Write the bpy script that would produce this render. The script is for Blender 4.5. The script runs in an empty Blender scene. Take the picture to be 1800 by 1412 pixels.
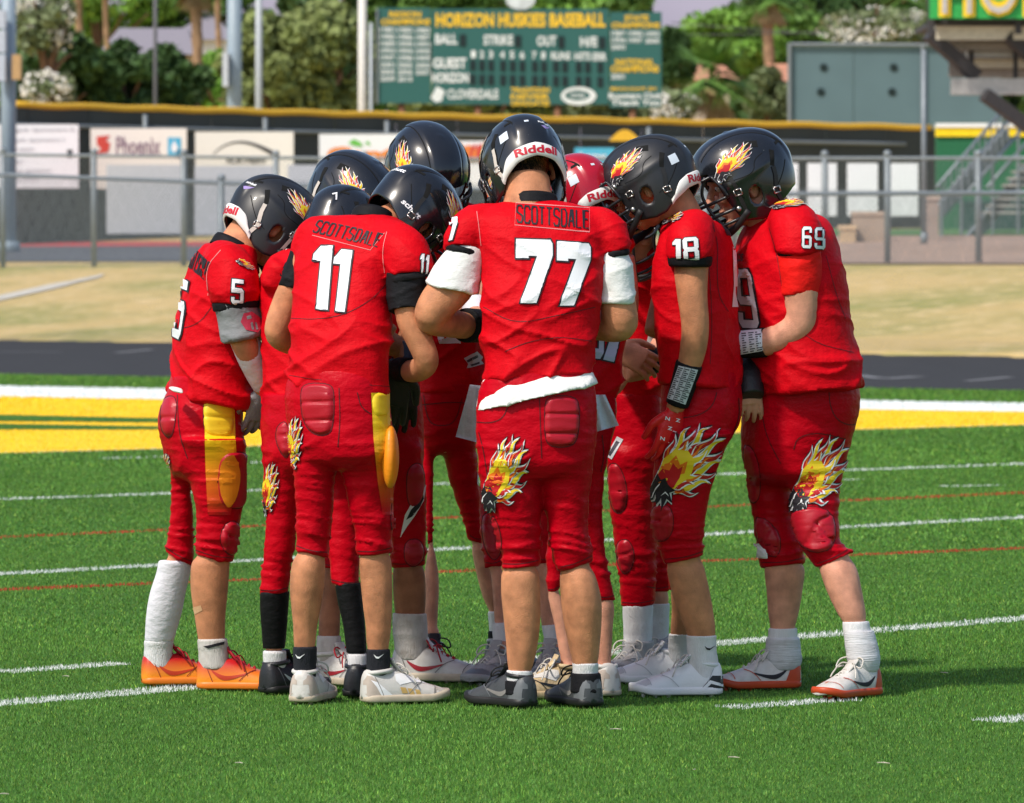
import bpy, bmesh, math, random
import numpy as np
from mathutils import Vector, Matrix, Euler
from mathutils.bvhtree import BVHTree
from mathutils.geometry import tessellate_polygon

# ---------------------------------------------------------------- camera, sky, sun, exposure
F = 10500.0      # focal length in photo pixels (1800 wide)
HY = 450.0       # photo row of the horizon
CXP = 900.0
H = 1.276        # camera height (m)
scene = bpy.context.scene
cam_d = bpy.data.cameras.new('camera')
cam = bpy.data.objects.new('camera', cam_d)
scene.collection.objects.link(cam)
cam.location = (0, 0, H)
cam.rotation_euler = (math.radians(90), 0, 0)
cam_d.sensor_fit = 'HORIZONTAL'
cam_d.sensor_width = 36
cam_d.lens = 36 * F / 1800
cam_d.shift_y = -(706 - HY) / 1800
cam_d.clip_end = 9000
cam_d.dof.use_dof = True
cam_d.dof.focus_distance = 17.0
cam_d.dof.aperture_fstop = 12
scene.camera = cam

SUN_EL = math.radians(50)
SUN_DIR = Vector((-0.70 * math.cos(SUN_EL), -0.714 * math.cos(SUN_EL), math.sin(SUN_EL)))
world = bpy.data.worlds.new('World')
scene.world = world
world.use_nodes = True
wn = world.node_tree
wn.nodes.clear()
wo = wn.nodes.new('ShaderNodeOutputWorld')
wb = wn.nodes.new('ShaderNodeBackground')
sky = wn.nodes.new('ShaderNodeTexSky')
sky.sky_type = 'NISHITA'
sky.sun_disc = False
sky.sun_elevation = SUN_EL
sky.sun_rotation = math.atan2(SUN_DIR.x, SUN_DIR.y)
sky.dust_density = 2.0
wb.inputs['Strength'].default_value = 0.15
wn.links.new(sky.outputs[0], wb.inputs[0])
wn.links.new(wb.outputs[0], wo.inputs[0])
sun_d = bpy.data.lights.new('sun', 'SUN')
sun_d.energy = 3.2
sun_d.angle = math.radians(3.5)
sun_d.color = (1.0, 0.93, 0.83)
sun = bpy.data.objects.new('sun', sun_d)
scene.collection.objects.link(sun)
sun.rotation_euler = SUN_DIR.to_track_quat('Z', 'Y').to_euler()
scene.view_settings.view_transform = 'Standard'
scene.view_settings.look = 'None'
scene.view_settings.gamma = 1
scene.view_settings.exposure = 0.2

# ---------------------------------------------------------------- helpers
COL = scene.collection
rng = np.random.default_rng(7)
random.seed(7)

def P(px, py, d):
    return np.array(((px - CXP) / F * d, d, H - (py - HY) / F * d))
def G(px, py):
    return P(px, py, H * F / (py - HY))

_h = rng.random(4096)
def vnoise(p):
    """value noise, p (N,3) -> about -1..1"""
    p = np.asarray(p, float)
    i = np.floor(p).astype(np.int64)
    f = p - i
    f = f * f * (3 - 2 * f)
    def hsh(a, b, c):
        return _h[(a * 73856093 ^ b * 19349663 ^ c * 83492791) & 4095]
    r = 0
    for dx in (0, 1):
        wx = f[:, 0] if dx else 1 - f[:, 0]
        for dy in (0, 1):
            wy = f[:, 1] if dy else 1 - f[:, 1]
            for dz in (0, 1):
                wz = f[:, 2] if dz else 1 - f[:, 2]
                r = r + wx * wy * wz * hsh(i[:, 0] + dx, i[:, 1] + dy, i[:, 2] + dz)
    return r * 2 - 1

def sstep(x, a, b):
    t = np.clip((x - a) / (b - a), 0, 1)
    return t * t * (3 - 2 * t)

def new_mesh(name, v, f):
    me = bpy.data.meshes.new(name)
    me.from_pydata([tuple(map(float, q)) for q in v], [], [tuple(map(int, q)) for q in f])
    me.update()
    return me

def smooth(me):
    me.polygons.foreach_set('use_smooth', np.ones(len(me.polygons), bool))
    me.update()
    return me

def link(name, me, mats=None, parent=None, loc=None):
    o = bpy.data.objects.new(name, me)
    COL.objects.link(o)
    if mats is not None and me is not None:
        for m in (mats if isinstance(mats, (list, tuple)) else [mats]):
            me.materials.append(m)
    if parent is not None:
        o.parent = parent
    if loc is not None:
        o.location = loc
    return o

def tag(o, label=None, cat=None, group=None, kind=None):
    if label: o['label'] = label
    if cat: o['category'] = cat
    if group: o['group'] = group
    if kind: o['kind'] = kind
    return o

def empty(name, loc):
    o = bpy.data.objects.new(name, None)
    COL.objects.link(o)
    o.location = tuple(map(float, loc))
    o.empty_display_size = 0.2
    return o

class MB:
    """collects closed shapes into one mesh (world coordinates)"""
    def __init__(s): s.v = []; s.f = []; s.mi = []
    def add(s, v, f, mi=0):
        n = len(s.v)
        s.v.extend([tuple(map(float, q)) for q in v])
        s.f.extend([tuple(int(a) + n for a in q) for q in f])
        s.mi.extend([mi] * len(f))
        return s
    def box(s, lo, hi, mi=0, bev=0):
        x0, y0, z0 = lo; x1, y1, z1 = hi
        v = [(x0,y0,z0),(x1,y0,z0),(x1,y1,z0),(x0,y1,z0),(x0,y0,z1),(x1,y0,z1),(x1,y1,z1),(x0,y1,z1)]
        return s.add(v, [(0,3,2,1),(4,5,6,7),(0,1,5,4),(1,2,6,5),(2,3,7,6),(3,0,4,7)], mi)
    def hexa(s, q8, mi=0):
        return s.add(q8, [(0,3,2,1),(4,5,6,7),(0,1,5,4),(1,2,6,5),(2,3,7,6),(3,0,4,7)], mi)
    def beam(s, a, b, w, t=None, mi=0, up=(0,0,1)):
        a = np.array(a, float); b = np.array(b, float); t = w if t is None else t
        d = b - a; d /= np.linalg.norm(d)
        u = np.array(up, float)
        if abs(np.dot(u, d)) > .95: u = np.array((1., 0, 0))
        x = np.cross(d, u); x /= np.linalg.norm(x); y = np.cross(x, d)
        q = [a-x*w/2-y*t/2, a+x*w/2-y*t/2, a+x*w/2+y*t/2, a-x*w/2+y*t/2]
        return s.hexa(q + [c + (b - a) for c in q], mi)
    def tube(s, pts, rad, n=8, mi=0):
        v, f = tube(pts, rad, n)
        return s.add(v, f, mi)
    def build(s, name, mats, parent=None, sm=False):
        off = np.array(parent_loc(parent))
        me = new_mesh(name, np.array(s.v) - off, s.f)
        if any(s.mi): me.polygons.foreach_set('material_index', s.mi)
        if sm: smooth(me)
        return link(name, me, mats, parent)

def parent_loc(p):
    l = np.zeros(3)
    while p is not None:
        l += np.array(p.location); p = p.parent
    return l

def loft(rings, caps=True):
    n = len(rings[0]); v = []; f = []
    for r in rings: v.extend(r)
    for k in range(len(rings) - 1):
        for i in range(n):
            j = (i + 1) % n
            f.append((k*n+i, k*n+j, (k+1)*n+j, (k+1)*n+i))
    if caps:
        c0 = len(v); v.append(np.mean(rings[0], axis=0)); v.append(np.mean(rings[-1], axis=0))
        m = (len(rings) - 1) * n
        for i in range(n):
            j = (i + 1) % n
            f.append((c0, j, i)); f.append((c0 + 1, m + i, m + j))
    return v, f

def cat_rom(A, sub):
    """Catmull-Rom through rows of A"""
    A = np.asarray(A, float)
    if len(A) < 3 or sub < 2:
        if len(A) < 2: return A
        t = np.linspace(0, len(A) - 1, (len(A) - 1) * sub + 1)
        return np.array([[np.interp(q, range(len(A)), A[:, c]) for c in range(A.shape[1])] for q in t])
    E = np.vstack([2 * A[0] - A[1], A, 2 * A[-1] - A[-2]])
    out = []
    for i in range(len(A) - 1):
        p0, p1, p2, p3 = E[i:i+4]
        for k in range(sub):
            t = k / sub
            out.append(.5 * (2*p1 + (p2-p0)*t + (2*p0-5*p1+4*p2-p3)*t*t + (3*p1-p0-3*p2+p3)*t**3))
    out.append(A[-1])
    return np.array(out)

def tube(pts, rad, n=12, flat=1.0, flat_dir=None, sub=1):
    pts = np.asarray(pts, float)
    rad = np.full(len(pts), rad) if np.isscalar(rad) else np.asarray(rad, float)
    if sub > 1:
        A = cat_rom(np.column_stack([pts, rad]), sub); pts, rad = A[:, :3], A[:, 3]
    T = np.gradient(pts, axis=0)
    T /= np.linalg.norm(T, axis=1)[:, None] + 1e-12
    u = np.array((0, 0, 1.)) if flat_dir is None else np.array(flat_dir, float)
    if abs(np.dot(u, T[0])) > .9 and flat_dir is None: u = np.array((1., 0, 0))
    rings = []
    ang = np.linspace(0, 2 * math.pi, n, endpoint=False)
    for p, t, r in zip(pts, T, rad):
        u = u - t * np.dot(u, t)
        u /= np.linalg.norm(u)
        w = np.cross(t, u)
        rings.append(p + np.outer(np.cos(ang), u) * r * flat + np.outer(np.sin(ang), w) * r)
    return loft(rings)

def ellipsoid(c, r, n=20, m=12, R=None):
    v = []; f = []
    for i in range(1, m):
        a = math.pi * i / m
        for j in range(n):
            b = 2 * math.pi * j / n
            v.append((r[0]*math.sin(a)*math.cos(b), r[1]*math.sin(a)*math.sin(b), r[2]*math.cos(a)))
    v.append((0, 0, r[2])); v.append((0, 0, -r[2]))
    for i in range(m - 2):
        for j in range(n):
            k = (j + 1) % n
            f.append((i*n+j, (i+1)*n+j, (i+1)*n+k, i*n+k))
    t = (m - 1) * n
    for j in range(n):
        k = (j + 1) % n
        f.append((t, j, k)); f.append((t + 1, (m-2)*n+k, (m-2)*n+j))
    v = np.array(v)
    if R is not None: v = v @ np.array(R).T
    return v + np.array(c), f

def remesh(shapes, voxel, iters=4, fac=.5):
    V = []; Fc = []
    for v, f in shapes:
        n = len(V); V.extend([tuple(map(float, q)) for q in v]); Fc.extend([tuple(int(a)+n for a in q) for q in f])
    me = bpy.data.meshes.new('t'); me.from_pydata(V, [], Fc)
    o = bpy.data.objects.new('t', me); COL.objects.link(o)
    m = o.modifiers.new('r', 'REMESH'); m.mode = 'VOXEL'; m.voxel_size = voxel
    if iters:
        s = o.modifiers.new('s', 'SMOOTH'); s.factor = fac; s.iterations = iters
    dg = bpy.context.evaluated_depsgraph_get()
    out = bpy.data.meshes.new_from_object(o.evaluated_get(dg))
    bpy.data.objects.remove(o); bpy.data.meshes.remove(me)
    return out

def verts(me):
    a = np.empty(len(me.vertices) * 3); me.vertices.foreach_get('co', a)
    return a.reshape(-1, 3)
def norms(me):
    a = np.empty(len(me.vertices) * 3); me.vertices.foreach_get('normal', a)
    return a.reshape(-1, 3)
def set_verts(me, v):
    me.vertices.foreach_set('co', np.ascontiguousarray(v).ravel()); me.update()
def bvh_of(me):
    return BVHTree.FromPolygons([tuple(q) for q in verts(me)], [tuple(p.vertices) for p in me.polygons])

def lap_smooth(me, wt, iters):
    v = verts(me); ne = len(me.edges); e = np.empty(ne*2, np.int32); me.edges.foreach_get('vertices', e); e = e.reshape(-1, 2)
    deg = np.bincount(e.ravel(), minlength=len(v)).astype(float)[:, None]; wt = wt[:, None]
    for _ in range(iters):
        s = np.column_stack([np.bincount(e[:, 0], v[e[:, 1], c], len(v)) + np.bincount(e[:, 1], v[e[:, 0], c], len(v)) for c in range(3)])
        v = v + wt*(s/np.maximum(deg, 1) - v)
    set_verts(me, v)

# ---------------------------------------------------------------- materials
MATS = {}
def M(name, col, rough=.6, var=.12, vscale=14, bump=0., bscale=160, spec=.4, metal=0., coat=0., sheen=0., stretch=(1,1,1), bump2=0., bscale2=20, trans=0., dirt=0.):
    if name in MATS: return MATS[name]
    m = bpy.data.materials.new(name); m.use_nodes = True
    nt = m.node_tree; b = nt.nodes['Principled BSDF']
    tc = nt.nodes.new('ShaderNodeTexCoord')
    mp = nt.nodes.new('ShaderNodeMapping'); mp.inputs['Scale'].default_value = stretch
    nt.links.new(tc.outputs['Object'], mp.inputs[0])
    nz = nt.nodes.new('ShaderNodeTexNoise'); nz.inputs['Scale'].default_value = vscale; nz.inputs['Detail'].default_value = 6
    nt.links.new(mp.outputs[0], nz.inputs[0])
    rp = nt.nodes.new('ShaderNodeValToRGB')
    c = np.array(col[:3], float)
    rp.color_ramp.elements[0].position = .3; rp.color_ramp.elements[1].position = .7
    rp.color_ramp.elements[0].color = (*np.clip(c * (1 - var), 0, 1), 1)
    rp.color_ramp.elements[1].color = (*np.clip(c * (1 + var), 0, 1), 1)
    nt.links.new(nz.outputs['Fac'], rp.inputs[0])
    last = rp.outputs[0]
    if dirt > 0:
        n2 = nt.nodes.new('ShaderNodeTexNoise'); n2.inputs['Scale'].default_value = 30; n2.inputs['Detail'].default_value = 8
        nt.links.new(tc.outputs['Object'], n2.inputs[0])
        r2 = nt.nodes.new('ShaderNodeValToRGB'); r2.color_ramp.elements[0].position = .45; r2.color_ramp.elements[1].position = .75
        nt.links.new(n2.outputs['Fac'], r2.inputs[0])
        mu = nt.nodes.new('ShaderNodeMath'); mu.operation = 'MULTIPLY'; mu.inputs[1].default_value = dirt
        nt.links.new(r2.outputs[0], mu.inputs[0])
        mx = nt.nodes.new('ShaderNodeMixRGB'); mx.inputs[2].default_value = (.22, .15, .09, 1)
        nt.links.new(mu.outputs[0], mx.inputs[0]); nt.links.new(last, mx.inputs[1]); last = mx.outputs[0]
    nt.links.new(last, b.inputs['Base Color'])
    b.inputs['Roughness'].default_value = rough
    b.inputs['Specular IOR Level'].default_value = spec
    b.inputs['Metallic'].default_value = metal
    b.inputs['Coat Weight'].default_value = coat
    b.inputs['Coat Roughness'].default_value = .08
    b.inputs['Sheen Weight'].default_value = sheen
    if trans: b.inputs['Transmission Weight'].default_value = trans
    prev = None
    for amt, sc in ((bump2, bscale2), (bump, bscale)):
        if amt > 0:
            nb = nt.nodes.new('ShaderNodeTexNoise'); nb.inputs['Scale'].default_value = sc; nb.inputs['Detail'].default_value = 3
            nt.links.new(mp.outputs[0], nb.inputs[0])
            bp = nt.nodes.new('ShaderNodeBump'); bp.inputs['Strength'].default_value = amt; bp.inputs['Distance'].default_value = .01
            nt.links.new(nb.outputs['Fac'], bp.inputs['Height'])
            if prev: nt.links.new(prev.outputs[0], bp.inputs['Normal'])
            prev = bp
    if prev: nt.links.new(prev.outputs[0], b.inputs['Normal'])
    MATS[name] = m
    return m

def M_attr(name, rough=.7, spec=.2, translucent=0.0):
    m = bpy.data.materials.new(name); m.use_nodes = True
    nt = m.node_tree; b = nt.nodes['Principled BSDF']
    a = nt.nodes.new('ShaderNodeAttribute'); a.attribute_name = 'Col'
    nt.links.new(a.outputs['Color'], b.inputs['Base Color'])
    b.inputs['Roughness'].default_value = rough; b.inputs['Specular IOR Level'].default_value = spec
    MATS[name] = m
    return m

def M_cloth(name, col, holes=.25, rough=.62, sheen=.0, var=.06):
    """knit sports cloth: fine perforated weave plus soft crumple"""
    if name in MATS: return MATS[name]
    m = M(name, col, rough=rough, var=var, vscale=9, bump2=.42, bscale2=34, spec=.09, sheen=sheen, stretch=(1, 1, 1.5))
    nt = m.node_tree; b = nt.nodes['Principled BSDF']
    tc = [n for n in nt.nodes if n.type == 'TEX_COORD'][0]
    vo = nt.nodes.new('ShaderNodeTexVoronoi'); vo.inputs['Scale'].default_value = 260; vo.inputs['Randomness'].default_value = .25
    nt.links.new(tc.outputs['Object'], vo.inputs['Vector'])
    old = b.inputs['Normal'].links[0].from_node
    bp = nt.nodes.new('ShaderNodeBump'); bp.inputs['Strength'].default_value = holes; bp.inputs['Distance'].default_value = .002
    nt.links.new(vo.outputs['Distance'], bp.inputs['Height'])
    nt.links.new(old.outputs[0], bp.inputs['Normal']); nt.links.new(bp.outputs[0], b.inputs['Normal'])
    if holes > .2:      # perforations read as darker dots
        rp = nt.nodes.new('ShaderNodeValToRGB'); rp.color_ramp.elements[0].position = .08; rp.color_ramp.elements[1].position = .30
        rp.color_ramp.elements[0].color = (.62, .62, .62, 1); rp.color_ramp.elements[1].color = (1, 1, 1, 1)
        nt.links.new(vo.outputs['Distance'], rp.inputs[0])
        c_old = b.inputs['Base Color'].links[0].from_socket; mx = nt.nodes.new('ShaderNodeMixRGB'); mx.blend_type = 'MULTIPLY'; mx.inputs[0].default_value = 1
        nt.links.new(c_old, mx.inputs[1]); nt.links.new(rp.outputs[0], mx.inputs[2]); nt.links.new(mx.outputs[0], b.inputs['Base Color'])
    return m
# ---------------------------------------------------------------- flat print: polygons cut small and laid on a surface
def tess(loops):
    """loops of (x,y): first outer, others holes -> verts, faces"""
    vs = [q for l in loops for q in l]
    tr = tessellate_polygon([[Vector((x, y, 0)) for x, y in l] for l in loops])
    return [tuple(map(float, q)) for q in vs], [tuple(t) for t in tr]

def refine(v2, f2, step):
    bm = bmesh.new()
    bv = [bm.verts.new((x, y, 0)) for x, y in v2]
    for f in f2:
        try: bm.faces.new([bv[i] for i in f])
        except ValueError: pass
    a = np.array(v2); lo = a.min(0); hi = a.max(0)
    for ax in (0, 1):
        no = (1, 0, 0) if ax == 0 else (0, 1, 0)
        for i in range(int(math.floor(lo[ax]/step)) + 1, int(math.ceil(hi[ax]/step))):
            c = i*step
            co = (c, 0, 0) if ax == 0 else (0, c, 0)
            bmesh.ops.bisect_plane(bm, geom=bm.verts[:] + bm.edges[:] + bm.faces[:], plane_co=co, plane_no=no, dist=1e-7)
    bm.verts.ensure_lookup_table(); bm.verts.index_update()
    rv = [(q.co.x, q.co.y) for q in bm.verts]; rf = [[q.index for q in f.verts] for f in bm.faces]
    bm.free()
    return rv, rf

CAMO = Vector((0, 0, H))
def px_cast(u, v):
    d = Vector(P(u, v, 1.0)) - CAMO
    return CAMO, d.normalized()

def lay(mb, v2, f2, bvh, off, cast=px_cast, step=5, mi=0, hfun=None, maxd=None):
    v2, f2 = refine(v2, f2, step)
    pos = []; ok = []
    for q in v2:
        o, d = cast(*q)
        loc, no, _, dist = bvh.ray_cast(o, d)
        if loc is None:
            pos.append((0, 0, 0)); ok.append(False); continue
        if no.dot(d) > 0: no = -no
        h = off + (hfun(*q) if hfun else 0)
        p = loc + no * h
        pos.append(tuple(p)); ok.append(True)
    A = np.array(pos) if pos else np.zeros((0, 3))
    lim = maxd
    ff = []
    for f in f2:
        if not all(ok[i] for i in f): continue
        if lim:
            q = A[f]
            if (q.max(0) - q.min(0)).max() > lim: continue
        ff.append(f)
    if ff: mb.add(pos, ff, mi)

def area(l):
    return .5 * sum(l[i][0]*l[(i+1) % len(l)][1] - l[(i+1) % len(l)][0]*l[i][1] for i in range(len(l)))
def offset_loop(l, d):
    """grow a loop by d (shrink when d<0)"""
    s = 1 if area(l) > 0 else -1
    n = len(l); out = []
    for i in range(n):
        p0 = np.array(l[i-1], float); p1 = np.array(l[i], float); p2 = np.array(l[(i+1) % n], float)
        a = p1 - p0; b = p2 - p1
        a /= np.linalg.norm(a) + 1e-9; b /= np.linalg.norm(b) + 1e-9
        na = np.array((a[1], -a[0])) * s; nb = np.array((b[1], -b[0])) * s
        m = na + nb; L = np.dot(m, m)
        m = m * (2 / L) if L > .3 else m * 2
        out.append(tuple(p1 + m * d if L > .3 else p1 + na * d))
    return out
def grow(loops, d):
    return [offset_loop(loops[0], d)] + [offset_loop(l, -d) for l in loops[1:]]

def chaikin(l, k=2, closed=True):
    l = [np.array(q, float) for q in l]
    for _ in range(k):
        o = []
        n = len(l)
        for i in range(n if closed else n - 1):
            a, b = l[i], l[(i+1) % n]
            o += [a*.75 + b*.25, a*.25 + b*.75]
        if not closed: o = [l[0]] + o + [l[-1]]
        l = o
    return [tuple(q) for q in l]

def strip(pts, w, closed=False):
    """polyline -> quads of width w"""
    pts = [np.array(p, float) for p in pts]
    n = len(pts); v = []; f = []
    for i in range(n):
        a = pts[i-1] if (i > 0 or closed) else pts[i]
        b = pts[(i+1) % n] if (i < n-1 or closed) else pts[i]
        t = b - a; t = t / (np.linalg.norm(t) + 1e-9)
        k = 1.0
        if 0 < i < n-1 or closed:
            d1 = pts[i] - a; d1 = d1 / (np.linalg.norm(d1) + 1e-9)
            k = 1 / max(.5, abs(np.dot(d1, t)))
        no = np.array((-t[1], t[0])) * w / 2 * k
        v += [tuple(pts[i] + no), tuple(pts[i] - no)]
    for i in range(n if closed else n - 1):
        j = (i+1) % n
        f.append((2*i, 2*i+1, 2*j+1, 2*j))
    return v, f

def bil(quad):
    """unit square (v up) -> quad TL,TR,BR,BL"""
    tl, tr, br, bl = [np.array(q, float) for q in quad]
    return lambda u, v: tuple((tl*(1-u) + tr*u)*v + (bl*(1-u) + br*u)*(1-v))

DIG = {
 '7': [[(0,1),(.94,1),(1,.94),(1,.75),(.52,0),(.1,0),(.58,.74),(.34,.74),(.34,.70),(0,.70)]],
 '1': [[(.38,1),(.86,1),(.80,0),(.36,0),(.40,.76),(.08,.76),(.10,.86)]],
 '5': [[(0,1),(.95,1),(.95,.84),(.26,.84),(.26,.64),(.82,.64),(1,.54),(1,.1),(.85,0),(.14,0),(0,.1),(0,.28),(.26,.28),(.26,.15),(.74,.15),(.74,.47),(0,.47)]],
 '8': [[(.14,1),(.86,1),(1,.9),(1,.58),(.92,.5),(1,.42),(1,.1),(.86,0),(.14,0),(0,.1),(0,.42),(.08,.5),(0,.58),(0,.9)],
       [(.28,.85),(.72,.85),(.72,.6),(.28,.6)], [(.28,.42),(.72,.42),(.72,.15),(.28,.15)]],
 '6': [[(.15,1),(.85,1),(1,.9),(1,.74),(.76,.74),(.76,.86),(.25,.86),(.25,.6),(.85,.6),(1,.5),(1,.1),(.85,0),(.15,0),(0,.1),(0,.9)],
       [(.25,.46),(.76,.46),(.76,.14),(.25,.14)]],
 '9': [[(.85,0),(.15,0),(0,.1),(0,.26),(.24,.26),(.24,.14),(.75,.14),(.75,.4),(.15,.4),(0,.5),(0,.9),(.15,1),(.85,1),(1,.9),(1,.1)],
       [(.75,.54),(.24,.54),(.24,.86),(.75,.86)]],
}
LET = {
 'S': [[(1,.84),(.84,1),(.16,1),(0,.84),(0,.6),(1,.42),(1,.16),(.84,0),(.16,0),(0,.16)]],
 'C': [[(1,.8),(.84,1),(.16,1),(0,.84),(0,.16),(.16,0),(.84,0),(1,.2)]],
 'O': [[(.5,1),(.16,1),(0,.84),(0,.16),(.16,0),(.84,0),(1,.16),(1,.84),(.84,1),(.5,1)]],
 'T': [[(0,1),(1,1)], [(.5,1),(.5,0)]],
 'D': [[(.05,.0),(.05,1),(.7,1),(1,.8),(1,.2),(.7,0),(.05,0)]],
 'A': [[(0,0),(.42,1),(.6,1),(1,0)], [(.2,.34),(.82,.34)]],
 'L': [[(.05,1),(.05,0),(1,0)]],
 'E': [[(1,1),(.05,1),(.05,0),(1,0)], [(.05,.52),(.8,.52)]],
 'R': [[(0,0),(0,1),(.8,1),(1,.85),(1,.6),(.8,.48),(0,.48)],[(.5,.48),(1,0)]],
 'B': [[(0,0),(0,1),(.85,1),(.95,.75),(.8,.52),(0,.52)],[(.8,.52),(1,.3),(.85,0),(0,0)]],
}
_txt = {}
def text2d(s, bold=0.0):
    """text from the built-in font as 2-D triangles in its own box (0..1, 0..1); returns verts, faces, aspect"""
    if (s, bold) in _txt: return _txt[(s, bold)]
    c = bpy.data.curves.new('t', 'FONT'); c.body = s; c.size = 1; c.offset = bold; c.resolution_u = 3
    o = bpy.data.objects.new('t', c); COL.objects.link(o)
    dg = bpy.context.evaluated_depsgraph_get()
    me = bpy.data.meshes.new_from_object(o.evaluated_get(dg))
    v = verts(me)[:, :2]; f = [tuple(p.vertices) for p in me.polygons]
    bpy.data.objects.remove(o); bpy.data.curves.remove(c); bpy.data.meshes.remove(me)
    lo = v.min(0); hi = v.max(0)
    r = ([tuple(q) for q in (v - lo) / (hi - lo)], f, (hi[0]-lo[0]) / (hi[1]-lo[1]))
    _txt[(s, bold)] = r
    return r

# emblem: a dark horse head whose mane is flames (unit box, muzzle low on the left, mane to upper right)
def tongue(p0, p1, w, bend, ex=0.0, n=7):
    p0 = np.array(p0, float); p1 = np.array(p1, float)
    d = p1 - p0; L = np.linalg.norm(d); d = d / L; nrm = np.array((-d[1], d[0]))
    p1 = p1 + d * ex * 2.2; p0 = p0 - d * ex
    c = (p0 + p1) / 2 + nrm * bend * L
    A = []; B = []
    for i in range(n):
        t = i / (n - 1)
        q = (1-t)**2*p0 + 2*t*(1-t)*c + t*t*p1
        tg = 2*(1-t)*(c-p0) + 2*t*(p1-c); tg /= np.linalg.norm(tg)
        nn = np.array((-tg[1], tg[0]))
        ww = (w * (1-t)**.75 * (.75 + .35*math.sin(t*7)) + ex * (1 if t < .99 else 0.15))
        A.append(tuple(q + nn*ww)); B.append(tuple(q - nn*ww))
    return A + B[::-1]

TONG_OLD = [((.32,.55),(.26,1.0),.07,.18,'y'),((.40,.6),(.50,1.04),.075,-.16,'r'),((.46,.58),(.72,1.0),.08,.15,'y'),
        ((.5,.55),(.90,1.0),.075,-.14,'r'),((.52,.5),(1.04,.86),.08,.12,'y'),((.5,.46),(1.0,.68),.06,-.18,'r'),
        ((.5,.42),(.94,.52),.065,.16,'y'),((.46,.36),(.84,.36),.06,-.16,'r'),((.42,.32),(.72,.22),.055,.2,'y'),
        ((.36,.28),(.56,.10),.045,-.2,'r')]
def s_tongue(p0, ang, L, w, wav, ex=0.0, n=11):
    a = math.radians(ang); d = np.array((math.cos(a), math.sin(a))); nrm = np.array((-d[1], d[0])); p0 = np.array(p0, float)
    A = []; B = []
    for i in range(n):
        t = i/(n-1)
        q = p0 - d*ex*.6 + d*(L + ex*2.6)*t + nrm*wav*L*math.sin(t*6.6)*(.35+.65*t)
        ww = w*(1-t)**.7*(.8+.35*math.sin(t*3.2)) + ex*(1-t**4)
        if i == n-1: ww = .001
        A.append(tuple(q+nrm*ww)); B.append(tuple(q-nrm*ww))
    return A + B[::-1]
TONG = []
for k, (x, y, an, L, w, wav, c) in enumerate((
   (.18,.66,74,.30,.044,.10,'r'),(.28,.72,64,.36,.050,-.10,'y'),(.36,.72,58,.42,.052,.10,'r'),(.44,.70,50,.46,.055,-.10,'y'),(.52,.66,44,.50,.055,.09,'r'),(.56,.60,36,.50,.056,-.09,'y'),
   (.58,.52,29,.50,.054,.09,'r'),(.56,.44,21,.46,.052,-.10,'y'),(.52,.36,13,.44,.050,.10,'r'),(.46,.28,5,.40,.046,-.11,'y'),(.38,.22,-6,.32,.040,.12,'r'),
   (.30,.62,60,.30,.055,.09,'y'),(.40,.60,50,.34,.058,-.09,'r'),(.46,.52,38,.36,.058,.09,'y'),(.46,.44,27,.34,.055,-.09,'r'),(.44,.36,15,.30,.048,.1,'y'),(.36,.30,2,.26,.042,-.1,'r'))):
    TONG.append(((x, y), an, L, w*.90, wav, c))
CORE = [(.10,.42),(.16,.66),(.30,.78),(.48,.76),(.60,.62),(.58,.46),(.48,.34),(.36,.26),(.22,.26)]
RED1 = [(.08,.40),(.16,.52),(.26,.50),(.30,.60),(.38,.52),(.44,.56),(.42,.40),(.36,.28),(.22,.24)]
ORG1 = [(.13,.56),(.24,.60),(.32,.70),(.40,.58),(.5,.62),(.48,.46),(.34,.42),(.2,.46)]
HEAD = [(.10,.46),(.05,.32),(.0,.18),(.03,.09),(.09,.10),(.12,.19),(.15,.03),(.20,.13),(.23,-.05),(.28,.12),(.38,.05),(.31,.20),(.40,.24),(.28,.31),(.22,.40),(.16,.38)]
def emblem_layers(flip=False):
    L = []
    def a(l, c): L.append(([(1-x, y) for x, y in l][::-1] if flip else l, c))
    for ex, c in ((.030, 'k'), (.018, 'w')):
        for p0, an, L_, w, b, _ in TONG: a(s_tongue(p0, an, L_, w, b, ex), c)
        a(grow([HEAD], ex*1.1)[0], c); a(grow([CORE], ex)[0], c)
    for i, (p0, an, L_, w, b, k) in enumerate(TONG):
        if i >= 11: a(s_tongue(p0, an, L_, w, b, .016), 'w')
        a(s_tongue(p0, an, L_, w, b), k)
    for p0, an, L_, w, b, k in TONG[:11:2]: a(s_tongue(p0, an, L_*.6, w*.5, -b), 'o')
    a(CORE, 'y'); a(ORG1, 'o'); a(RED1, 'r'); a(HEAD, 'k')
    a([(.03,.12),(.08,.13),(.11,.24),(.16,.32),(.15,.33),(.10,.26),(.07,.15)], 'w'); a([(.19,.15),(.25,.20),(.31,.15),(.30,.17),(.25,.22)], 'w'); a([(.13,.34),(.17,.36),(.16,.33)], 'o')
    return L
EMB = ['k', 'w', 'y', 'o', 'r']

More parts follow.
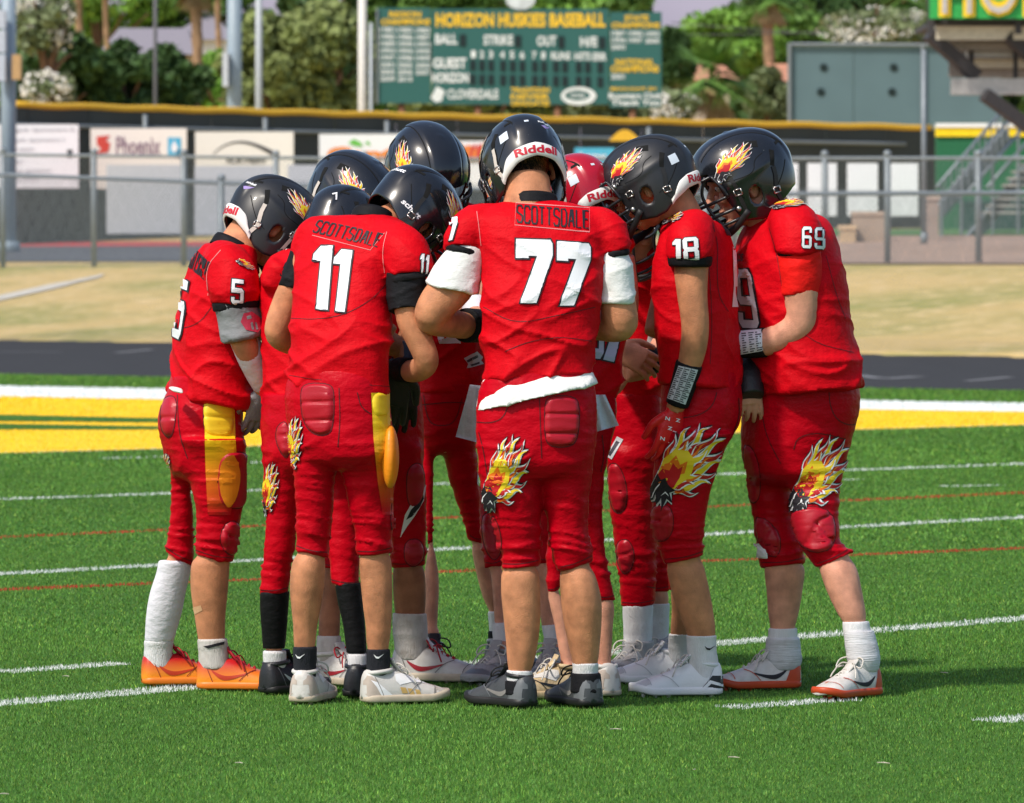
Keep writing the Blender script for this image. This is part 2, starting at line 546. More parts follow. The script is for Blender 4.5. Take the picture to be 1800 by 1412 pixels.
# ---------------------------------------------------------------- cloth, skin and gear materials
RED = M_cloth('red_jersey_knit', (.60, .0015, .008), holes=.35, rough=.58)
PRED = M_cloth('red_pants_stretch', (.49, .0010, .010), holes=.06, rough=.40)
PADRED = M('red_pad_vinyl', (.43, .003, .016), rough=.4, var=.06, bump=.05)
DARKSEAM = M('maroon_seam', (.10, .002, .006), rough=.7)
REDUNDER = M_cloth('bright_red_undershirt', (.80, .012, .010), holes=.04)
BLACKCLOTH = M_cloth('black_knit', (.012, .012, .014), holes=.15)
WHITECLOTH = M_cloth('white_cotton', (.78, .78, .76), holes=.05, var=.03)
GREYCLOTH = M_cloth('grey_cotton_heather', (.22, .225, .235), holes=.2, var=.18)
WHITESLV = M_cloth('white_compression', (.72, .70, .76), holes=.03, var=.03)
NUMWHITE = M('number_white_twill', (.80, .81, .84), rough=.55, var=.03, bump=.15, bscale=400)
NUMBLUE = M('number_pale_blue_twill', (.42, .50, .66), rough=.55, var=.04)
NUMBLACK = M('number_black_twill', (.014, .012, .018), rough=.6)
STITCH = M('pale_pink_stitching', (.75, .22, .22), rough=.7)
FY = M('flame_yellow', (.85, .60, .02), rough=.5, var=.08); FO = M('flame_orange', (.80, .17, .01), rough=.5, var=.1)
FR = M('flame_red', (.50, .006, .012), rough=.5); FW = M('flame_white', (.82, .82, .84), rough=.5, var=.02)
EMBM = [NUMBLACK, FW, FY, FO, FR]
SHELL = M('helmet_black_gloss', (.010, .011, .014), rough=.22, var=.25, coat=.45, bump2=.015, bscale2=8, spec=.5)
def scuff(m, amt=.5):
    nt = m.node_tree; b = nt.nodes['Principled BSDF']; tc = [n for n in nt.nodes if n.type == 'TEX_COORD'][0]
    n1 = nt.nodes.new('ShaderNodeTexNoise'); n1.inputs['Scale'].default_value = 170; n1.inputs['Detail'].default_value = 2
    n2 = nt.nodes.new('ShaderNodeTexNoise'); n2.inputs['Scale'].default_value = 14; n2.inputs['Detail'].default_value = 3
    ad = nt.nodes.new('ShaderNodeMath'); ad.operation = 'MULTIPLY'
    nt.links.new(tc.outputs['Object'], n1.inputs[0]); nt.links.new(tc.outputs['Object'], n2.inputs[0])
    nt.links.new(n1.outputs['Fac'], ad.inputs[0]); nt.links.new(n2.outputs['Fac'], ad.inputs[1])
    r = nt.nodes.new('ShaderNodeValToRGB'); r.color_ramp.elements[0].position = .43; r.color_ramp.elements[1].position = .47; r.color_ramp.elements[1].color = (amt, amt, amt, 1)
    nt.links.new(ad.outputs[0], r.inputs[0])
    old = b.inputs['Base Color'].links[0].from_socket; mx = nt.nodes.new('ShaderNodeMixRGB'); mx.inputs[2].default_value = (.5, .5, .5, 1)
    nt.links.new(r.outputs[0], mx.inputs[0]); nt.links.new(old, mx.inputs[1]); nt.links.new(mx.outputs[0], b.inputs['Base Color'])
scuff(SHELL)
SHELLM = M('helmet_black_satin', (.016, .017, .020), rough=.42, var=.2, coat=.1, spec=.45)
SHELLR = M('helmet_red_gloss', (.42, .004, .020), rough=.25, var=.1, coat=.4)
VENT = M('dark_vent', (.003, .003, .003), rough=.9)
MASKM = M('face_mask_coated_steel', (.018, .018, .022), rough=.32, spec=.5)
BUMPW = M('white_rubber', (.78, .76, .73), rough=.5, var=.05)
STRAPW = M('worn_white_strap', (.62, .56, .50), rough=.6, dirt=.25)
STRAPK = M('black_strap', (.015, .015, .016), rough=.55)
METALB = M('buckle_steel', (.45, .43, .41), rough=.3, metal=.9)
REDTXT = M('red_print', (.55, .01, .03), rough=.5)
STICK = M('pale_sticker', (.62, .68, .76), rough=.5, var=.06)
LINER = M('black_liner', (.010, .010, .011), rough=.85)
EYEW = M('eye_white', (.7, .66, .62), rough=.2); IRIS = M('eye_iris', (.03, .02, .012), rough=.15)
LEATHERK = M('black_glove', (.014, .014, .016), rough=.5, bump=.25, bscale=220)
GLOVER = M('red_glove', (.74, .010, .014), rough=.36, bump=.2, bscale=180)
GLOVEG = M('grey_glove', (.26, .26, .27), rough=.6, bump=.25, bscale=180)
CARD = M('play_card', (.62, .62, .68), rough=.35, var=.04)
INK = M('ink_marks', (.05, .05, .07), rough=.6)
TOWEL = M_cloth('white_towel', (.66, .68, .76), holes=.3)
def skin(name, c):
    m = M('skin_' + name, c, rough=.54, var=.24, vscale=24, bump=.26, bscale=330, bump2=.12, bscale2=45, spec=.22)
    b = m.node_tree.nodes['Principled BSDF']
    b.inputs['Subsurface Weight'].default_value = .08
    b.inputs['Subsurface Radius'].default_value = (.012, .004, .002)
    return m
SK1 = skin('tan', (.55, .235, .12)); SK2 = skin('fair', (.64, .30, .20)); SK3 = skin('brown', (.33, .135, .07)); SK4 = skin('warm', (.56, .235, .12))
HAIRM = M('brown_hair', (.035, .020, .012), rough=.6, var=.4, vscale=120, bump=.5, bscale=300)

# ---------------------------------------------------------------- helmet, built once in its own axes (x forward, y left, z up)
HZ = .132
def shell_pt(th, z):
    c, s = math.cos(th), math.sin(th)
    Lx = .140 if c > 0 else .148
    k = (1 - (max(z, 0) / HZ) ** 2.25) ** (1 / 2.25) if z >= 0 else 1 - .16 * (z / .125)**2 - .14 * max(0, -c) * (z / .125)**2
    p = np.array((Lx*c*k, .117*s*k, z))
    n = np.array((c / Lx, s / .117, max(z, 0) / HZ**2 * .13)); n /= np.linalg.norm(n)
    r = .0045 * (1 - sstep(abs(p[1]), .040, .052)) * sstep(z, -.02, .03) * (1 - sstep(p[0], .10, .125))
    r += .0035 * math.exp(-((z - .012 + .25 * (p[0] + .02)) / .010)**2) * sstep(abs(p[1]), .08, .10)
    return p + n * r
def zbot(th):
    a = abs((math.degrees(th) + 180) % 360 - 180)
    return float(np.interp(a, [0, 42, 50, 58, 66, 92, 108, 125, 150, 180], [.050, .044, .030, -.045, -.108, -.122, -.118, -.092, -.070, -.062]))
def make_shell():
    N, R = 168, 46
    v = []; f = []
    for j in range(R):
        u = j / R
        for i in range(N):
            th = 2 * math.pi * i / N
            zb = zbot(th)
            z = zb + (HZ - zb) * math.sin(u * math.pi / 2)
            v.append(shell_pt(th, min(z, HZ * .9999)))
    v.append((0, 0, HZ + .0045))
    top = len(v) - 1
    v = np.array(v)
    ec = np.array((-.004, -.052)); er = np.array((.019, .026))
    for i in range(len(v)):          # ease rows near the ear opening onto its rim
        q = (v[i, [0, 2]] - ec) / er; L = np.linalg.norm(q)
        if abs(v[i, 1]) > .07 and .82 < L < 1.18: v[i, [0, 2]] = ec + q / L * er
    for j in range(R):
        for i in range(N):
            k = (i + 1) % N
            q = (j*N+i, j*N+k, (j+1)*N+k, (j+1)*N+i) if j < R-1 else (j*N+i, j*N+k, top)
            c = np.mean(v[list(q)], axis=0)
            e = (c[[0, 2]] - ec) / er
            if abs(c[1]) > .07 and np.linalg.norm(e) < .97: continue
            f.append(q)
    bm = bmesh.new()
    bv = [bm.verts.new(q) for q in v]
    for q in f: bm.faces.new([bv[a] for a in q])
    bmesh.ops.recalc_face_normals(bm, faces=bm.faces)
    bm.normal_update()
    outer = bm.faces[:]
    ret = bmesh.ops.solidify(bm, geom=outer, thickness=.006)
    bm.normal_update()
    me = bpy.data.meshes.new('helmet'); bm.to_mesh(me); bm.free()
    return me
shell_me = make_shell()
_sv = verts(shell_me)
if _sv[:, 2].max() > HZ + .0075:      # solidify grew outwards: harmless, same shape
    pass
SHBVH = bvh_of(shell_me)
smooth(shell_me)
def side_cast(s):
    return lambda u, v: (Vector((u, s * .4, v)), Vector((0, -s, 0)))
def back_cast(u, v):          # u = azimuth (deg, 0 at the back), v = z
    a = math.radians(180 + u)
    return Vector((math.cos(a) * .4, math.sin(a) * .4, v*.0025)), Vector((-math.cos(a), -math.sin(a), 0))
def top_cast(u, v):
    return Vector((u, v, .5)), Vector((0, 0, -1))

def helmet_parts():
    out = {}
    # face mask
    mb = MB()
    def bar(pts, r=.0046):
        mb.tube(*[cat_rom(np.array(pts), 6)], r, 8) if False else mb.add(*tube(cat_rom(np.array(pts, float), 6), r, 8))
    for z, fx, sx, sy in ((.030, .176, .095, .094), (-.036, .196, .070, .108), (-.074, .197, .062, .104), (-.104, .186, .058, .098)):
        bar([(sx, -sy, z+.006), (.135, -.082, z), (fx-.016, -.045, z-.003), (fx, 0, z-.004), (fx-.016, .045, z-.003), (.135, .082, z), (sx, sy, z+.006)])
    for y in (-.030, .030):
        bar([(.172, y, .030), (.190, y, -.036), (.192, y, -.074), (.180, y, -.108)])
    for s in (-1, 1):
        bar([(.110, s*.088, .040), (.132, s*.084, .0), (.130, s*.084, -.040), (.120, s*.086, -.074), (.104, s*.086, -.106)])
        bar([(.095, s*.094, .036), (.080, s*.112, .0), (.072, s*.110, -.030)])
    out['face_mask'] = (smooth(new_mesh('face_mask', mb.v, mb.f)), [MASKM])
    # chin strap and cup
    mb = MB()
    for s in (-1, 1):
        mb.add(*tube([(.030, s*.112, -.085), (.075, s*.088, -.118), (.118, s*.040, -.134), (.128, 0, -.136)], [.009, .010, .016, .02], 8, flat=.5, flat_dir=(0, s, 0), sub=4))
    out['chin_strap'] = (smooth(new_mesh('chin_strap', mb.v, mb.f)), [STRAPK])
    # straps that run up the shell with buckles
    STR = []; BUK = []
    for s in (-1, 1):
        for pts, w in (([(-.070, -.092), (-.062, -.060), (-.074, -.020), (-.076, .005)], .011), ([(.034, -.085), (.040, -.045), (.042, -.010), (.048, .012)], .010)):
            mb = MB(); v2, f2 = strip(pts, w); lay(mb, v2, f2, SHBVH, .0030, side_cast(s), .012); STR.append(new_mesh('strap', mb.v, mb.f))
        for (u, v) in ((-.064, -.058), (.041, -.028), (.052, -.072), (.078, .012)):
            o, d = side_cast(s)(u, v); loc, no, _, _ = SHBVH.ray_cast(o, d)
            if not loc: continue
            mb = MB(); q = loc + no * .003
            if u < .05:
                X = Vector((0, 0, 1)).cross(no).normalized(); Zv = no.cross(X)
                ang = [(-.010, -.008), (.010, -.008), (.010, .008), (-.010, .008)]
                pts3 = [q + X*a_ + Zv*b_ for a_, b_ in ang]
                for k in range(4): mb.add(*tube([pts3[k], pts3[(k+1) % 4]], .0022, 6))
            else: mb.add(*ellipsoid(loc, (.008, .006, .008), 12, 8))
            BUK.append(smooth(new_mesh('buckle', mb.v, mb.f)))
    out['strap_white'] = (STR, [STRAPW]); out['strap_black'] = ([m.copy() for m in STR], [STRAPK]); out['buckle'] = (BUK, [METALB])
    # rear bumper
    N = 40; v = []; f = []
    for i in range(N + 1):
        th = math.radians(180 - 62 + 124 * i / N)
        zb = zbot(th)
        taper = sstep(min(i, N - i) / N, 0, .16)
        prof = [(.0, -.004), (.0055, -.002), (.0060, .012), (.0055, .026 * taper + .004), (.0015, .030 * taper + .004)]
        for off, dz in prof:
            p = shell_pt(th, zb + dz)
            nn = np.array((math.cos(th), math.sin(th), 0))
            v.append(p + nn * (off + .001))
    for i in range(N):
        for j in range(4):
            f.append((i*5+j, (i+1)*5+j, (i+1)*5+j+1, i*5+j+1))
    bump_me = smooth(new_mesh('rear_bumper', v, f))
    out['rear_bumper'] = (bump_me, [BUMPW])
    bb = bvh_of(bump_me)
    v2, f2, asp = text2d('Riddell', .035)
    mb = MB(); v2 = [(26 - 52 * x * 1.0, (-.063 + .023 * y)/.0025) for x, y in v2]
    v2 = [(-u, v) for u, v in v2]
    lay(mb, v2, f2, bb, .0010, back_cast, 2.5)
    me = new_mesh('lettering', mb.v, mb.f); out['lettering'] = (me, [REDTXT])
    # vents
    VN = []
    for s in (-1, 1):
        for poly in ([(.026, .080), (.070, .066), (.080, .050), (.034, .062)], [(-.060, .086), (-.022, .096), (-.018, .084), (-.056, .068)],
                     [(-.096, .044), (-.084, .052), (-.070, .010), (-.080, .004)], [(.062, .026), (.098, .034), (.104, .026), (.066, .018)]):
            mb = MB(); lay(mb, *tess([poly]), SHBVH, .0008, side_cast(s), .005); VN.append(new_mesh('vent', mb.v, mb.f))
    for a in (-26, 26):
        mb = MB(); lay(mb, *tess([[(a-5, 22.4), (a+5, 24), (a+4, 27.2), (a-4, 25.6)]]), SHBVH, .0008, back_cast, 2); VN.append(new_mesh('vent', mb.v, mb.f))
    out['vent'] = (VN, [VENT])
    mb = MB()
    for s in (-1, 1):
        for pl in ([(.10, s*.052), (.05, s*.056), (-.02, s*.057), (-.09, s*.054), (-.13, s*.046)],):
            v2, f2 = strip(chaikin(pl, 2, False), .0028)
            for q in f2: lay(mb, [v2[i] for i in q], [(0, 1, 2, 3)], SHBVH, .0006, top_cast, .008, maxd=.04)
        for pl in ([(.112, .034), (.09, .012), (.02, .004), (-.02, .010), (-.03, .04), (-.06, .05)], [(.095, -.005), (.05, -.02), (.03, -.05)], [(-.04, -.06), (-.07, -.05), (-.10, -.02), (-.12, .01)]):
            v2, f2 = strip(chaikin(pl, 2, False), .0022)
            for q in f2: lay(mb, [v2[i] for i in q], [(0, 1, 2, 3)], SHBVH, .0006, side_cast(s), .008, maxd=.03)
    m_ = new_mesh('shell_seam', mb.v, mb.f); out['shell_seam'] = (m_, [VENT])
    # emblem each side
    for s, nm in ((-1, 'emblem_right'), (1, 'emblem_left')):
        mb = MB()
        for k, (poly, c) in enumerate(emblem_layers(False)):
            pts = []
            for x, y in poly:
                X = .088 - x * .125; Z = .010 + y * .060 + x * .024
                pts.append((X, Z))
            try: lay(mb, *tess([pts]), SHBVH, (.0006 + .00006 * k), side_cast(s), .006, EMB.index(c))
            except Exception: pass
        me = new_mesh('emblem', mb.v, mb.f); me.polygons.foreach_set('material_index', mb.mi); me.update()
        out[nm] = (me, EMBM)
    # small rear stickers
    mb = MB()
    lay(mb, *tess([[(-40, 1), (-28, 2.5), (-28, 14), (-40, 12.5)]]), SHBVH, .0010, back_cast, 2)
    v2, f2, _ = text2d('Riddell', .03)
    lay(mb, [(10 + 16*x, 17 + 3*y) for x, y in v2], f2, SHBVH, .0009, back_cast, 2, 1)
    lay(mb, *tess([[(12, 12), (27, 15), (20, 10), (16, 8)]]), SHBVH, .0009, back_cast, 2, 2)
    lay(mb, *tess([[(-6, 18), (-1, 18), (-1, 21), (-6, 21)]]), SHBVH, .0009, back_cast, 2, 0)
    me = new_mesh('sticker', mb.v, mb.f); me.polygons.foreach_set('material_index', mb.mi); me.update()
    out['sticker'] = (me, [STICK, FW, M('sticker_violet', (.30, .22, .5))])
    v2, f2, _ = text2d('schutt', .03)
    mb = MB()
    for s in (-1, 1):
        lay(mb, [(-.105 + (.06*x if s < 0 else .06*(1-x)), -.052 + .016*y) for x, y in v2], f2, SHBVH, .0007, side_cast(s), .008)
    lay(mb, [(-14 + 28*x, 10 + 6*y) for x, y in v2], f2, SHBVH, .0009, back_cast, 2)
    out['maker_name'] = (new_mesh('lettering', mb.v, mb.f), [FW])
    # rear liner padding seen from below
    mb = MB()
    mb.add(*ellipsoid((-.012, 0, .012), (.118, .098, .108), 24, 14))
    out['padding'] = (smooth(new_mesh('padding', mb.v, mb.f)), [LINER])
    # cut the padding bottom: keep the upper part and a rear roll
    bm = bmesh.new(); bm.from_mesh(out['padding'][0])
    bmesh.ops.bisect_plane(bm, geom=bm.verts[:]+bm.edges[:]+bm.faces[:], plane_co=(0, 0, -.012), plane_no=(.35, 0, -1), clear_outer=True)
    bm.to_mesh(out['padding'][0]); bm.free()
    for m in out:
        if not isinstance(out[m][0], list): out[m] = ([out[m][0]], out[m][1])
        for me in out[m][0]:
            for mt in out[m][1]: me.materials.append(mt)
    return out
HPARTS = helmet_parts()

def Rm(yaw, pitch=0, roll=0):
    r = math.radians
    return np.array((Matrix.Rotation(r(yaw), 3, 'Z') @ Matrix.Rotation(r(pitch), 3, 'Y') @ Matrix.Rotation(r(roll), 3, 'X')))

_shells = {}
def helmet(root, pos, yaw, pitch, roll=0, scale=1.0, mat=SHELL, parts=(), no_side=None):
    if mat.name not in _shells:
        me = shell_me.copy(); me.materials.append(mat); _shells[mat.name] = me
    o = link('helmet', _shells[mat.name], None, root)
    Mx = Matrix(Rm(yaw, pitch, roll).tolist()).to_4x4()
    o.rotation_euler = Mx.to_euler()
    o.location = tuple(np.array(pos) - parent_loc(root)); o.scale = (scale,)*3
    for p in tuple(parts) + ('shell_seam',):
        nm = {'strap_white': 'strap', 'strap_black': 'strap', 'emblem_right': 'emblem', 'emblem_left': 'emblem', 'maker_name': 'lettering'}.get(p, p)
        for me in HPARTS[p][0]:
            if len(me.polygons): link(nm, me, None, o)
        if p.startswith('strap'):
            for me in HPARTS['buckle'][0]: link('buckle', me, None, o)
    return o

# ---------------------------------------------------------------- head shape (same axes as the helmet)
def make_head():
    S = [ellipsoid((-.006, 0, .012), (.094, .073, .100)), ellipsoid((.026, 0, -.062), (.058, .053, .066)), ellipsoid((.060, 0, -.108), (.024, .028, .018)),
         ellipsoid((.058, 0, .020), (.034, .058, .040)), tube([(.084, 0, .004), (.098, 0, -.018), (.108, 0, -.038), (.096, 0, -.046)], [.008, .010, .015, .012], 10),
         ellipsoid((.080, 0, -.068), (.012, .022, .006)), ellipsoid((.077, 0, -.080), (.012, .019, .007)),
         ellipsoid((.060, .034, -.036), (.026, .022, .022)), ellipsoid((.060, -.034, -.036), (.026, .022, .022)),
         ellipsoid((.080, .028, .014), (.012, .020, .007)), ellipsoid((.080, -.028, .014), (.012, .020, .007))]
    for s in (-1, 1):
        S.append(ellipsoid((-.008, s*.079, -.030), (.017, .006, .030), 16, 10, Rm(s*18, 0, 0)))
        S.append(ellipsoid((-.004, s*.074, -.050), (.010, .006, .010)))
    me = remesh(S, .0036, 5)
    return verts(me), [tuple(p.vertices) for p in me.polygons]
HEADV, HEADF = make_head()

# ---------------------------------------------------------------- hand
def hand(w, D, N, thumb, curl=(20, 30, 25), size=1.0, spread=.06, thumb_in=.3):
    w = np.array(w, float); D = np.array(D, float); D /= np.linalg.norm(D)
    N = np.array(N, float); N -= D * np.dot(N, D); N /= np.linalg.norm(N)
    X = np.cross(D, N) * thumb
    S = []
    ang = np.linspace(0, 2*math.pi, 18, endpoint=False)
    rings = []
    for t, hw, ht in ((-.02, .027, .021), (.0, .028, .020), (.02, .034, .019), (.05, .041, .018), (.08, .042, .015), (.095, .038, .012)):
        rings.append(w + D*t*size + np.outer(np.cos(ang), X)*hw*size + np.outer(np.sin(ang), N)*ht*size)
    S.append(loft(rings))
    def rot(v, ax, a):
        ax = ax / np.linalg.norm(ax); a = math.radians(a)
        return v*math.cos(a) + np.cross(ax, v)*math.sin(a) + ax*np.dot(ax, v)*(1-math.cos(a))
    axis = np.cross(D, N); axis = -axis
    for i, L in enumerate((.074, .082, .076, .060)):
        b = w + D*.086*size + X*(.031 - .0205*i)*size
        d = D + X*(1.5 - i)*spread; d /= np.linalg.norm(d)
        pts = [b - d*.02*size, b]; r = [.0095, .0102]
        for k, fr in enumerate((.44, .31, .25)):
            a = curl[k] * (1 + .10*(i-1))
            d = rot(d, axis, a)
            b = b + d*L*fr*size; pts.append(b); r.append(.0092 - .0009*k)
        S.append(tube(cat_rom(np.array(pts), 3), cat_rom(np.array(r)[:, None], 3)[:, 0]*size, 10))
    b = w + D*.018*size + X*.026*size
    d = D*.72 + X*.62 - N*thumb_in; d /= np.linalg.norm(d)
    p2 = b + d*.042*size; d2 = D*.92 + X*.22 - N*thumb_in; d2 /= np.linalg.norm(d2)
    p3 = p2 + d2*.030*size; p4 = p3 + (d2 - N*.15)*.022*size
    S.append(tube(cat_rom(np.array([b, p2, p3, p4]), 3), cat_rom(np.array([.014, .0125, .0105, .008])[:, None], 3)[:, 0]*size, 10))
    return S

# ---------------------------------------------------------------- shoe (x toward the toe, origin under the ankle)
SHOE_ST = [(-.086,.012,.052),(-.080,.026,.078),(-.064,.035,.090),(-.030,.038,.088),(.012,.038,.086),(.045,.039,.077),(.080,.044,.062),(.115,.048,.050),(.145,.046,.041),(.172,.038,.033),(.190,.024,.025),(.198,.009,.017)]
def shoe_upper():
    A = cat_rom(np.array(SHOE_ST), 3)
    ang = np.linspace(0, 2*math.pi, 28, endpoint=False)
    rings = []
    for x, w, h in A:
        c, s = np.cos(ang), np.sin(ang)
        y = np.sign(c)*np.abs(c)**.70*w*np.where(s > 0, 1 - .12*s*s, 1)
        z = np.where(s > 0, .014 + (h-.014)*np.abs(s)**.85, .014 + s*.006)
        rings.append(np.column_stack([np.full(28, x), y + .006*sstep(x, .03, .15), z]))
    return loft(rings)
def shoe_sole():
    A = cat_rom(np.array(SHOE_ST), 3)
    left = [(x, w*1.06 + .001 + .006*sstep(x, .03, .15)) for x, w, h in A]; right = [(x, -w*1.06 - .001 + .006*sstep(x, .03, .15)) for x, w, h in A][::-1]
    o = np.array(left + right)
    rings = []
    for z, k in ((.000, .95), (.004, 1.0), (.014, 1.0), (.020, .97)):
        c = o.mean(0)
        q = c + (o - c)*k
        zz = z + .012*sstep(q[:, 0], .12, .20)*(1 if z > .01 else .9)
        rings.append(np.column_stack([q, zz]))
    v, f = loft(rings)
    for (x, y) in ((-.05,.02),(-.05,-.02),(.08,.032),(.08,-.024),(.12,.034),(.12,-.026),(.155,.02)):
        n = len(v); a, b = tube([(x, y, -.010), (x, y, .004)], [.005, .008], 6)
        v = list(v) + list(a); f = f + [tuple(i+n for i in q) for q in b]
    return v, f
def shoe_laces():
    mb = MB()
    for i in range(5):
        x = .026 + .017*i; h = float(np.interp(x, [q[0] for q in SHOE_ST], [q[2] for q in SHOE_ST])) + .001
        w = .018 - .001*i; dx = .010 * (1 if i % 2 else -1)
        mb.add(*tube(cat_rom(np.array([(x-dx/2, -w, h-.010), (x, 0, h+.003), (x+dx/2, w, h-.010)]), 4), .0024, 6))
        mb.add(*tube(cat_rom(np.array([(x+dx/2, -w, h-.010), (x, 0, h+.0035), (x-dx/2, w, h-.010)]), 4), .0024, 6))
    for s in (-1, 1):
        mb.add(*tube(cat_rom(np.array([(.030, 0, .086), (.020, s*.018, .104), (.030, s*.042, .098), (.044, s*.044, .078), (.040, s*.02, .083)]), 5), .0024, 6))
        mb.add(*tube(cat_rom(np.array([(.030, 0, .086), (.048, s*.022, .090), (.062, s*.040, .066), (.07, s*.046, .05)]), 5), .0022, 6))
    return mb.v, mb.f
def shoe_tongue():
    mb = MB()
    mb.add(*tube(cat_rom(np.array([(.070, .002, .062), (.040, .002, .082), (.018, .002, .100), (.008, .002, .116)]), 4), [.016]*4 + [.018]*5 + [.02]*4, 12, flat=.28, flat_dir=(.6, 0, .8)))
    ang = np.linspace(0, 2*math.pi, 28, endpoint=True)
    mb.add(*tube([(-.032 + .040*math.cos(a), .031*math.sin(a), .083 + .004*math.cos(a)) for a in ang], .0065, 8))
    return mb.v, mb.f
def shoe_trim():
    v, f = shoe_upper(); B = BVHTree.FromPolygons([tuple(q) for q in v], f); T_ = {}
    sc = lambda s: (lambda u, w: (Vector((u, s*.3, w)), Vector((0, -s, 0))))
    tc_ = lambda u, w: (Vector((u, w, .4)), Vector((0, 0, -1)))
    def piece(polys):
        mb = MB()
        for cst, pl, off in polys: lay(mb, *tess([pl]), B, off, cst, .008, maxd=.03)
        return mb.v, mb.f
    sw = chaikin([(-.045, .058), (-.010, .026), (.02, .024), (.095, .048), (.025, .036), (-.005, .038)], 2)
    T_['stripe'] = [piece([(sc(s), sw, .0016)]) for s in (-1, 1)]
    T_['heel_counter'] = [piece([(sc(s), chaikin([(-.090, .014), (-.030, .014), (-.042, .040), (-.058, .070), (-.082, .074)], 1), .0010)]) for s in (-1, 1)]
    T_['toe_cap'] = [piece([(tc_, chaikin([(.128, -.06), (.142, -.02), (.144, .02), (.132, .066), (.21, .05), (.21, -.05)], 1), .0010)])]
    T_['eyestay'] = [piece([(tc_, chaikin([(.010, s*.020), (.105, s*.012), (.112, s*.022), (.06, s*.032), (.010, s*.036)], 1), .0014)]) for s in (-1, 1)]
    mb = MB()
    for pl, cst in (([(.128, -.046), (.142, -.02), (.144, .02), (.132, .056)], tc_), ([(-.03, .016), (-.042, .042), (-.056, .070)], sc(-1)), ([(-.03, .016), (-.042, .042), (-.056, .070)], sc(1)), ([(.05, .022), (.075, .045), (.10, .052)], sc(-1)), ([(.05, .022), (.075, .045), (.10, .052)], sc(1))):
        v2, f2 = strip(chaikin(pl, 2, False), .0022)
        for q in f2: lay(mb, [v2[a] for a in q], [(0, 1, 2, 3)], B, .0022, cst, .01, maxd=.02)
    T_['stitching'] = [(mb.v, mb.f)]
    return T_
SHOE_TRIM = shoe_trim()
_shoe = dict(upper=shoe_upper(), sole=shoe_sole(), laces=shoe_laces(), tongue=shoe_tongue())
def shoe(root, XY, yaw, mats, scale=1.0, laces=True, acc=None):
    """mats: upper, sole, lace, collar"""
    X, d = XY; scale = np.array((.94, 1.04, 1.04))*scale
    R = Rm(yaw)
    def mk(nm, key, mat, par):
        v, f = _shoe[key] if isinstance(key, str) else key
        v = (np.array(v)*scale) @ R.T + np.array((X, d, .012))
        me = smooth(new_mesh(nm, v - parent_loc(root), f))
        return link(nm, me, mat, par)
    up = mk('shoe', 'upper', mats[0], root)
    mk('sole', 'sole', mats[1], up)
    if laces: mk('laces', 'laces', mats[2], up)
    mk('collar', 'tongue', mats[3], up)
    for nm, mt in (acc or {}).items():
        for k_ in SHOE_TRIM[nm]:
            if k_[0]: mk(nm, k_, mt, up)
    me = up.data
    bv = BVHTree.FromPolygons([tuple(q) for q in verts(me) + parent_loc(root)], [tuple(p.vertices) for p in me.polygons])
    return up, bv, np.array((X, d, .012))

# ---------------------------------------------------------------- garments from rows of left/right edges
def rings_of(rows, d0, yaw, ratio=.66, ex=2.3, n=40, sub=4, shrink=1.0, dpx=0.0):
    A = []
    for r in rows:
        y = r[0]; yl, yr = (y if isinstance(y, tuple) else (y, y))
        dd = r[3] if len(r) > 3 else 0.0
        rt = r[4] if len(r) > 4 else ratio
        A.append((yl, yr, r[1], r[2], dd, rt))
    A = cat_rom(np.array(A, float), sub)
    ya = math.radians(yaw); ca, sa = math.cos(ya), math.sin(ya)
    ang = np.linspace(0, 2*math.pi, n, endpoint=False)
    out = []
    for yl, yr, xl, xr, dd, rt in A:
        d = d0 + dd
        w = max((xr-xl)/2*shrink - dpx, 2)/F*d
        a = w / math.sqrt(sa*sa + rt*rt*ca*ca); b = a*rt
        c = P((xl+xr)/2, (yl+yr)/2, d)
        cs, sn = np.cos(ang), np.sin(ang)
        la = np.sign(cs)*np.abs(cs)**(2/ex)*a; fw = np.sign(sn)*np.abs(sn)**(2/ex)*b
        X = -sa*la + ca*fw; Y = ca*la + sa*fw
        Z = -(yr-yl)/2/F*d * X/max(w, 1e-6)
        out.append(np.column_stack([c[0]+X, c[1]+Y, c[2]+Z]))
    return out

def ptube(rows, d0, n=20, sub=4, flat=1.0, dr=0.0):
    """rows: px, py, dd, r(px)"""
    pts = []; rad = []
    for px, py, dd, r in rows:
        pts.append(P(px, py, d0+dd)); rad.append(max(r + dr, 3)/F*(d0+dd))
    return tube(np.array(pts), np.array(rad), n, sub=sub, flat=flat)

def wr_jersey(me, yaw, z0, z1, seed, amp=1.0):
    v = verts(me); n = norms(me)
    ya = math.radians(yaw)
    u = -math.sin(ya)*v[:, 0] + math.cos(ya)*v[:, 1]; w = math.cos(ya)*v[:, 0] + math.sin(ya)*v[:, 1]
    z = v[:, 2]; zr = (z-z0)/(z1-z0)
    s = seed*3.7
    warp = vnoise(np.column_stack([u*5+s, w*5, z*5]))*.05
    g1 = vnoise(np.column_stack([(u+z*.35)*5+s, w*5, (z-.5*u+warp)*17]))
    g2 = vnoise(np.column_stack([(u-z*.35)*5+s+9, w*5, (z+.55*u+warp)*15]))
    g3 = vnoise(np.column_stack([u*11+s, w*11, z*9]))
    sh_ = lambda g: .55*(1-np.abs(g))**2 + .9*(1-np.abs(g))**6 - .45
    rid = sh_(g1) + sh_(g2)
    A = .0018 + .0066*np.exp(-((zr-.12)/.26)**2) + .0024*np.exp(-((zr-.62)/.2)**2)
    g4 = vnoise(np.column_stack([(u+z)*16+s, w*16, (z-u)*30]))
    d = amp*(A*rid + .0030*g3 + .0008*g4)
    set_verts(me, v + n*d[:, None])

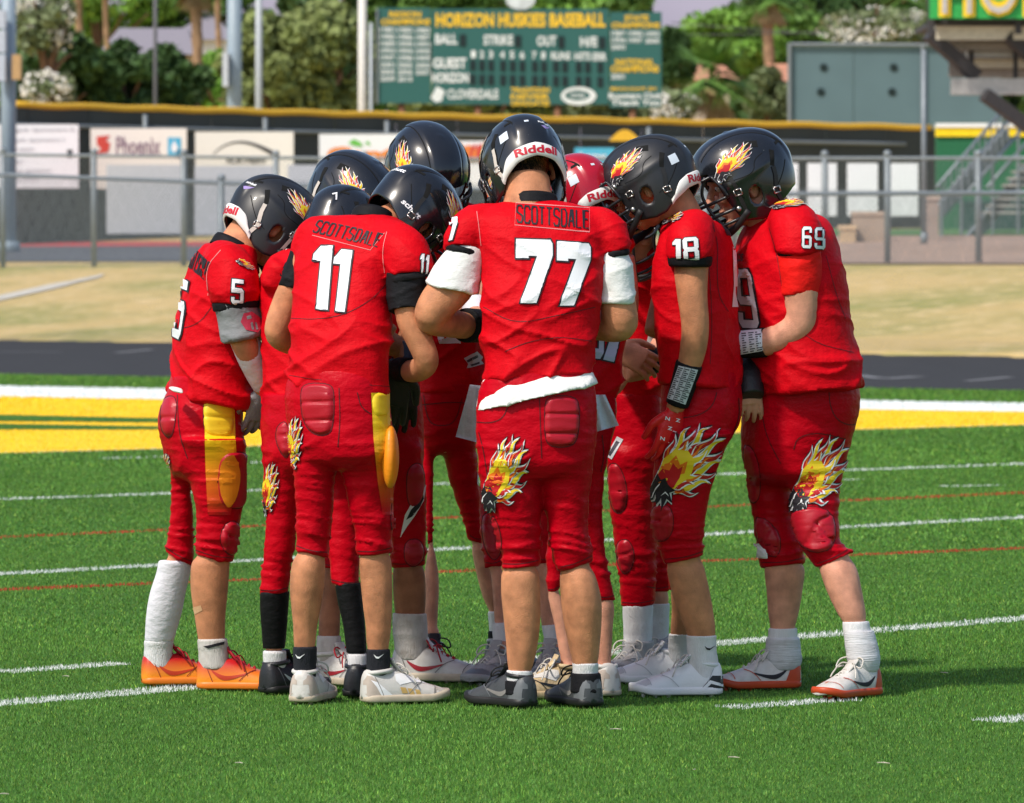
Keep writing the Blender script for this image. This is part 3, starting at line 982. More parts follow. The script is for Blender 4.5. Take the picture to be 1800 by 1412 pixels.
def wr_pants(me, zk, zc, seed, amp=1.0):
    v = verts(me); n = norms(me); z = v[:, 2]; s = seed*5.1
    w = vnoise(np.column_stack([v[:, 0]*7+s, v[:, 1]*7, z*7]))
    g = vnoise(np.column_stack([v[:, 0]*7+s, v[:, 1]*7, (z+.02*w)*46]))
    g2 = vnoise(np.column_stack([v[:, 0]*6+s+5, v[:, 1]*6, (z+.03*w)*26]))
    A = .0008 + .0040*np.exp(-((z-zk+.02)/.06)**2) + .0014*np.exp(-((z-zk-.15)/.09)**2)
    B = .0006 + .0030*np.exp(-((z-zc)/.06)**2)
    d = amp*(A*((1-np.abs(g))**2*.8+(1-np.abs(g))**6*1.2-.7) + B*((1-np.abs(g2))**2*.8+(1-np.abs(g2))**6*1.2-.7))
    set_verts(me, v + n*d[:, None])

def obj_from_world(name, me, mats, root):
    set_verts(me, verts(me) - parent_loc(root))
    smooth(me)
    return link(name, me, mats, root)

def num(T, s, quads, root, name='number', outline=2.4, fill=NUMWHITE, step=4, off=.0030):
    mb = MB()
    for ch, q in zip(s, quads):
        m = bil(q)
        loops = [[m(*p) for p in l] for l in DIG[ch]]
        try:
            lay(mb, *tess(grow(loops, outline)), T, off, step=step, mi=0, maxd=.05)
            lay(mb, *tess(loops), T, off + .0016, step=step, mi=1, maxd=.05)
        except Exception as e: print('num', e)
    if mb.v: mb.build(name, [NUMBLACK, fill], root)

def word(T, s, quad, root, w=4.2, mat=NUMBLACK, gap=.30, slant=0.0, name='team_name', step=4, off=.0026):
    mb = MB(); m = bil(quad)
    cw = 1/(len(s)*(1+gap) - gap)
    for i, ch in enumerate(s):
        x0 = i*cw*(1+gap)
        for pl in LET.get(ch, []):
            pts = [m(x0 + cw*(u + slant*v), v) for u, v in pl]
            v2, f2 = strip(pts, w)
            for f in f2: lay(mb, [v2[a] for a in f], [(0, 1, 2, 3)], T, off, step=step, maxd=.05)
    if mb.v: mb.build(name, mat, root)

def words(T, s, quad, root, mat, name='lettering', step=4, off=.0026, bold=.02):
    v2, f2, _ = text2d(s, bold); m = bil(quad); mb = MB()
    lay(mb, [m(*q) for q in v2], f2, T, off, step=step, maxd=.05)
    if mb.v: mb.build(name, mat, root)

def print_poly(T, polys, mats, root, name='print', off=.0022, step=5, maxd=.06):
    mb = MB()
    for k, (pl, mi) in enumerate(polys):
        lay(mb, *tess([pl]), T, off + .0003*k, step=step, mi=mi, maxd=maxd)
    if mb.v: return mb.build(name, mats, root)

def seam(T, pts, root, w=1.6, mat=DARKSEAM, closed=False, name='seam', off=.0012, k=2):
    pts = chaikin(pts, k, closed)
    v2, f2 = strip(pts, w, closed); mb = MB()
    for f in f2: lay(mb, [v2[a] for a in f], [(0, 1, 2, 3)], T, off, step=6, maxd=.05)
    if mb.v: mb.build(name, mat, root)

def flame(T, quad, root, flip=False, step=5, off=.0022):
    m = bil(quad); mb = MB()
    for k, (poly, c) in enumerate(emblem_layers(flip)):
        try: lay(mb, *tess([[m(*p) for p in poly]]), T, off + .00010*k, step=step, mi=EMB.index(c), maxd=.05)
        except Exception: pass
    if mb.v: mb.build('flame_print', EMBM, root)

def pad(T, poly, root, name, hgt=.009, mat=PADRED, edge=6.0, k=2, outline=True, step=4, ol=2.0, lines=()):
    poly = chaikin(poly, k)
    A = np.array(poly); B = np.roll(A, -1, axis=0)
    def dist(x, y):
        p = np.array((x, y)); ab = B-A; t = np.clip(((p-A)*ab).sum(1)/((ab*ab).sum(1)+1e-9), 0, 1)
        return np.sqrt((((A+ab*t[:, None])-p)**2).sum(1)).min()
    def hf(x, y):
        h = hgt*float(sstep(dist(x, y), -.5, edge))
        for (x0, y0, x1, y1) in lines:
            a = np.array((x0, y0)); b = np.array((x1, y1)); p = np.array((x, y))
            t = np.clip(np.dot(p-a, b-a)/np.dot(b-a, b-a), 0, 1)
            h -= .55*hgt*math.exp(-(np.linalg.norm(a+(b-a)*t-p)/2.6)**2)
        return h
    mb = MB(); lay(mb, *tess([poly]), T, .0008, step=step, hfun=hf, maxd=.055)
    if not mb.v: return
    o = mb.build(name, mat, root, sm=True)
    if outline:
        v2, f2 = strip(poly, ol, True); m2 = MB()
        for f in f2: lay(m2, [v2[a] for a in f], [(0, 1, 2, 3)], T, .0016, step=6, maxd=.05)
        if m2.v: m2.build('seam', DARKSEAM, o)
    return o
# ---------------------------------------------------------------- a player
class Player: pass
def leg_rows(rows, ddt, ddb):
    """fill in depth offsets from top to bottom"""
    ys = [np.mean(r[0]) for r in rows]; out = []
    for r, y in zip(rows, ys):
        t = (y-ys[0])/max(1, ys[-1]-ys[0])
        out.append((r[0], r[1], r[2], ddt + (ddb-ddt)*t if len(r) < 4 else r[3]))
    return out

def player(S):
    d = S['d']; yaw = S['yaw']; q = Player(); q.S = S
    root = empty('person', (P(S['base'], 800, d)[0], d, 0)); q.root = root
    tag(root, S['label'], 'person', 'players in the huddle')
    sk = S.get('skin', SK1); seed = S.get('seed', len(bpy.data.objects))
    rl = parent_loc(root)
    for L in S['legs']:
        if 'shoe' in L:
            s = L['shoe']; dg = H*F/(s['y']-HY) + s.get('dd', 0)
            bot = L['socks'][-1][0][-1] if L['socks'] else L['shin'][-1]
            ya = math.radians(s['yaw']); Y_ank = dg; Lb = Y_ank - d
            X_ank = ((bot[1]+bot[2])/2 - CXP)/F*Y_ank
            s['XY'] = (X_ank + .030*math.cos(ya), Y_ank + .030*math.sin(ya))
            L['ddb'] = Lb
        full = leg_rows(L['pants0'] + L['shin0'], L['ddt'], L['ddb']); n_ = len(L['pants0'])
        L['pants'] = full[:n_]; L['shin'] = full[n_:]
        ya_ = [np.mean(r[0]) for r in full]; da_ = [r[3] for r in full]
        L['socks'] = [([(r[0], r[1], r[2], float(np.interp(np.mean(r[0]), ya_, da_))) for r in rows], mat, nm) for rows, mat, nm in L['socks']]
    hy = np.mean(S['hips'][-1][0]); hx0, hx1 = S['hips'][-1][1:3]; cxh = (hx0+hx1)/2; hwid = (hx1-hx0)/2
    S['hips'] = list(S['hips']) + [(hy+16, cxh-hwid*.86, cxh+hwid*.86, 0), (hy+28, cxh-hwid*.5, cxh+hwid*.5, 0)]
    hratio = .64 + .24*abs(math.cos(math.radians(yaw)))
    # --- body, one continuous surface
    sh = []
    T = S['torso']; hips = S['hips']
    sh.append(loft(rings_of(T, d, yaw, shrink=.86, dpx=6, n=28, sub=2)))
    sh.append(loft(rings_of(hips, d, yaw, ratio=hratio, shrink=.90, dpx=3, n=28, sub=2)))
    for L in S['legs']:
        th = [(r[0], r[1], r[2], r[3]) for r in L['pants']]
        sh.append(loft(rings_of(th, d, yaw, ratio=1.0, ex=2, shrink=.86, dpx=1, n=22, sub=2)))
        y1 = np.mean(th[-1][0]); sn = L['shin']
        if L['socks']:
            tops = min(np.mean(r_[0][0][0]) for r_ in L['socks']); q_ = []
            for r_ in sn:
                k_ = 3.2 if np.mean(r_[0]) > tops + 4 else 0
                q_.append((r_[0], r_[1]+k_, r_[2]-k_, r_[3]))
            sn = q_
        ty = [np.mean(r_[0]) for r_ in th]; kl = np.interp(y1-40, ty, [r_[1] for r_ in th]); kr = np.interp(y1-40, ty, [r_[2] for r_ in th])
        kn = [(y1-40, kl+10, kr-10, th[-1][3]), (y1-8, th[-1][1]+9, th[-1][2]-9, th[-1][3])] + sn
        sh.append(loft(rings_of(kn, d, L['shoe']['yaw'] if 'shoe' in L else yaw, ratio=1.15, ex=2, n=24, sub=3)))
        if 'shoe' in L:
            s = L['shoe']; dg = H*F/(s['y']-HY) + s.get('dd', 0)
            c = np.array((*s['XY'], .05)); R = Rm(s['yaw'])
            sh.append(ellipsoid(c + R @ np.array((.05, 0, -.008)), (.11, .032, .024), 16, 10, R))
            bt = P((sn[-1][1]+sn[-1][2])/2, np.mean(sn[-1][0]), d+sn[-1][3])
            sh.append(tube([bt + (0, 0, .02), c + (R @ np.array((-.025, 0, 0))) + (0, 0, .03), c + (R @ np.array((-.03, 0, 0)))], [.026, .027, .026], 16, sub=3))
    for a in S.get('arms', []): sh.append(ptube(a, d))
    if 'neck' in S: sh.append(ptube(S['neck'], d))
    hp = None
    if 'head' in S:
        hd = S['head']; hp = P(hd['px'], hd['py'], d + hd.get('dd', 0)); R = Rm(hd['yaw'], hd['pitch'], hd.get('roll', 0)); sc = hd.get('scale', 1.0)
        sh.append(ellipsoid(hp + R @ np.array((-.008, 0, .008))*sc, np.array((.088, .068, .095))*sc, 20, 12, R))
        nb = P(S['neck'][0][0], S['neck'][0][1], d + S['neck'][0][2])
        sh.append(tube([nb, hp + R @ np.array((-.02, 0, -.06))*sc, hp + R @ np.array((-.015, 0, -.02))*sc], [.048, .050, .056], 18, sub=4))
    me = remesh(sh, .0075, 5)
    V = verts(me); Fc = [tuple(p.vertices) for p in me.polygons]; mi = [0]*len(Fc)
    bpy.data.meshes.remove(me)
    mb = MB(); mb.v = [tuple(p) for p in V]; mb.f = Fc; mb.mi = mi
    if hp is not None:
        mb.add((HEADV*sc) @ R.T + hp, HEADF, 0)
        for s in (-1, 1):
            mb.add(*ellipsoid(hp + R @ np.array((.073, s*.029, -.004))*sc, (.0115*sc,)*3, 14, 10), 1)
            mb.add(*ellipsoid(hp + R @ np.array((.0805, s*.029, -.006))*sc, (.0052*sc,)*3, 12, 8), 2)
    for hnd in S.get('hands', []):
        if hnd['mat'] is None:
            hm = remesh(hand(P(*hnd['w'][:2], d+hnd['w'][2]), hnd['D'], hnd['N'], hnd['thumb'], hnd.get('curl', (20, 30, 25)), hnd.get('size', 1.0), hnd.get('spread', .06)), .0032, 3)
            mb.add(verts(hm), [tuple(p.vertices) for p in hm.polygons], 0)
    body = mb.build('body', [sk, EYEW, IRIS], root, sm=True)
    q.body_bvh = bvh_of(body.data) if False else BVHTree.FromPolygons(mb.v, mb.f)
    for hnd in S.get('hands', []):
        if hnd['mat'] is not None:
            hm = remesh(hand(P(*hnd['w'][:2], d+hnd['w'][2]), hnd['D'], hnd['N'], hnd['thumb'], hnd.get('curl', (20, 30, 25)), hnd.get('size', 1.05), hnd.get('spread', .06)), .0034, 3)
            q.glove_bvh = bvh_of(hm)
            obj_from_world('glove', hm, hnd['mat'], root)
    # --- jersey
    vox = S.get('vox', .006)
    sh = [loft(rings_of(T, d, yaw, ex=2.35))] + [ptube(s_, d, n=26) for s_ in S.get('sleeves', [])]
    me = remesh(sh, vox, 6)
    zt = P(0, np.mean(T[0][0]), d)[2]; zh = P(0, np.mean(T[-1][0]), d)[2]
    v_ = verts(me); lap_smooth(me, .55*sstep(v_[:, 2], zt-.16, zt-.06), 14)
    wr_jersey(me, yaw, zh, zt, seed, S.get('wr', 1.0))
    q.jersey = bvh_of(me)
    q.jersey_o = obj_from_world('jersey', me, S.get('jmat', RED), root)
    if 'collar' in S:
        cx, cy, rx, rz, dd, tilt = S['collar'][:6]
        dC = d+dd; k = dC/F; v = []; f = []; n = 40
        cpt = P(cx, cy, dC); R = Rm(yaw, tilt, S['collar'][6] if len(S['collar']) > 6 else 0)
        for (rr, z) in ((1.06, -.012), (1.03, .012), (.98, .020), (.93, .018), (.92, -.01)):
            for i in range(n):
                a = 2*math.pi*i/n
                v.append(cpt + R @ np.array((rx*k*rr*math.cos(a)*1.0, rx*k*rr*math.sin(a), z*rz)))
        for j in range(4):
            for i in range(n): f.append((j*n+i, j*n+(i+1) % n, (j+1)*n+(i+1) % n, (j+1)*n+i))
        mb = MB(); mb.add(v, f); mb.build('collar', BLACKCLOTH, root, sm=True)
    for c in S.get('cuffs', []):
        me = remesh([ptube(c, d, n=24)], .006, 3); obj_from_world('sleeve_cuff', me, BLACKCLOTH, root)
    for rows, mat, nm in S.get('undersleeves', []):
        me = remesh([ptube(rows, d, n=26)], .0055, 1); wr_jersey(me, yaw, verts(me)[:, 2].min()-.03, verts(me)[:, 2].max()+.06, seed+3, .62)
        q.__dict__.setdefault('under', []).append(bvh_of(me))
        obj_from_world(nm, me, mat, root)
    for rows, mat, nm in S.get('bands', []):
        me = remesh([ptube(rows, d, n=24)], .005, 2)
        q.__dict__.setdefault('bandb', []).append(bvh_of(me))
        obj_from_world(nm, me, mat, root)
    # --- pants
    sh = [loft(rings_of(hips, d, yaw, ratio=hratio, ex=2.2))]
    for L in S['legs']: sh.append(loft(rings_of(L['pants'], d, yaw, ratio=1.02, ex=2.1, n=32)))
    me = remesh(sh, vox, 6)
    zh_ = P(0, hy+6, d)[2]; v_ = verts(me); lap_smooth(me, .7*np.exp(-((v_[:, 2]-zh_)/.055)**2), 40)
    zk = P(0, S.get('kneey', 940), d)[2]; zc = P(0, S.get('croty', 800), d)[2]
    wr_pants(me, zk, zc, seed)
    q.pants = bvh_of(me)
    q.pants_o = obj_from_world('pants', me, S.get('pmat', PRED), root)
    for L in S['legs']:          # stitched hems
        r_ = L['pants'][-1]; yl, yr = r_[0] if isinstance(r_[0], tuple) else (r_[0], r_[0])
        seam(q.pants, [(r_[1]+2, yl-9), ((r_[1]+r_[2])/2, (yl+yr)/2-5), (r_[2]-2, yr-9)], root, w=1.5, name='hem_seam')
    # --- lower legs
    q.shoes = []
    for L in S['legs']:
        for rows, mat, nm in L.get('socks', []):
            me = remesh([loft(rings_of(rows, d, L['shoe']['yaw'] if 'shoe' in L else yaw, ratio=1.17, ex=2, n=30))], .005, 2)
            v = verts(me); n_ = norms(me)
            wv = vnoise(np.column_stack([v[:, 0]*9+seed, v[:, 1]*9, v[:, 2]*60]))
            set_verts(me, v + n_*((.0003 if 'sleeve' in nm else .0012)*wv)[:, None])
            q.__dict__.setdefault('sock', []).append(bvh_of(me))
            obj_from_world(nm, me, mat, root)
        if 'shoe' in L:
            s = L['shoe']
            q.shoes.append(shoe(root, s['XY'], s['yaw'], s['mats'], s.get('scale', 1.0), s.get('laces', True), s.get('acc', ACC.get(s['mats'][0].name))))
    # --- helmet and hair
    if hp is not None:
        q.helmet = helmet(root, hp, hd['yaw'], hd['pitch'], hd.get('roll', 0), sc*1.0, hd.get('mat', SHELL), hd.get('parts', ()))
        hm = MB(); r_ = np.random.default_rng(seed+50)
        # cropped hair at the nape: many short strands growing down and back
        V = HEADV; sel = V[(V[:, 0] < -.02) & (V[:, 2] < .03) & (V[:, 2] > -.075 - .05*np.abs(V[:, 1])/.07) & (np.abs(V[:, 1]) < .078)]
        if len(sel):
            pk = sel[r_.integers(0, len(sel), 5200)]
            for p in pk:
                keep = np.clip((p[2] + .085)/.05, .12, 1)
                if r_.random() > keep: continue
                nrm = p / np.linalg.norm(p); dn = np.array((-.25, 0, -1.)) + r_.normal(0, .25, 3)
                L = (.008 + .014*r_.random())*hd.get('hair', 1.0)*keep
                tip = p + nrm*(.003+.003*r_.random()) + dn*L*.7
                sd = np.cross(nrm, dn); sd /= np.linalg.norm(sd)+1e-9
                a = p - nrm*.001 + r_.normal(0, .0012, 3)
                hm.add([(R @ (a - sd*.0009))*1 * sc + hp, (R @ (a + sd*.0009))*sc + hp, (R @ tip)*sc + hp], [(0, 1, 2)])
            hm.build('hair', HAIRM, root)
    return q
# ---------------------------------------------------------------- the ground
def edge_line(p, q):
    a = G(*p); b = G(*q); k = (b[1]-a[1])/(b[0]-a[0])
    return lambda X: a[1] + k*(np.clip(X, -16, 16)-a[0])
TRK_FAR = edge_line((0, 598), (1800, 628)); TRK_NEAR = edge_line((0, 659), (1800, 688))
PT = [-1e4, 0, 1, 6, 14, 21, 25, 32, 46, 60, 75, 5000]; PZ = [0, 0, .02, .22, .78, 1.08, 1.14, 1.22, 1.52, 1.86, 1.95, 2.2]
def gz(X, Y):
    t = np.asarray(Y) - TRK_FAR(np.asarray(X)); return np.interp(t, PT, PZ)
def sheet(name, mat, xs, ys, zf, kind='structure'):
    XX, YY = np.meshgrid(xs, ys); Z = zf(XX, YY)
    v = np.column_stack([XX.ravel(), YY.ravel(), Z.ravel()]); n = len(xs); f = []
    for j in range(len(ys)-1):
        for i in range(n-1):
            a = j*n+i; f.append((a, a+1, a+n+1, a+n))
    me = smooth(new_mesh(name, v, f)); o = link(name, me, mat); return tag(o, kind=kind)
def mix_mat(name, c0, c1, c2, s1=.25, s2=6, rough=.95, bump=.3):
    m = M(name, c0, rough=rough, var=0, bump=bump, bscale=40, spec=.1); nt = m.node_tree; b = nt.nodes['Principled BSDF']
    tc = [n for n in nt.nodes if n.type == 'TEX_COORD'][0]
    last = None
    for k, (c, s, lo, hi) in enumerate(((c1, s1, .42, .62), (c2, s2, .5, .7))):
        n = nt.nodes.new('ShaderNodeTexNoise'); n.inputs['Scale'].default_value = s; n.inputs['Detail'].default_value = 8
        nt.links.new(tc.outputs['Object'], n.inputs[0])
        r = nt.nodes.new('ShaderNodeValToRGB'); r.color_ramp.elements[0].position = lo; r.color_ramp.elements[1].position = hi
        nt.links.new(n.outputs['Fac'], r.inputs[0])
        mx = nt.nodes.new('ShaderNodeMixRGB'); nt.links.new(r.outputs[0], mx.inputs[0])
        if last is None: mx.inputs[1].default_value = (*c0, 1)
        else: nt.links.new(last, mx.inputs[1])
        mx.inputs[2].default_value = (*c, 1); last = mx.outputs[0]
    nt.links.new(last, b.inputs['Base Color'])
    return m
DRY = mix_mat('dry_grass_ground', (.60, .43, .17), (.33, .31, .085), (.74, .55, .28), .22, 3.0)
xs = np.concatenate([np.linspace(-1500, -40, 12), np.linspace(-36, 36, 49), np.linspace(40, 1500, 12)])
ys = np.concatenate([np.linspace(-60, 60, 8), np.linspace(64, 180, 70), np.linspace(190, 3500, 24)])
sheet('ground', DRY, xs, ys, gz)
TURF = mix_mat('turf_infill', (.050, .140, .020), (.042, .12, .016), (.062, .16, .025), .3, 30)
TRACKM = M('rubber_track', (.024, .0225, .023), rough=.9, var=.15, vscale=1.5, bump=.4, bscale=60)
PAINTW = M('white_line_paint', (.72, .74, .74), rough=.9, var=.06, vscale=6); PAINTY = M('yellow_field_paint', (.86, .55, .02), rough=.9, var=.07, vscale=3)
def quadsheet(name, pts, z, mat):
    me = new_mesh(name, [(p[0], p[1], z) for p in pts], [tuple(range(len(pts)))]); return tag(link(name, me, mat), kind='structure')
L0, L1 = -16., 16.
quadsheet('turf_field', [(-40, -10), (40, -10), (40, TRK_NEAR(40)), (L1, TRK_NEAR(L1)), (L0, TRK_NEAR(L0)), (-40, TRK_NEAR(-40))], .004, TURF)
quadsheet('running_track', [(L0, TRK_NEAR(L0)), (L1, TRK_NEAR(L1)), (L1, TRK_FAR(L1)), (L0, TRK_FAR(L0))], .008, TRACKM)
def gline(name, p, q, w, z=.012, mat=PAINTW):
    a = G(*p)[:2]; b = G(*q)[:2]; d = (b-a)/np.linalg.norm(b-a); n = np.array((-d[1], d[0]))*w/2
    return quadsheet(name, [a-n, b-n, b+n, a+n], z, mat)
for p, q, w in (((0, 620), (108, 621), .16), ((205, 622), (268, 616), .12), ((1510, 662), (1546, 667), .14), ((1556, 668), (1616, 664), .16), ((1700, 672), (1776, 665), .12)):
    gline('track_mark', p, q, w, .013, M('worn_track_paint', (.20, .20, .21), rough=.9, var=.2))
# berm top: service road, red strip, dirt
def band(name, mat, t0, t1, x0, x1, dz):
    X = np.linspace(x0, x1, 30); t = np.linspace(t0, t1, 8); XX, TT = np.meshgrid(X, t); YY = TRK_FAR(XX)+TT
    v = np.column_stack([XX.ravel(), YY.ravel(), gz(XX, YY).ravel()+dz]); f = []
    for j in range(7):
        for i in range(29):
            a = j*30+i; f.append((a, a+1, a+31, a+30))
    return tag(link(name, smooth(new_mesh(name, v, f)), mat), kind='structure')
band('service_road', M('grey_asphalt', (.085, .088, .105), rough=.9, var=.12, vscale=.6), 26, 44, -16, 2, .02)
band('red_warning_strip', M('red_gravel', (.46, .045, .05), rough=.95, var=.15, vscale=2), 44, 49, -16, 3, .02)
band('dirt_track', M('pink_dirt', (.40, .27, .20), rough=.95, var=.15, vscale=1), 24, 56, 3.2, 16, .03)
def berm_line(p, q, w):
    a = P(*p, 0+104) ; b = P(*q, 100)
mb = MB()
for i in range(12):          # chalk line up the berm
    pass
def on_berm(px, py):
    for d in np.linspace(75, 140, 1300):
        p = P(px, py, d)
        if gz(p[0], p[1]) >= p[2]: return np.array((p[0], p[1], float(gz(p[0], p[1]))))
    return p
pts = [on_berm(-20 + 200*k/10, 530 - 44*k/10) for k in range(11)]
v = []; f = []
for k, p in enumerate(pts):
    v += [p + (0, -.75, .0), p + (0, .75, .0)]
v = [np.array((a[0], a[1], float(gz(a[0], a[1]))+.02)) for a in v]
tag(link('chalk_line', new_mesh('chalk_line', v, [(2*k, 2*k+2, 2*k+3, 2*k+1) for k in range(10)]), M('chalk', (.62, .58, .50), rough=.95)), kind='structure')

# ---------------------------------------------------------------- artificial turf blades, coloured where they are painted
def side_of(p, q):
    a = G(*p)[:2]; b = G(*q)[:2]; d = (b-a)/np.linalg.norm(b-a)
    def f(X, Y):
        rx, ry = X-a[0], Y-a[1]
        return rx*d[0]+ry*d[1], -rx*d[1]+ry*d[0]      # along, across (left positive)
    f.len = np.linalg.norm(b-a)
    return f
LINES = []      # (fn, half width, along min, along max, colour)
W_ = (.74, .76, .76); R_c = (.50, .025, .022)
def addl(p, q, w, c=W_, ext=True):
    s = side_of(p, q); LINES.append((s, w/2, -60 if ext else 0, 60 if ext else s.len, c))
addl((0, 1240), (1800, 1090), .15); addl((0, 1012), (1800, 912), .15); addl((0, 880), (1800, 818), .15)
addl((0, 947), (1800, 869), .13, R_c); addl((0, 1040), (1800, 966), .13, R_c)
addl((0, 1185), (215, 1169), .12, W_, False); addl((1280, 1248), (1490, 1233), .12, W_, False); addl((1738, 1272), (1900, 1258), .14, W_, False)
addl((180, 808), (296, 805), .10, W_, False); addl((1655, 857), (1762, 855), .10, W_, False); addl((1478, 846), (1510, 845), .1, W_, False)
addl((435, 816), (462, 815), .1, W_, False)
GOAL = side_of((0, 799), (1800, 749)); addl((0, 799), (1800, 749), .12, (.62, .55, .30))
SIDE_N = side_of((0, 699), (1800, 726)); SIDE_F = side_of((0, 680), (1800, 711))
ST = [(side_of((0, 731), (300, 738)), side_of((0, 743), (300, 746))), (side_of((0, 747), (300, 752)), side_of((0, 758), (300, 758)))]
def paint(X, Y):
    n = len(X); c = np.zeros((n, 3)); on = np.zeros(n, bool)
    g = GOAL(X, Y)[1]; sn = SIDE_N(X, Y)[1]; sf = SIDE_F(X, Y)[1]
    yel = (g > 0) & (sn < 0)
    # blocks of green lettering in the end zone
    for lo, hi in ST:
        yel2 = yel & (lo(X, Y)[1] < 0) & (hi(X, Y)[1] > 0) & (X < P(420, 740, 46)[0])
        yel &= ~yel2
    c[yel] = (.88, .56, .018); on |= yel
    w = (sn >= 0) & (sf <= 0); c[w] = W_; on |= w
    for s, hw, a0, a1, col in LINES:
        al, ac = s(X, Y); m = (np.abs(ac) < hw) & (al > a0) & (al < a1); c[m] = col; on |= m
    return on, c
def blades():
    V = []; Cc = []
    r = np.random.default_rng(11)
    for d0, d1, dens, w, h, mar in ((13.2, 16, 21000, .0026, .0105, .45), (16, 20, 15000, .0030, .011, .5), (20, 26, 7600, .0042, .0115, .7), (26, 36, 3300, .007, .013, .9), (36, 50, 1500, .011, .016, 1.0), (50, 66, 900, .017, .018, 1.2)):
        wid = 2*(d1*900/F + mar); n = int(dens*wid*(d1-d0))
        Y = r.uniform(d0, d1, n); X = r.uniform(-wid/2, wid/2, n)
        k = (Y < TRK_NEAR(X) - .02) & (np.abs(X) < Y*900/F + mar); X = X[k]; Y = Y[k]; n = len(X)
        patch = vnoise(np.column_stack([X*.9, Y*.45, np.zeros(n)]))*.7 + vnoise(np.column_stack([X*3, Y*1.6, np.full(n, 3.)]))*.5 + vnoise(np.column_stack([X*8, Y*5, np.ones(n)]))*.4
        a = r.uniform(0, 2*math.pi, n); hh = h*r.uniform(.55, 1.25, n)*(1+.22*patch)
        lean = r.uniform(0, .9, n)*hh; la = r.uniform(0, 2*math.pi, n)
        ww = w*r.uniform(.7, 1.3, n)/2
        b = np.column_stack([X, Y, np.full(n, .002)]); s = np.column_stack([np.cos(a)*ww, np.sin(a)*ww*.5, np.zeros(n)])
        t = b + np.column_stack([np.cos(la)*lean, np.sin(la)*lean, hh])
        V.append(np.stack([b-s, b+s, t], 1).reshape(-1, 3))
        on, pc = paint(X, Y)
        base = np.array((.080, .192, .027))*np.exp(r.normal(0, .38, n))[:, None]*(1+.17*patch)[:, None]
        yl = r.random(n) < .10; base[yl] *= np.array((1.9, 1.35, 1.3))
        base[:, 0] *= r.uniform(.8, 1.25, n)
        pc = pc*np.exp(r.normal(0, .10, n))[:, None]
        worn = on & (r.random(n) < .04)
        col = np.where((on & ~worn)[:, None], pc, base)
        Cc.append(np.repeat(np.clip(col, 0, .9), 3, 0))
    V = np.concatenate(V); Cc = np.concatenate(Cc); n = len(V)
    me = bpy.data.meshes.new('turf_blades')
    me.vertices.add(n); me.vertices.foreach_set('co', V.ravel())
    me.loops.add(n); me.loops.foreach_set('vertex_index', np.arange(n, dtype=np.int32))
    me.polygons.add(n//3); me.polygons.foreach_set('loop_start', np.arange(0, n, 3, dtype=np.int32))
    me.update(calc_edges=True)
    at = me.attributes.new('Col', 'FLOAT_COLOR', 'POINT')
    at.data.foreach_set('color', np.column_stack([Cc, np.ones(n)]).ravel())
    print('blades', n//3)
    return tag(link('artificial_turf', me, M_attr('turf_blade', .55, .25)), 'short bright green artificial turf blades with painted field lines', 'turf', kind='stuff')
blades()
# yellow and white field paint under the blades
def qsheet_px(name, pts, z, mat): return quadsheet(name, [G(*p)[:2] for p in pts], z, mat)
qsheet_px('end_zone_paint', [(-40, 800), (1840, 748), (1840, 726), (-40, 699)], .0075, PAINTY)
qsheet_px('sideline_paint', [(-40, 699), (1840, 726), (1840, 711.5), (-40, 680)], .0075, PAINTW)
for lo, hi in (((731, 738), (743, 746)), ((747, 752), (758, 758))):
    qsheet_px('field_lettering', [(-30, hi[0]), (430, hi[1]), (430, lo[1]+3), (-30, lo[0])], .0115, TURF)
# scraps on the turf
SCRAP = M('dry_scrap', (.55, .50, .40), rough=.9)
for (x, y, a, l) in ((1082, 1290, 10, .03), (1290, 1340, -20, .03), (1553, 1350, -25, .035), (1660, 1190, -40, .03), (420, 1350, 0, .02), (116, 1196, 5, .02), (1220, 1362, 60, .012), (5, 1405, 20, .03)):
    g = G(x, y); a = math.radians(a); mb = MB()
    mb.tube([g + (-l*math.cos(a)/2, -l*math.sin(a)/2, .013), g + (.003, .004, .013), g + (l*math.cos(a)/2, l*math.sin(a)/2, .012)], [.0007, .0015, .0007], 5)
    o = mb.build('turf_scrap', SCRAP); tag(o, 'tiny pale scrap of debris lying loose on the green turf', 'scrap', 'scraps on the turf')

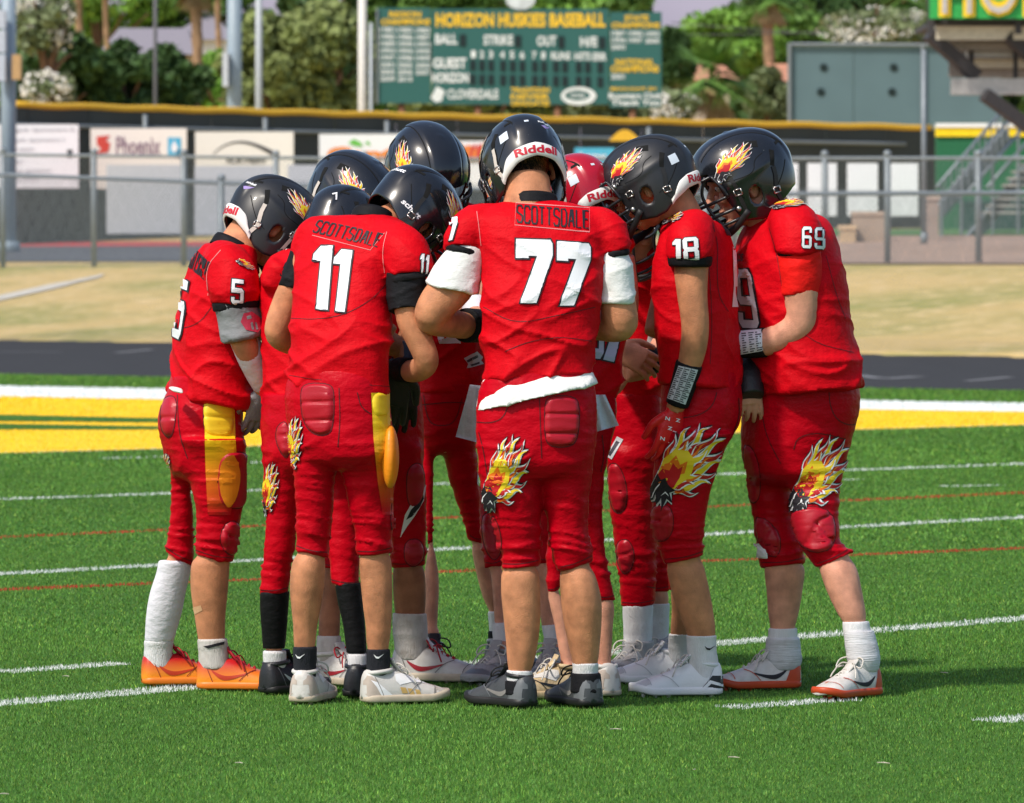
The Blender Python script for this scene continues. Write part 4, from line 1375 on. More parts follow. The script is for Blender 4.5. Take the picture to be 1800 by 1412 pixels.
# ---------------------------------------------------------------- fences
GALV = M('galvanised_steel', (.22, .25, .27), rough=.5, metal=.4, var=.1); GALVD = M('dull_steel', (.20, .23, .24), rough=.6, metal=.3)
def chain_fence(name, label, pts_px, d_fn, ytop, posts, rail_r=.03, post_r=.035, mesh=.075, wire=.0035, bottom_rail=False):
    xs_ = [P(x, 450, d_fn(x)) for x in pts_px]
    root = empty(name, (xs_[0][0], xs_[0][1], float(gz(xs_[0][0], xs_[0][1])))); tag(root, label, 'fence')
    def top(x): return P(x, ytop(x), d_fn(x))
    mb = MB(); mb.tube([top(x) for x in np.linspace(pts_px[0], pts_px[1], 24)], rail_r, 8); mb.build('rail', GALV, root, sm=True)
    for x in posts:
        t = top(x); b = np.array((t[0], t[1], float(gz(t[0], t[1]))-.05)); m2 = MB(); m2.tube([b, t + (0, 0, .06)], post_r, 10); m2.add(*ellipsoid(t + (0, 0, .07), (post_r*1.3,)*3, 10, 6)); m2.build('post', GALV, root, sm=True)
    # woven wire
    x0, x1 = pts_px; A = top(x0); B = top(x1); L = np.linalg.norm((B-A)[:2]); n = int(L/mesh)
    v = []; f = []
    dirv = (B-A)/n
    for i in range(n):
        for s in (-1, 1):
            k = 0; base = A + dirv*i; z0 = float(gz(base[0], base[1])); z1 = (A+(B-A)*i/n)[2]
            rows = int((z1-z0)/mesh)
            # a zig-zag wire drawn as thin crossed strips
            pts = [np.array((base[0]+dirv[0]*.5*(1+s*(1 if r_ % 2 else -1)*1.0), base[1], z0+(z1-z0)*r_/max(rows, 1))) for r_ in range(rows+1)]
            for a_, b_ in zip(pts[:-1], pts[1:]):
                nn = len(v); dd_ = b_-a_; w = np.array((-dd_[2], 0, dd_[0])); w = w/np.linalg.norm(w)*wire*.5
                v += [a_-w, a_+w, b_+w, b_-w]; f.append((nn, nn+1, nn+2, nn+3))
        if len(v) > 400000: break
    me = new_mesh('wire_mesh', np.array(v)-parent_loc(root), f); o = link('wire_mesh', me, GALVD, root); tag(o, kind='stuff')
    return root
chain_fence('chain_link_fence', 'grey chain-link fence with bare top rail along the edge of the track', (-60, 1860), lambda x: 89-.0079*x+1.5, lambda x: np.interp(x, [0, 500, 1300, 1800], [307, 326, 342, 339]), [-30, 389, 820, 1240, 1850], post_r=.05, rail_r=.03, wire=.0065)
chain_fence('chain_link_fence', 'grey chain-link fence with closely spaced posts on top of the dry bank', (-60, 1860), lambda x: 113-.008*x, lambda x: np.interp(x, [0, 700, 1800], [272, 280, 278]), [5, 165, 323, 485, 640, 800, 960, 1120, 1290, 1450, 1560, 1720], post_r=.055, mesh=.11, wire=.005)

# ---------------------------------------------------------------- outfield wall
def dw(x): return 141 + 25*x/1600
WALLM = M('dark_green_padding', (.030, .038, .040), rough=.6, var=.15, vscale=.7); CAPY = M('yellow_cap', (.72, .42, .03), rough=.5, var=.08)
def wp(x, y, dy=0): return P(x, y, dw(x)+dy)
root = empty('outfield_wall', wp(-40, 410)); tag(root, 'long dark outfield wall with yellow padded top behind the ball field', 'wall')
ztop = P(0, 188, 141)[2]
def zpx_at(x, y, dy=0): return P(x, y, dw(x)+dy)[2]
xw = list(range(-60, 1740, 108))
for a, b in zip(xw[:-1], xw[1:]):
    pa = wp(a, 300); pb_ = wp(b, 300); za = float(gz(pa[0], pa[1]))-.2; g_ = (pb_-pa)*.004
    mb = MB(); A0 = pa[:2]+g_[:2]; B0 = pb_[:2]-g_[:2]
    mb.hexa([(A0[0], A0[1], za), (B0[0], B0[1], za), (B0[0], B0[1]+.2, za), (A0[0], A0[1]+.2, za), (A0[0], A0[1], ztop), (B0[0], B0[1], ztop), (B0[0], B0[1]+.2, ztop), (A0[0], A0[1]+.2, ztop)])
    mb.build('panel', WALLM, root)
mb = MB(); mb.tube([np.array((*wp(x, 300)[:2], ztop+.06+.015*math.sin(x*.05))) for x in range(28, 1645, 24)], .08, 8); mb.build('yellow_cap', CAPY, root, sm=True)
mb = MB(); mb.tube([np.array((wp(x, 300)[0], wp(x, 300)[1]-.3, ztop-.42)) for x in range(-60, 1640, 50)], .05, 8); mb.build('rail', GALV, root, sm=True)
for x in (255, 466, 680, 885, 1140, 1300): 
    p = wp(x, 300, -.3); mb = MB(); mb.tube([(p[0], p[1], zpx_at(x, 330)), (p[0], p[1], ztop-.1)], .06, 8); mb.build('post', GALV, root, sm=True)
# banners
def board(name, label, x0, x1, y0, y1, d, mat, group=None, th=.05):
    r_ = empty(name, P((x0+x1)/2, y1, d)); tag(r_, label, 'banner' if 'banner' in name else 'panel', group)
    a = P(x0, y0, d); b = P(x1, y1, d); mb = MB(); mb.box((a[0], d, b[2]), (b[0], d+th, a[2])); mb.build('sheet', mat, r_)
    return r_
def btext(root, s, x0, x1, y0, y1, d, mat, name='lettering', bold=.015):
    v2, f2, _ = text2d(s, bold); mb = MB(); mb.add([P(x0+(x1-x0)*u, y1+(y0-y1)*v, d-.02) for u, v in v2], f2); return mb.build(name, mat, root)
def bpoly(root, pts, d, mat, name='mark'):
    v2, f2 = tess([pts]); mb = MB(); mb.add([P(u, v, d-.015) for u, v in v2], f2); return mb.build(name, mat, root)
BW = M('banner_white', (.82, .83, .84), rough=.6, var=.04); BC = M('banner_cream', (.80, .77, .70), rough=.6, var=.04)
T_GR = M('print_grey', (.42, .43, .46)); T_K = M('print_black', (.04, .04, .045)); T_R = M('print_red', (.6, .07, .05)); T_B = M('print_blue', (.08, .42, .62)); T_O = M('print_orange', (.80, .26, .05)); T_G = M('print_green', (.15, .50, .08)); T_M = M('print_mauve', (.30, .22, .27))
D1 = 140.5
r_ = board('wall_banner', 'plain white wall banner of faint grey print beside the light pole', -40, 138, 219, 331, D1, BW)
for y, x1 in ((228, 130), (246, 112), (262, 60), (284, 40), (300, 90), (314, 70)): btext(r_, 'league sponsors list'[:8+x1//12], 8, x1, y-4, y+4, D1, T_GR)
bpoly(r_, [(118, 263), (127, 263), (127, 277), (118, 277)], D1, T_K)
r_ = board('wall_banner', 'cream wall banner with red swirl, mauve script and blue square', 159, 328, 226, 332, 142.5, BC)
bpoly(r_, [(170, 240), (194, 238), (186, 248), (194, 252), (190, 268), (168, 270), (178, 262), (170, 254)], 142.5, T_R); btext(r_, 'Phoenix', 204, 282, 240, 272, 142.5, T_M); bpoly(r_, [(295, 242), (318, 242), (318, 273), (295, 273)], 142.5, T_B); bpoly(r_, [(306, 247), (313, 260), (308, 268), (302, 266), (301, 258)], 142.4, BW)
r_ = board('wall_banner', 'cream wall banner with a black swoosh arc over small lettering', 343, 516, 232, 336, 145.3, BC)
arc = [(375+115*(t/20), 270-22*math.sin(math.pi*(t/20)**.8)) for t in range(21)]; arc2 = [(x, y+2+9*(k/20)**2) for k, (x, y) in enumerate(arc)][::-1]
bpoly(r_, arc+arc2, 145.3, T_K); btext(r_, 'NORTHERN', 398, 466, 276, 288, 145.3, T_K)
r_ = board('wall_banner', 'white wall banner with orange lettering under a green leaf', 561, 790, 236, 330, 148, BW)
btext(r_, 'Cantina', 575, 760, 258, 284, 148, T_O, bold=.05); bpoly(r_, [(612, 252), (622, 244), (634, 250), (638, 258), (624, 257)], 148, T_G); bpoly(r_, [(640, 252), (648, 248), (652, 256)], 148, T_G)
r_ = board('wall_banner', 'red and cream patterned wall banner beside a black helmet', 800, 852, 248, 330, 151, BW)
for k in range(7): bpoly(r_, [(802+6*k, 256+5*(k % 3)), (812+6*k, 252+4*(k % 2)), (814+6*k, 276+4*(k % 3)), (800+6*k, 284-5*(k % 2))], 151-.01*k, T_O if k % 2 else T_R)
r_ = board('wall_banner', 'sky blue wall banner above a white strip', 1010, 1080, 260, 292, 153, T_B); btext(r_, 'Summer', 1018, 1066, 268, 280, 153, BW)
r_ = board('wall_banner', 'white lower wall banner under the sky blue one', 985, 1080, 293, 350, 153.2, BW)
r_ = empty('wall_emblem', P(1097, 248, 152)); tag(r_, 'yellow half-round emblem hanging on the dark outfield wall', 'emblem')
mb = MB(); mb.add(*tess([[(1070+60*t/16, 250-22*math.sin(math.pi*t/16)) for t in range(17)]])); v2, f2 = tess([[(1070+56*t/16, 248-20*math.sin(math.pi*t/16)) for t in range(17)]]); mb = MB(); mb.add([P(u, v, 152.2) for u, v in v2]+[P(u, v, 152.3) for u, v in v2], f2+[tuple(i+len(v2) for i in q) for q in f2]); mb.build('disc', CAPY, r_)
# grey wind screens and white panels in front of the wall
GREYP = M('grey_screen', (.50, .51, .55), rough=.7, var=.05); WHP = M('white_panel', (.88, .89, .90), rough=.5, var=.03)
for x0, x1, y0, y1, lab in ((187, 322, 290, 411, 'pale grey wind screen below the banner with the blue square'), (342, 486, 292, 413, 'pale grey wind screen below the banner with the black arc'), (506, 640, 290, 400, 'pale grey wind screen below the banner with orange lettering')):
    board('wind_screen', lab, x0, x1, y0, y1, 118, GREYP, 'grey wind screens')
for x0, x1 in ((1379, 1403), (1419, 1471), (1489, 1543), (1561, 1614)):
    board('white_panel', 'blank white upright panel standing below the dark outfield wall', x0, x1, 287, 380, 128, WHP, 'white panels')

# ---------------------------------------------------------------- scoreboard
DS = 188
SBG = M('scoreboard_green', (.025, .115, .105), rough=.5, var=.08); SBY = M('scoreboard_yellow', (.82, .52, .03)); SBW = M('scoreboard_white', (.72, .76, .76)); SBK = M('scoreboard_lamp_window', (.010, .022, .024), rough=.3)
root = empty('scoreboard', (P(913, 190, DS)[0], DS, float(gz(0, DS)))); tag(root, 'green baseball scoreboard with yellow title and rows of dark score windows', 'scoreboard')
def sby(x, y): return y + (x-663)*.018      # the board's rows run slightly downhill in the picture
for x0, x1 in ((663, 757), (759, 1070), (1072, 1163)):
    a = P(x0, sby(x0, 14), DS); b = P(x1, sby(x0, 182), DS); mb = MB(); mb.box((a[0], DS, b[2]), (b[0], DS+.35, a[2])); mb.build('board', SBG, root)
mb = MB(); mb.beam(P(663, 15, DS-.05), P(663, 183, DS-.05), .06); mb.build('frame', GALV, root)
def st(s, x0, x1, y0, y1, m, b=.02): btext(root, s, x0, x1, sby(x0, y0), sby(x0, y1), DS, m, bold=b)
st('HORIZON HUSKIES BASEBALL', 766, 1064, 21, 46, SBY, .04)
st('REGION', 684, 740, 20, 30, SBY, .03); st('CHAMPIONS', 670, 756, 33, 44, SBY, .03)
for i in range(8):
    for j, x in enumerate((668, 699, 730)):
        if i == 7 and j == 2: continue
        st(str(1981+i*4+j), x, x+26, 48+12.3*i, 57+12.3*i, SBW)
for s, x0, x1 in (('BALL', 765, 804), ('STRIKE', 850, 902), ('OUT', 944, 978), ('H/E', 1020, 1050)):
    st(s, x0, x1, 58, 76, SBW, .03)
def sbox(x0, x1, y0, y1):
    m = MB(); a = P(x0, sby(x0, y0), DS-.03); b = P(x1, sby(x0, y1), DS-.03); m.box((a[0], DS-.03, b[2]), (b[0], DS+.02, a[2])); m.build('score_window', SBK, root)
for x in (808, 905, 981, 1053): sbox(x, x+11, 58, 79)
for s, x in zip('12345678', (828, 843, 859, 879, 896, 914, 935, 951)): st(s, x, x+8, 86, 99, SBW, .03)
for s, x0, x1 in (('RUNS', 969, 1003), ('HITS', 1010, 1038), ('ERR', 1042, 1066)): st(s, x0, x1, 86, 100, SBW, .03)
st('GUEST', 761, 820, 100, 119, SBW, .04); st('HORIZON', 759, 824, 126, 144, SBW, .04)
for y in (103, 128):
    for x in (826, 842, 858, 879, 896, 913, 935, 951, 972, 988, 1012, 1028, 1050): sbox(x, x+10, y, y+18)
st('CLOVERDALE', 786, 876, 155, 172, SBW, .03); bpoly(root, [(757, 172), (768, 152), (782, 160), (776, 178), (766, 180)], DS, SBW)
for k, s in enumerate(('TRADITION', 'NEVER', 'GRADUATES')): st(s, 898, 966, 150+11.5*k, 159+11.5*k, SBY, .03)
m = MB(); oc = [(1017+31*math.cos(t), 169+16*math.sin(t)) for t in np.linspace(0, 2*math.pi, 28, endpoint=False)]; ic = [(1015+22*math.cos(t), 168+9*math.sin(t)) for t in np.linspace(0, 2*math.pi, 28, endpoint=False)]
v2, f2 = tess([oc, ic]); m.add([P(u, v, DS-.02) for u, v in v2], f2); m.build('oval_mark', SBW, root); st('OVAL', 1002, 1030, 158, 166, SBW)
st('STATE', 1098, 1140, 19, 29, SBY, .03); st('CHAMPIONS', 1075, 1160, 32, 42, SBY, .03)
for i, n_ in enumerate((3, 3, 1)):
    for j in range(n_): st(str(1987+i*7+j*3), 1074+30*j, 1099+30*j, 47+12*i, 56+12*i, SBW)
st('NATIONAL', 1082, 1150, 96, 107, SBY, .03); st('CHAMPIONS', 1074, 1158, 108, 120, SBY, .03); st('2001', 1074, 1098, 123, 132, SBW)
st('BROUGHT BY', 1074, 1156, 146, 152, SBY, .02); st('Boosters Club', 1070, 1162, 156, 166, SBW, .03); st('Thank You', 1074, 1160, 168, 178, SBW, .03)
m = MB(); m.add(*[(lambda q: ([P(u, v, DS-.05) for u, v in q[0]]+[P(u, v, DS+.1) for u, v in q[0]], q[1]+[tuple(i+len(q[0]) for i in w) for w in q[1]]))(tess([[(915+26*math.cos(t), 0+17*math.sin(t)) for t in np.linspace(0, 2*math.pi, 30, endpoint=False)]]))][0]); m.build('round_emblem', M('emblem_grey', (.55, .60, .62), var=.3, vscale=3), root)
for x in (706, 840, 980, 1112):
    p = P(x, 185, DS+.2); m = MB(); m.tube([(p[0], p[1], float(gz(p[0], p[1]))-.3), (p[0], p[1], p[2]+.4)], .11, 10); m.build('post', M('rusty_post', (.22, .10, .05), rough=.8), root, sm=True)
# batter's eye
DB = 176; EYE = M('slate_green_panel', (.10, .165, .185), rough=.6, var=.06, vscale=.8)
root = empty('backdrop_screen', (P(1560, 215, DB)[0], DB, float(gz(0, DB)))); tag(root, 'tall blue-grey backdrop screen with four dark holes', 'screen')
for a, b in ((1388, 1500), (1501, 1622), (1623, 1760)):
    p = P(a, 80, DB); q = P(b, 224, DB); m = MB(); m.box((p[0], DB, q[2]-1.5), (q[0], DB+.15, p[2])); m.build('panel', EYE, root)
for x, y in ((1448, 119), (1571, 119), (1443, 162), (1568, 162)):
    m = MB(); m.tube([P(x, y, DB-.03), P(x, y, DB+.02)], .12, 14); m.build('hole', SBK, root)
for x in (1388, 1622): 
    p = P(x, 76, DB-.1); m = MB(); m.tube([(p[0], DB-.1, 1.5), p], .06, 8); m.build('post', GALV, root)
m = MB(); m.tube([P(1386, 78, DB-.1), P(1760, 80, DB-.1)], .05, 8); m.build('rail', GALV, root)

# ---------------------------------------------------------------- poles
def pole(label, x, w, y0, d, mat, extra=None, yb=None):
    p = P(x, y0, d); r_ = empty('pole', (p[0], d, float(gz(p[0], d)))); tag(r_, label, 'pole'); rr = w/2/F*d
    m = MB(); m.tube([(p[0], d, float(gz(p[0], d))-.2), (p[0], d, p[2])], [rr*1.04, rr*.96], 16); m.build('shaft', mat, r_, sm=True)
    m = MB(); m.tube([(p[0], d, float(gz(p[0], d))), (p[0], d, float(gz(p[0], d))+.25)], rr*1.5, 16); m.build('base', mat, r_, sm=True)
    return r_
BLUEG = M('blue_grey_paint', (.26, .33, .39), rough=.45, var=.06); WHPOLE = M('weathered_white_pole', (.66, .65, .62), rough=.6, var=.12); DKP = M('dark_pole', (.10, .10, .11), rough=.6)
r_ = pole('thick blue-grey light pole with boxes strapped to it', 15, 27, -120, 132, BLUEG)
for y0, y1 in ((18, 50), (54, 92), (96, 142)):
    a = P(-8, y0, 131.3); b = P(9, y1, 131.3); m = MB(); m.box((a[0], 131.3, b[2]), (b[0], 131.7, a[2])); m.build('box', M('pale_box', (.50, .54, .60)), r_)
a = P(21, 96, 131.3); b = P(36, 140, 131.3); m = MB(); m.box((a[0], 131.3, b[2]), (b[0], 131.7, a[2])); m.build('tan_box', M('tan_box', (.52, .32, .14)), r_)
pole('thin dark pole in front of the dark hedge', 273, 7, -120, 172, DKP)
r_ = pole('stout blue-grey pole with a small white box', 412, 26, -120, 168, BLUEG)
a = P(391, 92, 167.5); b = P(401, 152, 167.5); m = MB(); m.box((a[0], 167.5, b[2]), (b[0], 167.9, a[2])); m.build('box', M('pale_box', (.5, .54, .6)), r_)
pole('slim pale grey pole beside the olive trees', 455, 12, -120, 170, M('pale_pole', (.42, .46, .49), rough=.5))
pole('white weathered flag pole next to the scoreboard', 637, 15, -120, 166, WHPOLE)
pole('slender grey pole behind the white flag pole', 652, 6, 40, 175, M('pale_pole', (.42, .46, .49)))
pole('tall slim galvanised pole rising past the backdrop screen', 1624, 9, 88, 118, GALV)

# ---------------------------------------------------------------- right side: green wall, stairs, stand, benches
root = empty('green_wall', P(1730, 420, 136)); tag(root, 'green padded wall with white and yellow top edge beside the stairs', 'wall')
for (y0, y1, mat, nm, dy) in ((217, 224, BW, 'white_edge', -.1), (224, 240, M('bright_yellow', (.85, .62, .01)), 'yellow_band', -.06), (240, 470, M('padded_green', (.012, .125, .055), rough=.6), 'padding', 0)):
    a = P(1646, y0, 136+dy); b = P(1860, y1, 136+dy); m = MB(); m.box((a[0], 136+dy, b[2]), (b[0], 136.4+dy, a[2])); m.build(nm, mat, root)
root = empty('metal_stairs', P(1700, 440, 124)); tag(root, 'galvanised metal staircase with slanted handrails under the stand', 'stairs')
for k, (xa, ya, xb, yb_) in enumerate(((1646, 330, 1764, 192), (1660, 345, 1778, 205), (1700, 340, 1800, 224), (1735, 330, 1830, 222))):
    m = MB(); m.tube([P(xa, ya, 124+k*.3), P(xb, yb_, 126+k*.3)], .035, 8); m.build('handrail', GALV, root, sm=True)
for k, (xa, ya, xb, yb_) in enumerate(((1690, 440, 1810, 296), (1652, 372, 1770, 236))):
    m = MB(); m.beam(P(xa, ya, 123.8+k*2), P(xb, yb_, 125.8+k*2), .10, .3); m.build('stringer', GALVD, root)
for k in range(12):
    m = MB(); a = P(1662+10*k, 312-11.5*k, 123.9); m.tube([a, a+(0, 0, -.72)], .018, 6); m.build('baluster', GALV, root)
for k in range(11):
    x = 1728+9*k; y = 372-12*k; a = P(x, y, 124.6); m = MB(); m.box((a[0], 124.2, a[2]-.05), (a[0]+1.1, 125.2, a[2])); m.build('tread', M('pale_tread', (.42, .40, .36), rough=.7), root)
for x in (1655, 1690, 1745, 1790): 
    a = P(x, 300, 124.1); m = MB(); m.tube([(a[0], 124.1, 1.1), (a[0], 124.1, P(x, 330-(x-1650)*.9, 124.1)[2])], .03, 8); m.build('upright', GALV, root)
# grandstand corner overhead
DG = 108
root = empty('grandstand', P(1760, 300, DG)); tag(root, 'corner of a raised grandstand with a green banner across its front', 'grandstand')
BAN = M('banner_green', (.03, .38, .08), rough=.6); DSTEEL = M('dark_steel', (.045, .042, .045), rough=.6); ALU = M('aluminium_plank', (.42, .41, .40), rough=.45, metal=.5); CREAM = M('cream_plank', (.62, .58, .48), rough=.6)
def gbox(nm, x0, x1, y0, y1, d0, d1, mat):
    a = P(x0, y0, d0); b = P(x1, y1, d0); m = MB(); m.box((a[0], d0, b[2]), (b[0], d1, a[2])); return m.build(nm, mat, root)
gbox('banner', 1634, 1900, -90, 33, DG-.4, DG-.35, BAN)
for s, x0, x1 in (('H', 1652, 1712), ('O', 1722, 1790), ('R', 1800, 1860)):
    btext(root, s, x0-2, x1+2, -64, 30, DG-.44, M('letter_yellow', (.85, .60, .02)), bold=.07); btext(root, s, x0+4, x1-4, -58, 24, DG-.50, M('letter_grey', (.50, .48, .46)), bold=.0)
gbox('plank', 1645, 1900, 46, 70, DG+.2, DG+.6, CREAM); gbox('plank', 1672, 1900, 75, 88, DG+.8, DG+1.3, M('grey_plank', (.30, .28, .26))); gbox('plank', 1690, 1900, 104, 120, DG+1.5, DG+2.1, CREAM)  # seat planks alternate between cream and a darker grey
gbox('plank', 1700, 1900, 90, 101, DG+1.1, DG+1.6, ALU); gbox('plank', 1712, 1900, 122, 135, DG+1.7, DG+2.3, M('grey_plank', (.30, .28, .26))); gbox('riser', 1668, 1900, 42, 136, DG+2.6, DG+2.7, M('grey_riser', (.22, .21, .20), rough=.7)); gbox('walkway_edge', 1674, 1900, 138, 166, DG+.4, DG+.9, ALU); gbox('deck', 1640, 1900, 34, 42, DG, DG+5, DSTEEL)
for (xa, ya, xb, yb_) in ((1632, 60, 1716, 134), (1770, 60, 1850, 134), (1730, 166, 1820, 232)):
    m = MB(); m.beam(P(xa, ya, DG+.3), P(xb, yb_, DG+.6), .26, .22); m.build('stringer', DSTEEL, root)
for x in (1636, 1790):
    m = MB(); m.beam(P(x, -80, DG-.1), P(x, 60, DG-.1), .12); m.build('post', DSTEEL, root)
for x in (1708, 1785): m = MB(); m.beam(P(x, 88, DG+1), P(x, 140, DG+1), .08); m.build('bracket', DSTEEL, root)
m = MB(); m.beam(P(1830, 200, DG+1), (P(1830, 200, DG+1)[0], DG+1, 1.0), .25); m.build('column', DSTEEL, root)
for x0, x1, y0, y1, d, c, lab in ((1500, 1560, 372, 432, 121, (.45, .34, .26), 'low tan block wall beyond the bank fence'), (1478, 1504, 396, 420, 120.5, (.58, .42, .26), 'small tan bench end beside the low block wall'), (1632, 1650, 345, 448, 121, (.40, .31, .26), 'narrow brown block pillar beside the tall slim pole'), (1690, 1800, 352, 440, 128, (.02, .075, .06), 'dark green equipment bin under the metal stairs')):
    r_ = empty('block_wall' if 'block' in lab else 'storage_bin' if 'bin' in lab else 'bench', P((x0+x1)/2, y1, d)); tag(r_, lab, 'wall' if 'wall' in lab else 'pillar' if 'pillar' in lab else 'bench' if 'bench' in lab else 'bin')
    a = P(x0, y0, d); b = P(x1, y1, d); m = MB(); m.box((a[0], d, b[2]-.6), (b[0], d+.6, a[2]-.08)); m.build('body', M('block_%d' % x0, c, rough=.9, var=.15, vscale=2), r_)
    m = MB(); m.box((a[0]-.03, d-.03, a[2]-.08), (b[0]+.03, d+.63, a[2])); m.build('coping', M('cap_%d' % x0, tuple(min(1, q*1.25) for q in c), rough=.9), r_)
band('infield_grass', M('infield_green', (.08, .20, .05), rough=.95, var=.2), 52, 58, 3.2, 16, .05)

# ---------------------------------------------------------------- houses, trees, mountain beyond
def house(name, label, x0, x1, y_eave, y_ridge, d, wall, roof, hip=.25):
    r_ = empty(name, (P((x0+x1)/2, 200, d)[0], d, float(gz(0, d)))); tag(r_, label, 'house')
    a = P(x0, y_eave, d); b = P(x1, y_eave, d); zr = P(x0, y_ridge, d)[2]; z0 = float(gz(0, d)); dp = 9
    m = MB(); m.box((a[0]+.4, d+.4, z0), (b[0]-.4, d+dp-.4, a[2])); m.build('wall', wall, r_)
    w = b[0]-a[0]; hx = w*hip
    m = MB(); m.add([(a[0], d, a[2]), (b[0], d, a[2]), (b[0], d+dp, a[2]), (a[0], d+dp, a[2]), (a[0]+hx, d+dp/2, zr), (b[0]-hx, d+dp/2, zr)], [(0, 1, 5, 4), (1, 2, 5), (2, 3, 4, 5), (3, 0, 4), (0, 3, 2, 1)]); rf = m.build('roof', roof, r_)
    for k in range(3):
        xx = a[0]+w*(.2+.28*k); m = MB(); m.box((xx, d+.32, z0+1), (xx+1.1, d+.42, z0+2.2)); m.build('window', SBK, r_)
    return r_
TERRA = M('terracotta_tile', (.52, .24, .15), rough=.85, var=.15, vscale=2, bump=.5, bscale=8); GREYR = M('grey_shingle', (.25, .23, .26), rough=.9, var=.1); STUC = M('stucco', (.58, .48, .40), rough=.9)
house('house', 'house with long pale grey roof behind the dark hedge', 170, 345, 96, 42, 235, STUC, GREYR, .15)
house('house', 'pale gable house behind the shaggy palm trunk', 290, 420, 70, 22, 255, M('pale_stucco', (.72, .70, .68)), GREYR, .4)
house('house', 'terracotta roofed house behind the scoreboard edge', 1150, 1300, 140, 100, 235, STUC, TERRA, .2)
house('house', 'terracotta roofed house left of the backdrop screen', 1330, 1460, 150, 106, 240, STUC, TERRA, .2)
BARK = M('brown_bark', (.16, .09, .055), rough=.95, var=.3, bump=.6, bscale=20); PBARK = M('palm_bark', (.30, .19, .11), rough=.95, var=.25, vscale=4, bump=.6, bscale=12)
def leafmat(name, c, f=.35):
    m = M(name, c, rough=.6, var=f, vscale=1.1, spec=.25); b = m.node_tree.nodes['Principled BSDF']
    return m
def crown_mesh(center, rad, n, leaf, seed, clumps=26, droop=0.0):
    r = np.random.default_rng(seed); rad = np.array(rad)
    cc = r.normal(0, 1, (clumps, 3)); cc /= np.linalg.norm(cc, axis=1)[:, None]; cc *= r.uniform(.45, 1, (clumps, 1))**.6
    cs = r.uniform(.18, .42, clumps)
    k = r.integers(0, clumps, n); dv = r.normal(0, 1, (n, 3)); dv /= np.linalg.norm(dv, axis=1)[:, None]
    p = (cc[k] + dv*(cs[k]*r.uniform(.55, 1.05, n)**.5)[:, None])*rad + center
    a = r.normal(0, 1, (n, 3)); a /= np.linalg.norm(a, axis=1)[:, None]; b = np.cross(a, r.normal(0, 1, (n, 3))); b /= np.linalg.norm(b, axis=1)[:, None]
    s = leaf*r.uniform(.5, 1.3, (n, 1))
    V = np.stack([p-a*s, p+b*s*.55, p+a*s, p-b*s*.55], 1).reshape(-1, 3)
    return V, [tuple(range(4*i, 4*i+4)) for i in range(n)]
def tree(label, x, ytop, ybot, wpx, d, mat, seed, n=3200, leaf=.22, name='tree', flowers=None, depth=None, clumps=26):
    k = d/F; cx = (x-CXP)*k; zt = H-(ytop-HY)*k; zb = H-(ybot-HY)*k; z0 = float(gz(cx, d)); rad = (wpx/2*k, depth or min(wpx/2*k, 3.0), (zt-zb)/2)
    r_ = empty(name, (cx, d, z0)); tag(r_, label, 'bush' if name == 'bush' else 'tree')
    c = np.array((cx, d, (zt+zb)/2))
    m = MB(); lim = [np.array((cx, d, z0-.2)), np.array((cx+.1, d, (z0+c[2])/2)), c]
    m.add(*tube(lim, [.26, .2, .1], 10, sub=3)); rr = np.random.default_rng(seed+1)
    for q in range(7):
        e = c + rr.normal(0, .5, 3)*np.array(rad); s = lim[1]*.6+c*.4; m.add(*tube([s, (s+e)/2+(0, 0, .2), e], [.11, .07, .03], 6, sub=2))
    m.build('trunk', BARK, r_, sm=True)
    V, f = crown_mesh(c, rad, n, leaf, seed, clumps); m = MB(); m.add(V, f); m.build('crown', mat, r_)
    if flowers:
        V, f = crown_mesh(c + (0, -.25, .1), np.array(rad)*1.03, flowers, .075, seed+5, clumps); m = MB(); m.add(V, f); o = m.build('blossom', M('white_blossom', (.78, .76, .70), rough=.8), r_); tag(o, kind='stuff')
    return r_
LG = leafmat('leaf_dark', (.052, .105, .032)); LM = leafmat('leaf_mid', (.115, .225, .045)); LO = leafmat('leaf_olive', (.21, .255, .085)); LB = leafmat('leaf_bright', (.17, .33, .05)); LP = leafmat('leaf_grey_green', (.17, .21, .10))
